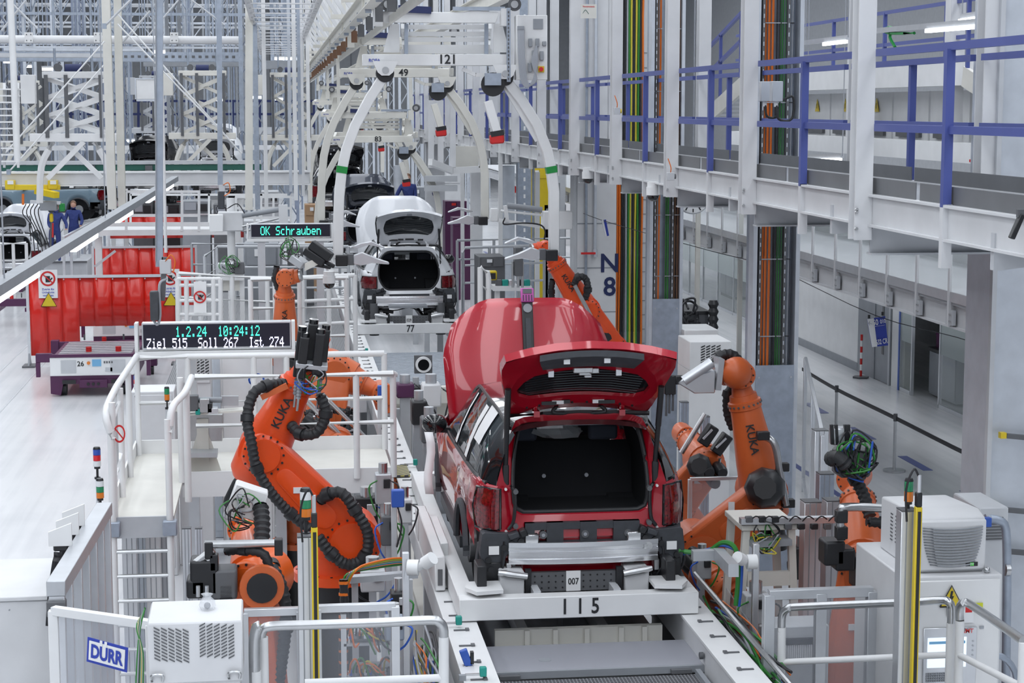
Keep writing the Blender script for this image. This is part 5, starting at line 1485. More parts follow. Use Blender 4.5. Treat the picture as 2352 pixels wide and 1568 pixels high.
# overhead track with roller brackets
tp0 = pY(846, 18, 25.0)
tr = thing('overhead_track', 'white overhead conveyor track with dark roller brackets', 'track', (tp0.x, 14, tp0.z))
MB().ibeam((tp0.x, 14, tp0.z + .1), (tp0.x, 120, tp0.z + .1), .16, .24).build('track_beam', 'cream', tr)
MB().bar((tp0.x + .3, 14, tp0.z - .15), (tp0.x + .3, 120, tp0.z - .15), .05, .10).build('guide_beam', 'cream', tr)
MB().ibeam((tp0.x + 2.0, 14, tp0.z + .3), (tp0.x + 2.0, 120, tp0.z + .3), .16, .24).build('track_beam', 'cream', tr)
for k in range(12): MB().bar((tp0.x, 18 + k * 8, tp0.z), (tp0.x, 18 + k * 8, 14.5), .08, .08, up=(0, 1, 0)).build('hanger_rod', 'cream', tr)
for k in range(24):
 y = 22 + k * 2.6
 MB().box((tp0.x + .12, y, tp0.z - .1), (.10, .12, .2)).build('roller_bracket', 'dgrey' if k < 4 else 'c_brown', tr)
 if k % 2 == 0:
  MB().box((tp0.x - .12, y + .3, tp0.z + .25), (.3, .05, .08)).build('tie_plate', 'cream', tr)
 MB().cyl((tp0.x - .04, y + .4, tp0.z + .0), (tp0.x + .04, y + .4, tp0.z + .0), .07, n=10).build('track_roller', 'galv', tr)
# slatted canopy and stepped hanger frames left of the track
cz_ = 7.62
cn = thing('slatted_canopy', 'white slatted protection canopy beside the overhead track', 'canopy', (0, 30, cz_))
k = 0; y = 27.0
while y < 66:
 xa = pY(592, 60, 30).x; xb = pY(700, 60, 30).x
 MB().bar((xa - .2, y, cz_), (xb + .3, y, cz_), .10, .022).build('slat', 'offwhite', cn)
 y += 1.5 + k * .05; k += 1
for xx in (pY(592, 60, 30).x - .2, pY(700, 60, 30).x + .3):
 MB().ibeam((xx, 26, cz_ + .1), (xx, 66, cz_ + .1), .1, .18).build('edge_beam', 'offwhite', cn)
for k in range(14):
 y = 26.5 + k * 2.4; x0 = pY(700, 60, 30).x + .3
 if k % 4 == 0: MB().bar((x0, y, cz_), (x0, y, 14.5), .08, .08, up=(0, 1, 0)).build('hanger_rod', 'offwhite', cn)
 MB().bar((x0, y, cz_ + .6), (x0 + .62, y, cz_ - .38), .07, .07).build('brace', 'offwhite', cn)
 MB().bar((x0 + .62, y, cz_ + 1.4), (x0 + .62, y, cz_ - .55), .10, .05).build('drop_plate', 'white', cn)
 MB().bar((x0 + .62, y, cz_ - .1), (x0 + .95, y, cz_ - .1), .05, .05).build('tie', 'white', cn)
# ================================================================== LEFT SIDE
def stack_light(px, pt, pb, Y, cols, label, pole=True):
 a, b = pY(px, pt, Y), pY(px, pb, Y)
 t = thing('signal_tower', label, 'signal light', (b.x, b.y, b.z))
 n = len(cols); H = a.z - b.z; cap = H * .14; hp_ = H * .28
 MB().cyl(b, b + V(0, 0, hp_), H * .04, n=8).build('stem', 'black', t)
 MB().cyl(b + V(0, 0, hp_), b + V(0, 0, hp_ + H * .08), H * .10, n=14).build('socket', 'black', t)
 z = hp_ + H * .08; e = (H - cap * .5 - z) / n
 for m in cols:
  MB().cyl(b + V(0, 0, z), b + V(0, 0, z + e * .96), H * .125, n=16).build('lens', m, t)
  z += e
 MB().cyl(b + V(0, 0, z), b + V(0, 0, H), H * .125, H * .10, n=16).build('cap', 'black', t)
 MB().cyl(b - V(0, 0, .02), b, H * .1, n=10).build('foot', 'black', t)
 if pole: MB().cyl(V(b.x, b.y, 0 if pole is True else pole), b, .02, n=8).build('pole', 'alu', t)
 return t
G5 = {'O': '01110 10001 10001 10001 10001 10001 01110', 'K': '10001 10010 10100 11000 10100 10010 10001', 'S': '01111 10000 10000 01110 00001 00001 11110',
 'c': '00000 00000 01110 10000 10000 10000 01110', 'h': '10000 10000 11110 10001 10001 10001 10001', 'r': '00000 00000 10110 11000 10000 10000 10000', 'a': '00000 00000 01110 00001 01111 10001 01111',
 'u': '00000 00000 10001 10001 10001 10011 01101', 'b': '10000 10000 11110 10001 10001 10001 11110', 'e': '00000 00000 01110 10001 11111 10000 01110', 'n': '00000 00000 11110 10001 10001 10001 10001',
 'Z': '11111 00001 00010 00100 01000 10000 11111', 'i': '00100 00000 01100 00100 00100 00100 01110', 'l': '01100 00100 00100 00100 00100 00100 01110', 'o': '00000 00000 01110 10001 10001 10001 01110',
 'I': '01110 00100 00100 00100 00100 00100 01110', 's': '00000 00000 01111 10000 01110 00001 11110', 't': '01000 01000 11100 01000 01000 01001 00110', '.': '00000 00000 00000 00000 00000 01100 01100', ':': '00000 01100 01100 00000 01100 01100 00000',
 '0': '01110 10001 10011 10101 11001 10001 01110', '1': '00100 01100 00100 00100 00100 00100 01110', '2': '01110 10001 00001 00010 00100 01000 11111', '4': '00010 00110 01010 10010 11111 00010 00010', '5': '11111 10000 11110 00001 00001 10001 01110', '6': '00110 01000 10000 11110 10001 10001 01110', '7': '11111 00001 00010 00100 01000 01000 01000'}
def led_line(parent, s, x0, zc, Y, h, m, pitch=None):
 """dot-matrix characters, each a lit part"""
 d = h / 7; pitch = pitch or 6 * d; dx = pitch / 6; o = Vector((x0, Y, zc + h / 2))
 for k, ch in enumerate(s):
  if ch == ' ': continue
  b = MB()
  for r, row in enumerate(G5[ch].split()):
   c = 0
   while c < 5:
    if row[c] == '1':
     e = c
     while e < 5 and row[e] == '1': e += 1
     b.bb(o.x + k * pitch + c * dx, o.x + k * pitch + e * dx, Y - .004, Y, o.z - (r + .98) * d, o.z - r * d)
     c = e
    else: c += 1
  ob = b.build('character', m, parent)
  ob['kind'] = 'stuff'
def display(px0, px1, py0, py1, Y, lines, label, floor_posts, z0=0):
 a, b = pY(px0, py0, Y), pY(px1, py1, Y); b.x = pY(px1, (py0 + py1) / 2, Y).x
 cx = (a.x + b.x) / 2
 t = thing('led_display', label, 'display', (cx, Y, b.z))
 h = a.z - b.z; w = b.x - a.x; m = w * .045
 MB().bb(a.x + m, b.x - m * .55, Y, Y + .14, b.z + h * .12, a.z).build('housing', 'alu', t, .006)
 MB().bb(a.x + m * 1.2, b.x - m * .75, Y - .006, Y, b.z + h * .18, a.z - h * .06).build('screen', 'led_panel', t)
 MB().bb(a.x, b.x, Y - .02, Y + .16, b.z - h * .12, b.z + h * .06).build('frame_bottom', 'white', t, .004)
 for x in (a.x, b.x - m * .5):
  MB().bb(x, x + m * .5, Y - .02, Y + .16, b.z + h * .06, a.z).build('frame_side', 'white', t, .004)
 for s, fx, fz, fh, mm, fp in lines:
  led_line(t, s, a.x + w * fx, b.z + h * fz, Y - .007, h * fh, mm, w * fp if fp else None)
 for px in floor_posts:
  p = pY(px, py1, Y)
  MB().bb(p.x - .06, p.x + .06, Y + .02, Y + .14, z0, b.z - h * .12).build('post', 'alu', t)
  MB().bb(p.x - .12, p.x + .12, Y + .0, Y + .16, b.z - h * .2, b.z - h * .12).build('post_head', 'lgrey', t)
 return t
display(308, 678, 742, 806, 20.75, (('1.2.24  10:24:12', .255, .70, .34, 'led_green', .0330), ('Ziel 515  Soll 267  Ist 274', .075, .32, .34, 'led_white', .0318)), 'large LED board showing date, time and Ziel Soll Ist counts', (438, 640))
display(566, 765, 514, 549, 30.0, (('OK Schrauben', .16, .56, .55, 'led_green', .059),), 'LED board reading OK Schrauben above the robots', (600, 735), 1.69)
# ---- vertical masts from the roof
def mast(px, y1, Y, w, m, label, name='ceiling_mast', y0=-40, kind='bar', pxb=None):
 a = pY(px, y0, Y); b = pY(pxb if pxb is not None else px, y1, Y)
 o = MB()
 if pxb is None: a.x = b.x
 a = b + (a - b) * ((14.5 - b.z) / (a.z - b.z))
 if kind == 'I': o.ibeam(b, a, w, w * 1.05, up=(0, 1, 0), t=w * .09)
 elif kind == 'cyl': o.cyl(b, a, w / 2, n=12)
 else: o.bar(b, a, w, w)
 return tag(o.build(name, m), label, 'post')
t = thing('ceiling_mast', 'blue-grey galvanised mast carrying a black sensor above the LED board', 'post', pY(366, 640, 20))
MB().bar(pY(366, 612, 20), pY(366, -1430, 20), .075, .06).build('tube', 'galv', t)
sl = MB().bar(pY(358, 600, 19.96), pY(358, -40, 19.96), .012, .01).build('slot_strip', 'mgrey', t)
MB().box(pY(380, 612, 20), (.12, .1, .15)).build('junction_box', 'lgrey', t, .008)
MB().bar(pY(378, 590, 20), pY(373, 690, 20), .055, .06).build('bracket', 'dgrey', t)
MB().bar(pY(354, 668, 19.9), pY(356, 735, 19.9), .09, .12).build('sensor_head', 'trim', t, .01)
MB().tube([pY(380, 600, 19.95), pY(392, 585, 19.95), pY(402, 600, 19.95), pY(398, 625, 19.95)], .008, 6, 5).build('cable', 'c_orange', t)
MB().tube([pY(382, 640, 19.95), pY(366, 655, 19.9), pY(368, 720, 19.9), pY(362, 745, 19.9), pY(352, 735, 19.9)], .014, 6, 5).build('cable', 'c_grey', t)
mast(381, 580, 20.4, .035, 'white', 'thin white conduit beside the galvanised sensor mast', 'conduit', kind='cyl')
t = thing('ceiling_mast', 'slim grey mast with small box and orange cable over the assist arm', 'post', pY(506, 430, 28))
MB().bar(pY(506, 425, 28), pY(496, -1000, 28), .075, .06).build('tube', 'galv', t)
MB().box(pY(510, 432, 28), (.09, .08, .10)).build('junction_box', 'lgrey', t, .006)
MB().bar(pY(508, 440, 28), pY(508, 480, 28), .10, .08).build('sensor_head', 'trim', t, .01)
MB().tube([pY(512, 425, 27.95), pY(525, 420, 27.95), pY(528, 440, 27.95), pY(515, 450, 27.95)], .008, 6, 5).build('cable', 'c_orange', t)
mast(242, 480, 44, .19, 'cream', 'tall cream steel column carrying the crane girder platform', 'steel_column', kind='I', pxb=258)
mast(269, 500, 44.5, .17, 'cream', 'second tall cream steel column close behind the first', 'steel_column', kind='I', pxb=281)
mast(572, 482, 40, .16, 'cream', 'pale steel column between the slatted canopy and the girder', 'steel_column', kind='I', pxb=572)
mast(592, 480, 42, .11, 'galv', 'galvanised channel column beside the pale steel column', 'channel_column')
mast(612, 478, 43, .09, 'white', 'slim white post under the slatted canopy', 'post')
mast(556, 300, 52, .12, 'galv', 'dull galvanised strut behind the pale steel column', 'channel_column')
mast(22, 372, 32, .11, 'white', 'leaning white tube column beside the stepped white rack', 'steel_column', kind='cyl', pxb=40)
for i, (px, yb, Y, w) in enumerate(((680, 460, 38, .08), (668, 440, 44, .07), (697, 450, 50, .08), (690, 400, 36, .06), (710, 395, 48, .09))):
 mast(px, yb, Y, w, ('white', 'galv_light', 'offwhite', 'galv', 'white')[i], ('white square post behind the OK display', 'pale galvanised post behind the white square post', 'off-white post by the railing platform', 'thin grey post beside the hanger behind 121', 'thicker white post at the railing platform')[i], 'post')
# ---- diagonal light strip along the left aisle
A, B = pZ(-60, 690, 4.15), pZ(402, 410, 4.15)
A = pY(-40, 682, 16.5); B = pY(402, 410, 40.0)
t = thing('light_strip', 'long dark lamp rail with lit tubes running along the trolley aisle', 'lamp', A)
MB().bar(A, B, .14, .10).build('housing', 'mgrey', t)
for f0, f1 in ((.0, .13), (.26, .36), (.48, .57), (.70, .78), (.88, .95)):
 MB().bar(A.lerp(B, f0) - V(-.02, 0, .085), A.lerp(B, f1) - V(-.02, 0, .085), .07, .06).build('tube', 'tube_light', t)
for f in (.05, .42, .8):
 p = A.lerp(B, f); MB().cyl(p, V(p.x, p.y, 14.49), .008, n=6).build('suspension_wire', 'c_grey', t)
# ---- crane girder, green busbar and yellow trolley
Yg = 52.0
g0, g1 = pY(-60, 412, Yg), pY(712, 405, Yg); g1.z = g0.z
t = thing('crane_girder', 'long white crane girder spanning the crane bay', 'girder', g0)
MB().bar(g0, g1, .22, .32).build('web', 'offwhite', t, .02)
MB().bar(g0 + V(0, 0, .18), g1 + V(0, 0, .18), .36, .05).bar(g0 - V(0, 0, .17), g1 - V(0, 0, .17), .36, .04).build('flange', 'white', t)
g2, g3 = pY(-60, 386, Yg + 1), pY(600, 383, Yg + 1); g3.z = g2.z
t = thing('bus_bar', 'dark green conductor rail above the white crane girder', 'rail', g2)
MB().bar(g2, g3, .08, .16).build('rail', 'dark_green', t)
MB().bar(g2 + V(0, 0, .14), g3 + V(0, 0, .14), .16, .10).build('cover', 'lgrey', t)
for px in (210, 342):
 MB().box(pY(px, 388, Yg + .9), (.2, .1, .2)).build('joint', 'dgrey', t)
Yt = 51.7
t = thing('crane_trolley', 'yellow crane trolley with chain hoist under the girder', 'hoist', pY(80, 440, Yt))
MB().bar(pY(14, 430, Yt), pY(138, 430, Yt), .2, .14).build('beam', 'yellow', t, .01)
for px in (24, 122):
 MB().box(pY(px, 424, Yt), (.25, .3, .24)).build('wheel_box', 'yellow', t, .01)
 MB().box(pY(px, 419, Yt - .16), (.16, .01, .10)).build('label_plate', 'paper', t)
MB().bar(pY(85, 438, Yt), pY(130, 448, Yt - .5), .2, .16).build('jib', 'yellow', t)
MB().bar(pY(70, 463, Yt), pY(140, 466, Yt), .2, .08).build('frame', 'alu', t)
MB().box(pY(112, 472, Yt), (.45, .3, .26)).build('hoist_body', 'mgrey', t, .02)
MB().box(pY(143, 476, Yt), (.14, .2, .22)).build('motor', 'green', t, .02)
MB().box(pY(118, 500, Yt), (.10, .1, .24)).build('hook_block', 'yellow', t, .03)
MB().tube([pY(118, 488, Yt), pY(118, 512, Yt), pY(116, 560, Yt), pY(118, 585, Yt)], .03, 6, 3, ).build('chain', 'dgrey', t)
MB().tube([pY(121, 512, Yt), pY(121, 545, Yt)], .025, 6).build('red_chain', 'red', t)
MB().bar(pY(53, 445, Yt), pY(53, 470, Yt), .06, .06).build('pendant', 'c_orange', t)
for i in range(5):
 x = 60 + i * 9
 MB().tube([pY(x, 468, Yt), pY(x - 8, 490, Yt - .1), pY(x + 12, 520 + i * 8, Yt), pY(x + 20, 580, Yt + .2)], .014, 5, 4).build('cable', 'c_black', t)
# ---- cream gantry with railing on the columns
Yp = 45.0
t = thing('service_platform', 'white service platform with railings mounted on the cream columns', 'platform', pY(370, 530, Yp))
MB().bb(pY(215, 530, Yp).x, pY(540, 530, Yp).x, Yp, Yp + 2.2, pY(300, 541, Yp).z, pY(300, 528, Yp).z).build('deck', 'white', t)
MB().bar(pY(240, 515, Yp), pY(545, 515, Yp), .05, .1).build('toe_board', 'white', t)
for yy in (440, 495):
 MB().bar(pY(290, yy, Yp), pY(460, yy, Yp), .05, .06).build('rail', 'white', t)
for px in (290, 418, 457):
 MB().bar(pY(px, 530, Yp), pY(px, 440, Yp), .06, .06).build('rail_post', 'white', t)
for px in (300, 480, 600):
 MB().bar(pY(px, 530, Yp + 2), pY(px, 445, Yp + 2), .05, .05).build('rail_post', 'white', t)
MB().bar(pY(300, 447, Yp + 2), pY(660, 447, Yp + 2), .05, .05).build('rail', 'white', t)
MB().bar(pY(218, 612, Yp - .1), pY(265, 576, Yp - .1), .06, .06).build('strut', 'lgrey', t)
for px in (225, 530): 
 p = pY(px, 545, Yp + .3); MB().bb(p.x - .08, p.x + .08, p.y, p.y + .16, 0, p.z).build('leg', 'white', t)
t = thing('service_platform', 'white railing platform under the slim posts beside the dark cars', 'platform', pY(640, 480, 48))
for yy in (452, 478, 500):
 MB().bar(pY(540, yy, 48), pY(668, yy, 48), .05, .06).build('rail', 'white', t)
for px in (542, 585, 628, 668): MB().bar(pY(px, 510, 48), pY(px, 452, 48), .06, .06).build('rail_post', 'white', t)
MB().bb(pY(540, 510, 48).x, pY(668, 510, 48).x, 48, 50, pY(600, 516, 48).z, pY(600, 508, 48).z).build('deck', 'lgrey', t)
for px in (545, 665):
 p = pY(px, 516, 48.2); MB().bb(p.x - .08, p.x + .08, p.y, p.y + .16, 0, p.z).build('leg', 'white', t)
# ---- red curtains
def curtain(x0, x1, y0, y1, Y, n, label, short=None, signs=()):
 a, b = pY(x0, y0, Y), pY(x1, y1, Y); b.x = pY(x1, y0, Y).x
 t = thing('welding_curtain', label, 'curtain', ((a.x + b.x) / 2, Y, 0))
 MB().bar((a.x, Y, a.z), (b.x, Y, a.z), .05, .06).build('top_rail', 'alu', t)
 for k in range(n):
  xa = a.x + (b.x - a.x) * k / n; xb = a.x + (b.x - a.x) * (k + 1) / n + .012
  zb = b.z
  if short and k >= short[0]: zb = pY(x0, short[1], Y).z
  yy = Y + (.012 if k % 2 else -.012)
  MB().grid([[V(xa + (xb - xa) * i / 4, yy + .005 * math.sin(i * 1.6 + k), z) for i in range(5)] for z in (a.z - .03, (a.z + zb) / 2, zb)]).build('strip', 'curtain', t, solid=.004)
  MB().cyl((xa + .05, Y - .04, a.z - .06), (xa + .05, Y - .02, a.z - .06), .016, n=8).build('rivet', 'steel', t)
 for x in (a.x - .04, b.x + .02):
  MB().bar((x, Y, 0), (x, Y, a.z + .03), .06, .06).build('post', 'alu', t)
  MB().bb(x - .14, x + .14, Y - .25, Y + .25, 0, .04).build('foot', 'dgrey', t)
  MB().prism([(-.2, .04), (.2, .04), (.03, .3), (-.03, .3)], (x - .02, Y, 0), (0, 1, 0), (0, 0, 1), .04).build('gusset', 'mgrey', t)
 for px, py in signs:
  p = pY(px, py, Y - .05); w = .21
  s = MB().bb(p.x - w, p.x + w, p.y, p.y + .01, p.z - .34, p.z + .30).build('prohibition_sign', 'sign_white', t)
  o_ = [p + V(.17 * math.cos(2 * PI * i / 24), -.006, .10 + .17 * math.sin(2 * PI * i / 24)) for i in range(24)]
  i_ = [p + V(.13 * math.cos(2 * PI * i / 24), -.006, .10 + .13 * math.sin(2 * PI * i / 24)) for i in range(24)]
  MB().ring(o_, i_).build('red_circle', 'red', s)
  MB().box(p + V(0, -.004, .09), (.10, .004, .14)).bar(p + V(.04, -.004, .05), p + V(.10, -.004, .12), .03, .003, up=(0, 1, 0)).build('hand_symbol', 'black', s)
  MB().bar(p + V(-.11, -.008, .2), p + V(.11, -.008, .0), .025, .004, up=(0, 1, 0)).build('red_bar', 'red', s)
  for j in range(3):
   text('caption', ('Zutritt für', 'Unbefugte', 'verboten')[j], 'sign_blue', s, p + V(0, -.004, -.14 - .07 * j), (1, 0, 0), (0, 0, 1), .065)
  q = pY(px + 2, py + 40, Y - .05)
  tri = MB().prism([(-.17, -.13), (.17, -.13), (0, .17)], q, (1, 0, 0), (0, 0, 1), .008).build('warning_triangle', 'yellow', t)
  MB().box(q + V(0, -.004, 0), (.02, .004, .12)).build('symbol', 'black', tri)
  MB().tube([q + V(-.17, -.004, -.13), q + V(.17, -.004, -.13), q + V(0, -.004, .17), q + V(-.17, -.004, -.13)], .010, 4).build('border', 'black', tri)
 return t
curtain(66, 402, 636, 811, 42.6, 9, 'long red strip curtain with prohibition signs behind the purple trolley', (3, 751), ((110, 650), (391, 648)))
curtain(216, 448, 568, 700, 52.0, 7, 'red strip curtain behind the signposted curtain')
curtain(252, 560, 494, 545, 60.0, 8, 'low red curtain under the crane platform')
curtain(292, 420, 460, 500, 72.0, 4, 'small red curtain by the engine racks')
# ---- purple automated trolleys
def agv(px, pyb, Y, num, label, w=1.72):
 p = pY(px, pyb, Y); x = p.x; z0 = max(0, p.z)
 t = thing('automated_trolley', label, 'trolley', (x, Y, 0))
 h = w / 2
 MB().bb(x - h, x + h, Y, Y + .08, .42, .80).build('front_panel', 'sign_white', t, .01)
 MB().bb(x - h * .97, x + h * .97, Y + .08, Y + 2.6, .30, .78).build('body', 'purple', t)
 MB().bb(x - h, x + h, Y - .02, Y + .06, .80, .86).build('top_edge', 'purple', t)
 MB().prism([(-h, .42), (h, .42), (h, .06), (h - .2, .02), (h - .25, .25), (-h + .25, .25), (-h + .2, .02), (-h, .06)], (x, Y + .02, 0), (1, 0, 0), (0, 0, 1), -.06).build('skirt', 'purple', t)
 for s in (-1, 1):
  MB().bb(*sorted((x + s * (h - .22), x + s * (h - .52))), Y - .012, Y, .48, .74).build('speaker_grille', 'lgrey', t)
  MB().bb(*sorted((x + s * (h - .05), x + s * (h + .28))), Y + .02, Y + .12, .70, .88).build('coupling', 'purple', t, .01)
  MB().bb(*sorted((x + s * (h + .2), x + s * (h + .28))), Y + .02, Y + .12, .40, .70).build('coupling_leg', 'purple', t)
  MB().cyl((x + s * (h - .15), Y + .25, .15), (x + s * (h - .3), Y + .25, .15), .15, n=16).build('wheel', 'black', t)
  MB().bb(*sorted((x + s * .35, x + s * .62)), Y - .035, Y - .03, .26, .34).build('opening', 'black', t)
 if num: text('number', num, 'black', t, (x - .25, Y - .006, .66), (1, 0, 0), (0, 0, 1), .14)
 MB().cyl((x - .09, Y - .03, .68), (x - .09, Y, .68), .035, n=12).build('emergency_stop', 'amber', t)
 MB().bb(x - .02, x + .16, Y - .014, Y, .61, .75).build('touch_panel', 'lcd', t)
 for k in range(4): MB().bb(x + .21 + k * .05, x + .24 + k * .05, Y - .014, Y, .67, .71).build('button', 'dgrey', t)
 MB().bb(x + .24, x + .38, Y - .012, Y, .50, .58).build('data_plate', 'lgrey', t)
 MB().bb(x - .28, x + .28, Y - .08, Y - .02, .18, .34).build('bumper_box', 'purple', t, .01)
 for k in range(3): MB().cyl((x - .1 + k * .1, Y - .1, .26), (x - .1 + k * .1, Y - .08, .26), .03, n=10).build('socket', 'black', t)
 for k in range(8):
  MB().bb(x - h * .85, x + h * .85, Y + .3 + k * .28, Y + .42 + k * .28, .78, .82).build('deck_slat', 'alu_dull', t)
 for xx in (x - .15, x + .45):
  MB().cyl((xx, Y + .7, .82), (xx, Y + .7, .92), .06, n=12).build('beacon', 'red', t)
 return t
agv(216, 905, 38.0, '26', 'purple trolley with white front panel numbered 26 on the trolley aisle')
agv(300, 800, 44.6, '', 'purple trolley with white front half hidden behind the red curtain')
def frame_trolley(px, py, Y, w, label):
 p = pY(px, py, Y); p.z = 0
 t = thing('tow_frame', label, 'trolley', p)
 MB().bb(p.x - w / 2, p.x + w / 2, Y, Y + .12, .55, .75).build('cross_beam', 'purple', t, .01)
 MB().bb(p.x - w / 2, p.x + w / 2, Y + 1.2, Y + 1.3, .45, .6).build('cross_beam', 'purple', t)
 for s in (-1, 1):
  MB().bb(p.x + s * w / 2 - .08, p.x + s * w / 2 + .08, Y - .05, Y + .2, .2, .78).build('bracket', 'purple', t)
  MB().bb(p.x + s * w * .3 - .05, p.x + s * w * .3 + .05, Y, Y + 1.3, .4, .5).build('side_beam', 'purple', t)
  MB().cyl((p.x + s * w / 2, Y + .1, .12), (p.x + s * w / 2 - s * .1, Y + .1, .12), .12, n=14).build('wheel', 'black', t)
  MB().cyl((p.x + s * w * .2, Y + .05, .78), (p.x + s * w * .2, Y + .05, .9), .02, n=8).build('pin', 'dgrey', t)
 MB().cyl((p.x, Y + .06, .75), (p.x, Y + .06, .84), .05, n=12).build('beacon', 'red', t)
 return t
frame_trolley(240, 830, 40.95, 2.1, 'purple coupling frame trolley between the numbered trolleys')
frame_trolley(28, 740, 50.5, 1.3, 'purple tow frame at the edge of the trolley aisle')
frame_trolley(20, 700, 56.0, 1.2, 'purple tow frame close to the neighbouring white car')
# ---- assist manipulator (white pole, grey box, parallel arm)
Ym = 33.0
t = thing('lift_assist', 'pale balancer arm with grey control box on a white pole', 'manipulator', pY(532, 620, Ym))
p = pY(532, 600, Ym); MB().cyl((p.x, Ym, 1.69), (p.x, Ym, pY(532, 455, Ym).z), .07, n=16).build('pole', 'white', t)
MB().bar(pY(500, 508, Ym - .1), pY(560, 508, Ym - .1), .22, .34).build('pivot_box', 'offwhite', t, .02)
MB().box(pY(497, 512, Ym - .25), (.24, .2, .30)).build('control_box', 'sign_white', t, .01)
MB().cyl(pY(556, 495, Ym - .2), pY(648, 480, Ym - .2), .045).build('cylinder', 'mgrey', t)
MB().cyl(pY(556, 520, Ym - .2), pY(645, 500, Ym - .2), .02).build('rod', 'steel', t)
MB().cyl(pY(556, 530, Ym - .15), pY(650, 520, Ym - .15), .02).build('rod', 'steel', t)
MB().bar(pY(650, 470, Ym - .2), pY(652, 530, Ym - .2), .16, .12).build('end_bracket', 'offwhite', t)
MB().tube([pY(500, 490, Ym - .3), pY(498, 475, Ym - .3), pY(512, 470, Ym - .3), pY(520, 485, Ym - .3)], .01, 6, 5).tube([pY(520, 480, Ym - .3), pY(545, 468, Ym - .3), pY(562, 490, Ym - .3)], .01, 6, 5).build('cable', 'c_black', t)
# ---- railings between the stations, built from tubes
def tube_rail(pts, Y, posts, ybot, r, m, label, mids=(), name='guard_rail', cat='railing', Ys=None, toe=None):
 """top rail through pixel points, posts dropping to ybot pixel or floor"""
 P = [pY(x, y, Y if Ys is None else Ys[i]) for i, (x, y) in enumerate(pts)]
 t = thing(name, label, cat, P[0])
 MB().tube(P, r, 10).build('top_rail', m, t)
 def on_top(f):
  L = [0]
  for i in range(1, len(P)): L.append(L[-1] + (P[i] - P[i - 1]).length)
  s = f * L[-1]
  for i in range(1, len(P)):
   if s <= L[i] + 1e-6: return P[i - 1].lerp(P[i], (s - L[i - 1]) / max(1e-6, L[i] - L[i - 1]))
  return P[-1]
 for f in posts:
  q = on_top(f); b = V(q.x, q.y, ybot)
  MB().cyl(b, q, r, n=10).build('post', m, t)
  MB().cyl(b, b + V(0, 0, .012), r * 2.2, n=10).build('foot', m, t)
 for dz in mids:
  MB().tube([p - V(0, 0, dz) for p in P], r * .75, 8).build('mid_rail', m, t)
 if toe is not None:
  MB().tube([V(p.x, p.y, ybot + toe) for p in P], r * .9, 6).build('toe_rail', m, t)
 return t
dk = thing('station_deck', 'raised grating deck with grey edges beside the white car station', 'platform', (-.2, 26, 0))
MB().bb(-1.7, 1.2, 26.2, 42, 1.62, 1.69).build('grating', 'grating', dk)
MB().bb(-1.72, 1.22, 26.15, 26.2, 1.5, 1.7).build('edge', 'lgrey', dk)
for x in (-1.6, -.2, 1.1):
 for y in (26.5, 34, 41.5): MB().bb(x - .05, x + .05, y, y + .1, 0, 1.62).build('leg', 'lgrey', dk)
tube_rail([(410, 628), (640, 640), (815, 632)], 27.5, (0, .12, .3, .5, .7, .85, 1), 1.7, .035, 'white', 'white tube railing behind the slim orange robot', (.35, .7))
tube_rail([(575, 642), (800, 638)], 25.6, (0, .25, .5, .98), 0, .035, 'white', 'white railing with warning tags in front of carrier 77', (.4, .8))
tube_rail([(470, 588), (500, 566), (800, 566)], 36.0, (0, .1, .4, .7, 1), 1.7, .03, 'lgrey', 'grey tube railing under the OK display', (.4, .8))
tube_rail([(440, 560), (560, 560), (780, 562)], 41.0, (0, .3, .6, 1), 1.7, .03, 'alu_dull', 'dull steel railing without second mid bar behind the OK display', (.45,))
# gate with prohibition plate
Yq = 26.5
t = thing('safety_gate', 'white tube gate with round prohibition plate beside the fixture stand', 'gate', pY(455, 740, Yq))
for x in (408, 428, 490, 506):
 MB().cyl(V(pY(x, 755, Yq).x, Yq, 1.69), pY(x, 640, Yq), .035, n=10).build('upright', 'white', t)
for yy in (640, 655, 690, 722):
 MB().cyl(pY(408, yy, Yq), pY(506, yy, Yq), .026, n=10).build('crossbar', 'white', t)
pl = MB().bar(pY(445, 682, Yq - .05), pY(474, 682, Yq - .05), .01, .44).build('sign_plate', 'sign_white', t)
p = pY(459, 682, Yq - .07)
MB().ring([p + V(.088 * math.cos(2 * PI * i / 24), 0, .088 * math.sin(2 * PI * i / 24)) for i in range(24)], [p + V(.068 * math.cos(2 * PI * i / 24), 0, .068 * math.sin(2 * PI * i / 24)) for i in range(24)]).build('red_circle', 'red', pl)
MB().box(p + V(0, -.002, 0), (.05, .004, .07)).bar(p + V(.02, 0, -.01), p + V(.05, 0, .03), .018, .003, up=(0, 1, 0)).build('hand_symbol', 'black', pl)
MB().bar(p + V(-.06, -.004, .06), p + V(.06, -.004, -.06), .014, .003, up=(0, 1, 0)).build('red_bar', 'red', pl)
dome_camera(pY(756, 650, 25.0), 'white dome camera on the railing before carrier 77')
# test table on the station
t = thing('test_fixture', 'white fixture stand with grey valve block before the railings', 'fixture', pY(545, 700, 28))
MB().bar(pY(500, 615, 28), pY(562, 615, 28), .25, .14).build('valve_block', 'lgrey', t, .01)
MB().box(pY(550, 615, 27.85), (.15, .1, .18)).build('switch_unit', 'dgrey', t, .01)
MB().bar(pY(500, 634, 28), pY(560, 634, 28), .3, .1).build('table', 'white', t)
for x in (506, 556): MB().bar(V(pY(x, 740, 28).x, 28, 1.69), pY(x, 634, 28), .07, .07).build('leg', 'white', t)
MB().bar(pY(505, 655, 28), pY(560, 655, 28), .05, .16).build('apron', 'cream', t)
cable_sprig(t, pY(530, 612, 27.8), 8, .16, 31, ('c_green', 'c_black', 'c_grey'))
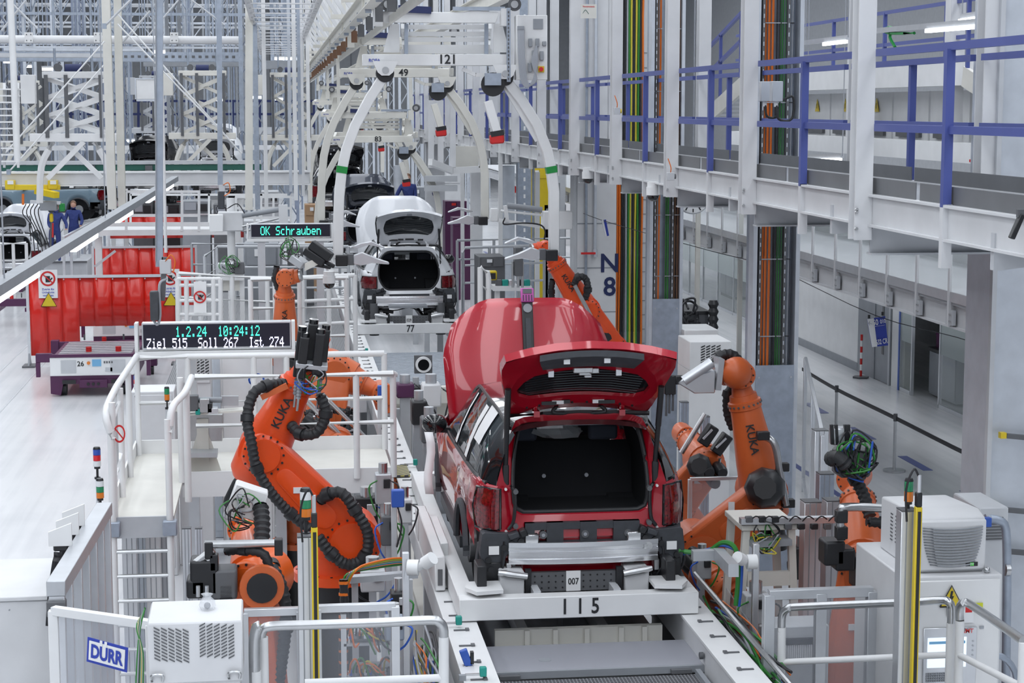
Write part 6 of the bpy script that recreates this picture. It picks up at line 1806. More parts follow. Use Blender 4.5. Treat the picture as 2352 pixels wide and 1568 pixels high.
# ---- cabinets behind the LED board
def vent_cabinet(x0, x1, y0, y1, Y, depth, m, label, grille, rows=10, cols=2, zbase=0.0, slots=True):
 a, b = pY(x0, y0, Y), pY(x1, y1, Y); b.x = pY(x1, y0, Y).x
 t = thing('vent_cabinet', label, 'cabinet', ((a.x + b.x) / 2, Y, zbase))
 MB().bb(a.x, b.x, Y, Y + depth, b.z, a.z).build('housing', m, t, .012, seg=2)
 if b.z - zbase > .05:
  MB().bb(a.x, b.x, Y + .02, Y + depth, zbase, b.z).build('lower_cabinet', m, t)
 gx0, gx1, gy0, gy1 = grille
 src = None
 for c in range(cols):
  for r in range(rows):
   fx = gx0 + (gx1 - gx0) * (c + .5) / cols; fy = gy0 + (gy1 - gy0) * (r + .5) / rows
   w = (b.x - a.x) * (gx1 - gx0) / cols * .78; h = (a.z - b.z) * (gy1 - gy0) / rows * .45
   p = V(a.x + (b.x - a.x) * fx, Y - .002, a.z - (a.z - b.z) * fy)
   if src is None:
    src = MB().prism([(-w / 2, -h * 1.2), (w / 2, h * .2), (w / 2, h * 1.2), (-w / 2, -h * .2)], p, (1, 0, 0), (0, 0, 1), .004).build('vent_slot', 'black', t); p0 = p
   else:
    o = src.copy(); COL.objects.link(o); o.parent = t; o.location = p - p0
 return t
vent_cabinet(405, 482, 812, 880, 23.5, .7, 'offwhite', 'pale vented cabinet under the LED board', (.42, .98, .05, .85), 8, 4)
for i, (x0, x1, y0, y1, Y, m, lab) in enumerate(((505, 628, 812, 1000, 24.0, 'white', 'white switch cabinet with blue cable coil behind the red-orange robot'), (300, 402, 900, 1010, 23.0, 'offwhite', 'pale control cabinet behind the ladder platform'), (482, 512, 800, 900, 25.0, 'galv_light', 'ribbed grey column casing under the LED board'))):
 a, b = pY(x0, y0, Y), pY(x1, y1, Y)
 t = thing('switch_cabinet', lab, 'cabinet', ((a.x + b.x) / 2, Y, 0))
 MB().bb(a.x, b.x, Y, Y + .6, 0, a.z).build('body', m, t, .01)
 MB().bb(a.x + .03, b.x - .03, Y - .015, Y, .1, a.z - .04).build('door', m, t, .006)
 MB().bb(b.x - .09, b.x - .07, Y - .04, Y - .015, a.z * .5, a.z * .5 + .15).build('handle', 'dgrey', t)
 if i == 0:
  for k in range(3):
   MB().tube([pY(588 + 17 * math.cos(a_) + k, 872 + 14 * math.sin(a_), Y - .2) for a_ in [2 * PI * j / 14 for j in range(15)]], .008, 5).build('cable_coil', 'c_blue', t)
# blue/red/white signal towers
stack_light(314, 858, 908, 22.5, ('lens_white', 'lens_red', 'lens_blue'), 'small signal tower with blue and red lenses on the pale cabinet')
stack_light(384, 888, 935, 19.5, ('amber', 'lens_green'), 'signal tower with amber and green lenses beside the ladder rail', 1.87)
stack_light(224, 1026, 1095, 18.6, ('lens_white', 'lens_red', 'lens_blue'), 'signal tower with blue, red and white lenses above the sloping fence bar')
stack_light(231, 1098, 1168, 17.4, ('amber', 'lens_green', 'lens_white'), 'signal tower with white, green and amber lenses at the sloping fence end')
stack_light(703, 1120, 1222, 12.6, ('amber', 'lens_green', 'lens_white'), 'signal tower with white, green and amber lenses on the aluminium post', False)
# ---- ladder platform with white tube railing
YL = 17.3
dz = pY(330, 1185, YL).z
t = thing('ladder_platform', 'white tube railing platform with rung ladder beside the robots', 'platform', pY(330, 1215, YL))
xa, xb = pY(258, 1200, YL).x, pY(400, 1200, YL).x
xe = pY(905, 1200, YL + 1.6).x
MB().bb(xa, xb, YL, YL + 3.2, dz - .04, dz).build('deck', 'cream', t)
MB().bb(xb, xe, YL + 1.6, YL + 3.2, dz - .04, dz).build('deck', 'cream', t)
MB().bb(xa, xb, YL - .03, YL, dz - .2, dz).build('deck_edge', 'alu_dull', t)
MB().bb(xb, xe, YL + 1.57, YL + 1.6, dz - .16, dz + .1).build('toe_board', 'white', t)
MB().bb(xa - .02, xa, YL, YL + 3.2, dz - .1, dz + .15).build('toe_board', 'white', t)
MB().bb(xa, xe, YL + 3.2, YL + 3.23, dz - .1, dz + .15).build('toe_board', 'white', t)
for px in (262, 392):
 x = pY(px, 1230, YL).x
 MB().cyl((x, YL - .06, 0), (x, YL - .06, pY(px, 985 if px < 300 else 960, YL).z), .032, n=12).build('stile', 'white', t)
 MB().box((x, YL - .06, dz - .1), (.13, .12, .14)).build('stile_clamp', 'galv', t, .008)
for k in range(7):
 z = dz - .32 - k * .235
 if z > .1: MB().cyl((pY(262, 1230, YL).x, YL - .06, z), (pY(392, 1230, YL).x, YL - .06, z), .02, n=8).build('rung', 'steel', t)
zt = dz + 1.08
loop = [(262, 985), (243, 935), (262, 890), (295, 884)]
# left handrail: rises from ladder, runs back
x0 = pY(262, 1100, YL).x
L_ = [V(x0, YL - .06, dz + .75), V(x0 - .06, YL - .0, dz + .98), V(x0 - .04, YL + .7, zt), V(x0 - .02, YL + 1.6, zt + .02), V(x0, YL + 3.1, zt + .02)]
MB().tube(L_, .035, 10, 4).build('handrail', 'white', t)
MB().tube([V(x0, YL + 3.1, zt), V(xb, YL + 3.15, zt), V(xe, YL + 3.15, zt)], .035, 10).build('handrail', 'white', t)
MB().tube([V(x0, YL + 3.1, zt - .5), V(xe, YL + 3.15, zt - .5)], .026, 8).build('mid_rail', 'white', t)
x1 = pY(392, 1100, YL).x
MB().tube([V(x1, YL - .06, dz + .8), V(x1 + .03, YL + .02, dz + 1.02), V(x1 + .12, YL + .5, zt), V(x1 + .14, YL + 1.55, zt)], .035, 10, 4).build('handrail', 'white', t)
MB().tube([V(xb + .15, YL + 1.55, zt), V(xe, YL + 1.55, zt), V(xe + .02, YL + 1.62, zt - .02)], .035, 10).build('handrail', 'white', t)
MB().tube([V(xb + .15, YL + 1.55, zt - .5), V(xe, YL + 1.55, zt - .5)], .026, 8).build('mid_rail', 'white', t)
for px, yo_ in ((262, 0), (285, .9), (300, 1.9), (300, 3.1)):
 MB().cyl((x0 + .0, YL + yo_, dz), (x0 + .0, YL + yo_, zt), .03, n=10).build('rail_post', 'white', t)
for x, yo_ in ((xb, 1.55), (x1 + .13, .6), ((xb + xe) / 2 - .1, 1.55), (xe - .38, 1.55), (xe, 1.58), (xb, 3.15), ((xb + xe) / 2, 3.15), (xe, 3.15), ((xb * 2 + xe) / 3, 3.15)):
 MB().cyl((x, YL + yo_, dz), (x, YL + yo_, zt), .033, n=10).build('rail_post', 'white', t)
# hinged gate with prohibition sign on the left rail
MB().tube([V(x0 - .01, YL + .2, dz + .35), V(x0 - .01, YL + 1.0, dz + .45), V(x0 - .01, YL + 1.0, dz + .95), V(x0 - .01, YL + .2, dz + .9)], .022, 8).build('gate_frame', 'white', t)
gs = MB().bb(x0 - .02, x0 - .012, YL + .42, YL + .7, dz + .30, dz + .96).build('sign_plate', 'lgrey', t)
pc_ = pY(269, 996, YL - .02)
MB().ring([pc_ + V(.02 + .055 * math.cos(2 * PI * i / 20), -.0, .085 * math.sin(2 * PI * i / 20)) for i in range(20)], [pc_ + V(.02 + .042 * math.cos(2 * PI * i / 20), 0, .066 * math.sin(2 * PI * i / 20)) for i in range(20)]).build('red_circle', 'red', gs)
MB().bar(pc_ + V(-.02, -.003, .055), pc_ + V(.06, -.003, -.055), .012, .003, up=(0, 1, 0)).build('red_bar', 'red', gs)
# measuring pedestal on the platform
Ys = 19.2
t = thing('gripper_stand', 'cream pedestal with steel box and gripper tool on the ladder platform', 'stand', pY(470, 1190, Ys))
zb = dz
p = pY(470, 1180, Ys)
MB().bb(p.x - .2, p.x + .22, Ys - .2, Ys + .2, zb, zb + .02).build('base_plate', 'cream', t)
MB().bb(p.x - .06, p.x + .06, Ys - .06, Ys + .06, zb + .02, pY(470, 960, Ys).z).build('column', 'cream', t)
for s in (-1, 1):
 MB().prism([(0, 0), (s * .13, 0), (0, .42)] if s > 0 else [(0, 0), (0, .42), (s * .13, 0)], V(p.x + s * .06, Ys - .02, zb + .02), (1, 0, 0), (0, 0, 1), .02).build('gusset', 'cream', t)
MB().bar(pY(425, 978, Ys + .1), pY(512, 978, Ys + .1), .25, .28).build('steel_box', 'steel', t, .006)
MB().bar(pY(412, 1040, Ys - .15), pY(500, 1040, Ys - .15), .25, .05).build('drip_tray', 'alu_dull', t)
MB().bar(pY(420, 950, Ys - .12), pY(560, 940, Ys - .12), .2, .02).build('tool_shelf', 'cream', t)
MB().bar(pY(508, 920, Ys - .1), pY(548, 920, Ys - .1), .04, .1).build('bracket_plate', 'alu_dull', t)
MB().cyl(pY(455, 918, Ys - .15), pY(510, 918, Ys - .15), .03).build('slide_rod', 'mgrey', t)
for x, y, w, h, m in ((415, 930, .12, .12, 'cream'), (440, 925, .14, .16, 'dgrey'), (470, 930, .10, .14, 'steel'), (425, 945, .10, .05, 'teal'), (455, 944, .05, .06, 'teal'), (482, 935, .05, .1, 'black'), (490, 942, .1, .06, 'alu')):
 MB().box(pY(x, y, Ys - .2), (w, .12, h)).build('gripper_block', m, t, .006)
# ================================================================== NEAR FENCES, CABINETS, CABLES
def profile_post(px, y0, y1, Y, w, m, label, name='aluminium_post'):
 a = pY(px, y0, Y); zb = 0 if y1 is None else pY(px, y1, Y).z
 t = thing(name, label, 'post', (a.x, Y, zb))
 MB().bb(a.x - w / 2, a.x + w / 2, Y, Y + w, zb, a.z).build('profile', m, t, .004)
 for dx in (-.18, .18):
  MB().bb(a.x + dx * w - .004, a.x + dx * w + .004, Y - .003, Y, zb, a.z).build('groove', 'mgrey', t)
 MB().bb(a.x - w / 2, a.x + w / 2, Y, Y + w, a.z, a.z + .01).build('end_cap', 'dgrey', t)
 return t
def light_curtain(px, y0, Y, label):
 a = pY(px, y0, Y)
 t = thing('light_curtain', label, 'sensor', (a.x, Y, 0))
 MB().bb(a.x - .022, a.x + .022, Y, Y + .05, .1, a.z).build('housing', 'yellow', t, .004)
 MB().bb(a.x - .010, a.x + .012, Y - .004, Y, .12, a.z - .03).build('lens_strip', 'black', t)
 MB().bb(a.x - .02, a.x + .02, Y, Y + .05, a.z, a.z + .10).build('cap', 'black', t, .006)
 MB().cyl((a.x, Y + .02, a.z + .1), (a.x, Y + .02, a.z + .22), .014, n=8).build('connector', 'alu', t)
 MB().tube([V(a.x, Y + .02, a.z + .2), V(a.x - .04, Y + .02, a.z + .26), V(a.x - .09, Y + .02, a.z + .12), V(a.x - .08, Y + .02, a.z - .1)], .008, 6, 5).build('cable', 'c_black', t)
 return t
# left post with light curtain
profile_post(702, 1235, None, 12.5, .115, 'alu', 'tall aluminium post carrying the signal tower before the red-orange robot')
light_curtain(722, 1212, 12.3, 'yellow and black light curtain bar before the bending red-orange robot')
profile_post(2090, 1175, None, 12.0, .115, 'alu', 'tall aluminium post with green signal tower beside the electrical cabinet')
light_curtain(2112, 1165, 11.9, 'yellow and black light curtain bar beside the electrical cabinet')
stack_light(2086, 1098, 1180, 12.06, ('amber', 'lens_green'), 'signal tower with green and amber lenses beside the electrical cabinet', False)
def acrylic_fence(p0, p1, z0, z1, label, m='alu', w=.06, mid=None, pane='acrylic', n=1, name='safety_fence'):
 """framed clear panel between two ground points"""
 p0, p1 = Vector(p0), Vector(p1)
 t = thing(name, label, 'fence', (p0.x, p0.y, 0))
 d = (p1 - p0); d.z = 0
 for k in range(n + 1):
  q = p0.lerp(p1, k / n)
  MB().bar((q.x, q.y, 0), (q.x, q.y, z1), w, w, up=(0, 1, 0)).build('post', m, t, .003)
 for z in (z0, z1) + ((mid,) if mid else ()):
  MB().bar((p0.x, p0.y, z), (p1.x, p1.y, z), w * .9, w * .9).build('rail', m, t, .003)
 for k in range(n):
  a, b = p0.lerp(p1, k / n), p0.lerp(p1, (k + 1) / n)
  MB().bar((a.x, a.y, (z0 + z1) / 2), (b.x, b.y, (z0 + z1) / 2), .006, z1 - z0 - w).build('clear_panel', pane, t)
 return t
# front left panel with DUERR plate
z1 = pY(220, 1398, 11.6).z
a, b = pY(122, 1400, 11.6), pY(345, 1420, 11.2)
fd = acrylic_fence((a.x, 11.6, 0), (b.x, 11.2, 0), .3, z1, 'clear panel fence with blue and white DÜRR plate beside the air cooler', 'white')
c = pY(246, 1503, 11.25)
uxx = (b - a); uxx.z = 0; uxx.normalize(); uxx = (uxx + V(0, 0, -.10)).normalized(); uyy = V(.07, 0, 1)
def quad(c, w, h, off, name, m, par):
 n_ = uxx.cross(uyy).normalized()
 P = [c + uxx * (sx * w / 2) + uyy * (sy * h / 2) + n_ * off for sx, sy in ((-1, -1), (1, -1), (1, 1), (-1, 1))]
 q = MB(); q._add(P + [p - n_ * .004 for p in P], [(0, 1, 2, 3), (7, 6, 5, 4), (0, 4, 5, 1), (1, 5, 6, 2), (2, 6, 7, 3), (3, 7, 4, 0)])
 return q.build(name, m, par)
pl = quad(c, .305, .155, 0, 'name_plate', 'sign_blue', fd)
quad(c, .27, .12, .005, 'plate_field', 'sign_white', fd)
text('lettering', 'DURR', 'sign_blue', fd, c + uxx.cross(uyy) * .008 - uyy * .004, uxx, uyy, .115, sx=.78, bold=.04)
for dx in (-.035, .0): quad(c + uxx * (dx - .008) + uyy * .062, .018, .034, .010, 'umlaut', 'sign_white', fd)
# side fence running back on the left
s0 = pY(128, 1352, 12.0); s1 = pZ(240, 1168, s0.z)
t = thing('safety_fence', 'aluminium fence with sloping top bar running back from the DÜRR panel', 'fence', (s0.x, s0.y, 0))
MB().bar(s0, s1, .12, .10).build('top_bar', 'alu_dull', t, .004)
for f in (.02, .16, .34, .5, .66, .82, .98):
 q = s0.lerp(s1, f)
 MB().bar((q.x, q.y, 0), (q.x, q.y, q.z - .05), .10, .08, up=(0, 1, 0)).build('post', 'alu', t, .003)
for f in (.02, .34, .66):
 q0, q1 = s0.lerp(s1, f), s0.lerp(s1, f + .3)
 g = MB(); g._add([(q0.x, q0.y, .1), (q1.x, q1.y, .1), (q1.x, q1.y, q1.z - .1), (q0.x, q0.y, q0.z - .1)], [(0, 1, 2, 3)])
 g.build('clear_panel', 'acrylic', t, solid=.006)
for f in (.42, .56, .68):
 q = s0.lerp(s1, f)
 MB().prism([(0, 0), (.16, .0), (.16, .16), (.0, .10)], q + V(-.2, 0, .05), (1, 0, 0), (0, 0, 1), .03).build('sensor_hood', 'sign_white', t)
 MB().box(q + V(-.12, .02, .06), (.10, .08, .10)).build('lock_switch', 'black', t, .008)
 MB().tube([q + V(-.14, 0, 0), q + V(-.18, -.05, -.25), q + V(-.2, -.1, -.5)], .03, 6, 4).build('cable', 'c_black', t)
MB().box(s0 + V(0, .02, -.13), (.12, .1, .10)).build('hinge_block', 'dgrey', t, .006)
# alu machine enclosure posts behind the ladder
for i, (px, yt, Y, w) in enumerate(((296, 1225, 18.0, .14), (322, 1222, 18.4, .12), (350, 1222, 18.1, .14), (376, 1222, 18.5, .12), (428, 1215, 16.4, .08), (456, 1215, 15.8, .06))):
 profile_post(px, yt, None, Y, w, ('alu', 'galv_light', 'offwhite', 'alu_dull', 'alu', 'galv_light')[i], 'vertical ' + ('aluminium profile behind the ladder stile', 'pale galvanised profile behind the ladder rungs', 'off-white boxed profile behind the ladder rungs', 'dull aluminium profile behind the ladder', 'slim aluminium profile between ladder and gripper stand', 'thin pale profile by the motor block robot')[i])
# pale flat-top cabinet bottom left
t = thing('floor_cabinet', 'large pale grey flat-topped cabinet at the edge of the trolley aisle', 'cabinet', pY(60, 1500, 13))
zt = pY(60, 1330, 13.6).z; xr = pY(128, 1340, 13.0).x
MB().bb(xr - 1.6, xr, 13.0, 14.1, .25, zt).build('body', 'offwhite', t, .01)
MB().bb(xr - 1.62, xr + .02, 12.98, 14.12, zt, zt + .03).build('lid', 'offwhite', t, .006)
for x in (xr - 1.4, xr - .2):
 MB().cyl((x, 13.15, 0), (x, 13.15, .25), .06, n=12).build('foot', 'lgrey', t)
 MB().cyl((x, 13.95, 0), (x, 13.95, .25), .06, n=12).build('foot', 'lgrey', t)
b_ = MB()
for k in range(6): b_.cyl((xr - 1.4 + k * .27, 12.985, zt - .06), (xr - 1.4 + k * .27, 12.975, zt - .06), .006, n=6)
b_.build('screw', 'mgrey', t)
# slant-vented air cooler
Yc = 10.6
a, b = pY(338, 1428, Yc), pY(556, 1560, Yc)
x0, x1 = a.x, pY(556, 1428, Yc).x; zt = a.z; zb = pY(338, 1572, Yc).z
t = thing('air_cooler', 'pale grey air cooler with two slanted vent fields beside the DÜRR plate', 'cooler', ((x0 + x1) / 2, Yc, 0))
MB().prism([(0, 0), (.42, 0), (.42, .36), (.38, .39), (.05, .375), (0, .36)], V(x0, Yc, zb), (0, 1, 0), (0, 0, 1), x1 - x0).build('housing', 'offwhite', t, .008)
zt = zb + .36
MB().bb(x0 + .02, x1 - .02, Yc + .02, Yc + .4, 0, zb).build('lower_cabinet', 'offwhite', t)
src = {}
for half, xa, xb, slope in (('l', .06, .44, -1), ('r', .54, .92, 1)):
 for c_ in range(5):
  for r in range(10):
   w = (x1 - x0) * .062; p = V(x0 + (x1 - x0) * (xa + (xb - xa) * (c_ + .5) / 5), Yc - .002, zt - .03 - .020 * r - (.0 if slope > 0 else 0) - .004 * (c_ if slope < 0 else 4 - c_) * (-1 if slope < 0 else 1) * -1)
   if half not in src:
    src[half] = (MB().prism([(-w / 2, -.009 * slope - .004), (w / 2, .009 * slope - .004), (w / 2, .009 * slope + .004), (-w / 2, -.009 * slope + .004)], p, (1, 0, 0), (0, 0, 1), .003).build('vent_slot', 'dgrey', t), p)
   else:
    o = src[half][0].copy(); COL.objects.link(o); o.parent = t; o.location = p - src[half][1]
for x in (x0 + .05, x1 - .05):
 MB().tube([V(x - .03, Yc - .01, zb + .02), V(x - .03, Yc - .02, zb + .06), V(x + .03, Yc - .02, zb + .06), V(x + .03, Yc - .01, zb + .02)], .008, 6, 3).build('lifting_eye', 'steel', t)
t = thing('plastic_bag', 'small clear bag of fittings lying on the slant-vented air cooler', 'bag', (x0 + (x1 - x0) * .62, Yc + .2, zb + .385))
pb = Vector((x0 + (x1 - x0) * .62, Yc + .2, zb + .385)); rings = []
rr = random.Random(9)
for i, (rd, hh) in enumerate(((.045, 0), (.05, .02), (.04, .05), (.022, .075), (.035, .09))):
 rings.append([pb + V(rd * math.cos(2 * PI * j / 9) * rr.uniform(.8, 1.2), rd * math.sin(2 * PI * j / 9) * rr.uniform(.8, 1.2), hh) for j in range(9)])
MB().loft(rings).build('film', 'film', t, sharp=10)
MB().ball(pb + V(0, 0, .02), .02, 8, 6).build('fittings', 'mgrey', t)
# bundle of cables hanging left of the cooler
t = thing('cable_bundle', 'hanging bundle of green and grey cables beside the slant-vented air cooler', 'cables', pY(325, 1560, 10.9))
for k in range(9):
 MB().tube([pY(333 - k * .8, 1395 + k * 2, 11.0), pY(322 - k, 1440, 10.95), pY(316 + k * 1.5, 1500, 10.9), pY(312 + k * 2, 1580, 10.9)], .006, 5, 5).build('cable', ('c_green', 'c_grey', 'c_grey', 'c_black', 'c_green', 'c_grey', 'c_yellow', 'c_grey', 'c_green')[k], t)
# stainless handrails
def steel_rail(pts, Y, label, r=.03, mids=(), posts=(), Ys=None):
 P = [pY(x, y, (Ys[i] if Ys else Y)) for i, (x, y) in enumerate(pts)]
 t = thing('handrail', label, 'railing', (P[0].x, P[0].y, 0))
 MB().tube(P, r, 12, 4).build('top_rail', 'steel', t)
 for px, py, Yp in posts:
  q = pY(px, py, Yp); MB().cyl((q.x, q.y, 0), q, r * 1.05, n=12).build('post', 'white', t)
 for (xa, ya), (xb, yb), Y0, Y1 in mids:
  MB().cyl(pY(xa, ya, Y0), pY(xb, yb, Y1), r * .8, n=10).build('mid_rail', 'white', t)
 return t
steel_rail([(600, 1470), (602, 1450), (620, 1438), (700, 1435), (860, 1430), (985, 1424), (1008, 1428), (1018, 1442), (1019, 1470)], 11.0, 'bent steel handrail with white posts in front of the cable racks', posts=((604, 1462, 11.0), (1019, 1462, 11.0)), mids=(((700, 1568), (1019, 1556), 11.0, 11.0),))
steel_rail([(586, 1600), (584, 1480), (590, 1442), (596, 1438)], 10.9, 'short steel handrail stub beside the slant-vented air cooler', r=.034, posts=((586, 1540, 10.9),))
steel_rail([(1795, 1450), (1797, 1412), (1812, 1396), (1840, 1393), (2070, 1383), (2160, 1378), (2178, 1382), (2185, 1395), (2184, 1440)], 12.3, Ys=(13.15, 13.15, 13.1, 13.05, 12.5, 12.35, 12.3, 12.3, 12.3), label= 'bent steel handrail in front of the electrical cabinet', posts=((1796, 1440, 13.15), (2184, 1430, 12.3)), mids=(((1797, 1520), (2184, 1503), 13.15, 12.3),))
steel_rail([(2205, 1430), (2204, 1400), (2212, 1384), (2235, 1392), (2352, 1472)], 12.2, 'steel handrail sloping down beside the operator panel', posts=((2205, 1425, 12.2), (2352, 1475, 10.4)), mids=(((2205, 1505), (2352, 1580), 12.2, 10.4),), Ys=(12.2, 12.2, 12.15, 12.0, 10.4))
# fence panels in the centre left (clear, wiring racks behind)
a, b = pY(560, 1402, 12.7), pY(905, 1392, 12.7)
acrylic_fence((a.x, 12.75, 0), (pY(690, 1400, 12.75).x, 12.75, 0), .4, pY(600, 1405, 12.75).z, 'clear panel fence between the air cooler and the aluminium post', n=1)
acrylic_fence((pY(728, 1400, 12.75).x, 12.75, 0), (pY(908, 1400, 12.75).x, 12.75, 0), .4, pY(800, 1395, 12.75).z, 'clear panel fence in front of the orange wiring rack', n=1)
# wiring rack behind: comb of connectors and cables
Yw = 13.3
t = thing('wiring_rack', 'open wiring rack with orange, green and black cable loops', 'rack', pY(845, 1560, Yw))
zt = pY(845, 1440, Yw).z
xa, xb = pY(790, 1500, Yw).x, pY(905, 1500, Yw).x
for x in (xa, xb): MB().bb(x - .02, x + .02, Yw, Yw + .05, 0, zt + .1).build('upright', 'alu', t)
for z in (zt, zt - .28, zt - .56): 
 MB().bb(xa, xb, Yw, Yw + .25, z - .14, z - .12).build('shelf', 'alu_dull', t)
 MB().bb(xa + .05, xb - .02, Yw + .04, Yw + .2, z - .12, z - .04).build('valve_terminal', 'mgrey', t, .006)
 for k in range(8):
  x = xa + .05 + k * .036
  MB().box((x, Yw + .03, z - .07), (.02, .03, .04)).build('connector', ('c_blue', 'c_grey', 'black', 'alu')[k % 4], t)
 rr = random.Random(int(z * 100))
 for k in range(12):
  x = xa + .04 + k * .025; e = x + rr.uniform(.06, .2)
  MB().tube([V(x, Yw, z - .06), V(x + .01, Yw - .06, z + rr.uniform(-.02, .06)), V((x + e) / 2, Yw - .08, z + rr.uniform(-.12, .10)), V(e, Yw - .05, z - rr.uniform(.05, .24))], .0075, 5, 5).build('cable', ('c_orange', 'c_green', 'c_black', 'c_orange', 'c_yellow', 'c_black')[k % 6], t)
for px in (785, 793):
 MB().hose(hp([(px, 1330, 0), (px + 2, 1400, 0), (px - 1, 1500, 0), (px, 1590, 0)], Yw + .05), .02, .03, 8, .12).build('cable_sleeve', 'c_black', t)
 for k in range(10):
  MB().cyl(pY(px, 1335 + k * 26, Yw + .05), pY(px, 1341 + k * 26, Yw + .05), .023, n=8).build('orange_clip', 'c_orange', t)
# cable tray along the left rail with many cables
t = thing('cable_bundle', 'thick tangle of yellow, green and blue cables along the conveyor rail beside the robots', 'cables', (XL - .3, 12, RZ - .3))
rr = random.Random(77)
for k in range(30):
 xo = XL - .19 - rr.uniform(0, .18); zo = RZ - .12 - rr.uniform(0, .32)
 y = 11.4 + rr.uniform(0, .8); pts = []
 while y < 15.1:
  pts.append(V(xo + rr.uniform(-.04, .04), y, zo + rr.uniform(-.07, .07))); y += rr.uniform(.4, .8)
 MB().tube(pts, rr.choice((.007, .009, .011)), 5, 3).build('cable', ('c_yellow', 'c_green', 'c_grey', 'c_black', 'c_orange', 'c_blue', 'c_black', 'c_grey')[k % 8], t)
tr_ = thing('cable_tray', 'grey cable tray under the cable tangle beside the conveyor rail', 'tray', (XL - .3, 12, RZ - .5))
MB().bb(XL - .40, XL - .14, 11.6, 15.2, RZ - .52, RZ - .5).build('floor', 'alu_dull', tr_)
MB().bb(XL - .41, XL - .40, 11.6, 15.2, RZ - .52, RZ - .35).build('side', 'alu_dull', tr_)
for k in range(3): MB().bb(XL - .39, XL - .34, 11.7 + k * 1.7, 11.76 + k * 1.7, 0, RZ - .52).build('leg', 'alu_dull', tr_)
# second tray, right of the line
t = thing('cable_bundle', 'sagging blue, green and black cables beside carrier 115 and the low robot', 'cables', (XR + .4, 14, RZ - .2))
for k in range(26):
 xo = XR + .20 + rr.uniform(0, .16); zo = RZ - .02 - rr.uniform(0, .3); y = 12.2 + rr.uniform(0, .8); pts = []
 while y < 15.2:
  pts.append(V(xo + rr.uniform(-.04, .04), y, zo + rr.uniform(-.06, .08))); y += rr.uniform(.4, .8)
 MB().tube(pts, rr.choice((.008, .011, .013)), 5, 3).build('cable', ('c_green', 'c_black', 'c_blue', 'c_black', 'c_grey', 'c_orange', 'c_black', 'c_green')[k % 8], t)
MB().cyl(V(XR + .2, 12.2, RZ + .05), V(XR + .2, 15.4, RZ + .09), .022, n=8).build('conduit', 'steel', t)
MB().tube(hp([(1560, 1265, 0), (1620, 1268, -.1), (1660, 1245, -.2), (1690, 1262, -.3), (1695, 1330, -.3), (1690, 1390, -.3)], 14.6), .02, 6, 5).build('cable', 'c_green', t)
MB().tube(hp([(1570, 1272, 0), (1625, 1262, -.1), (1662, 1252, -.2), (1700, 1275, -.3), (1702, 1340, -.3), (1697, 1392, -.3)], 14.6), .014, 6, 5).build('cable', 'c_blue', t)
tr_ = thing('cable_tray', 'grey aluminium cable tray between carrier 115 and the low robot', 'tray', (XR + .4, 14, RZ - .4))
MB().bb(XR + .16, XR + .42, 11.5, 15.2, RZ - .4, RZ - .38).build('floor', 'mgrey', tr_)
MB().bb(XR + .41, XR + .42, 11.5, 15.2, RZ - .4, RZ - .25).build('side', 'alu_dull', tr_)
for k in range(2): MB().bb(XR + .35, XR + .40, 12 + k * 2.8, 12.06 + k * 2.8, 0, RZ - .4).build('leg', 'alu_dull', tr_)
MB().bar(pY(1590, 1275, 14.4), pY(1665, 1272, 14.4), .08, .08).build('bridge', 'alu_dull', tr_)
MB().bar(pY(1650, 1272, 14.4), pY(1685, 1310, 13.6), .08, .1).build('bridge', 'alu_dull', tr_)
# sensors mounted along the left rail: small posts, blue boxes, camera
for i, (px, y0, y1, Y, lab) in enumerate(((905, 1150, 1330, 15.6, 'slim aluminium sensor post with blue box beside the red car'), (932, 1270, 1420, 13.4, 'slim aluminium sensor post with white camera beside the cable tangle'), (872, 905, 1085, 20.8, 'slim aluminium sensor post with blue box by the platform end'))):
 t = thing('sensor_post', lab, 'sensor', (pY(px, y1, Y).x, Y, 0))
 p = pY(px, y0, Y)
 MB().bb(p.x - .025, p.x + .025, Y, Y + .05, 0, p.z).build('profile', 'alu', t, .003)
 if i == 1:
  q = pY(955, 1302, Y)
  MB().cyl(q + V(-.06, 0, 0), q + V(.02, -.02, 0), .06, n=16).build('camera_flange', 'sign_white', t)
  MB().axial(q + V(.02, -.02, 0), q + V(.12, -.1, .09), ((0, .03), (.4, .03), (.42, .05), (1, .05)), 14).build('camera_head', 'sign_white', t)
  MB().bar(p + V(0, 0, -.2), q + V(-.06, 0, 0), .03, .03).build('bracket', 'alu', t)
 else:
  MB().box(p + V(.03, -.03, .03), (.11, .08, .15)).build('sensor_unit', 'blue', t, .008)
  MB().tube([p + V(.03, -.03, -.05), p + V(.06, -.06, -.2), p + V(.02, -.02, -.4)], .008, 6, 4).build('cable', 'c_black', t)
t = thing('sensor_post', 'slim post with white camera between carrier 115 and the measuring stand', 'sensor', (pY(1738, 1330, 14.3).x, 14.3, 0))
p = pY(1738, 1250, 14.3); MB().bb(p.x - .025, p.x + .025, 14.3, 14.35, 0, p.z).build('profile', 'alu', t, .003)
q = pY(1715, 1290, 14.2)
MB().cyl(q + V(.08, 0, 0), q, .06, n=16).build('camera_flange', 'sign_white', t)
MB().axial(q, q + V(-.10, -.08, .06), ((0, .03), (.4, .03), (.42, .05), (1, .05)), 14).build('camera_head', 'sign_white', t)
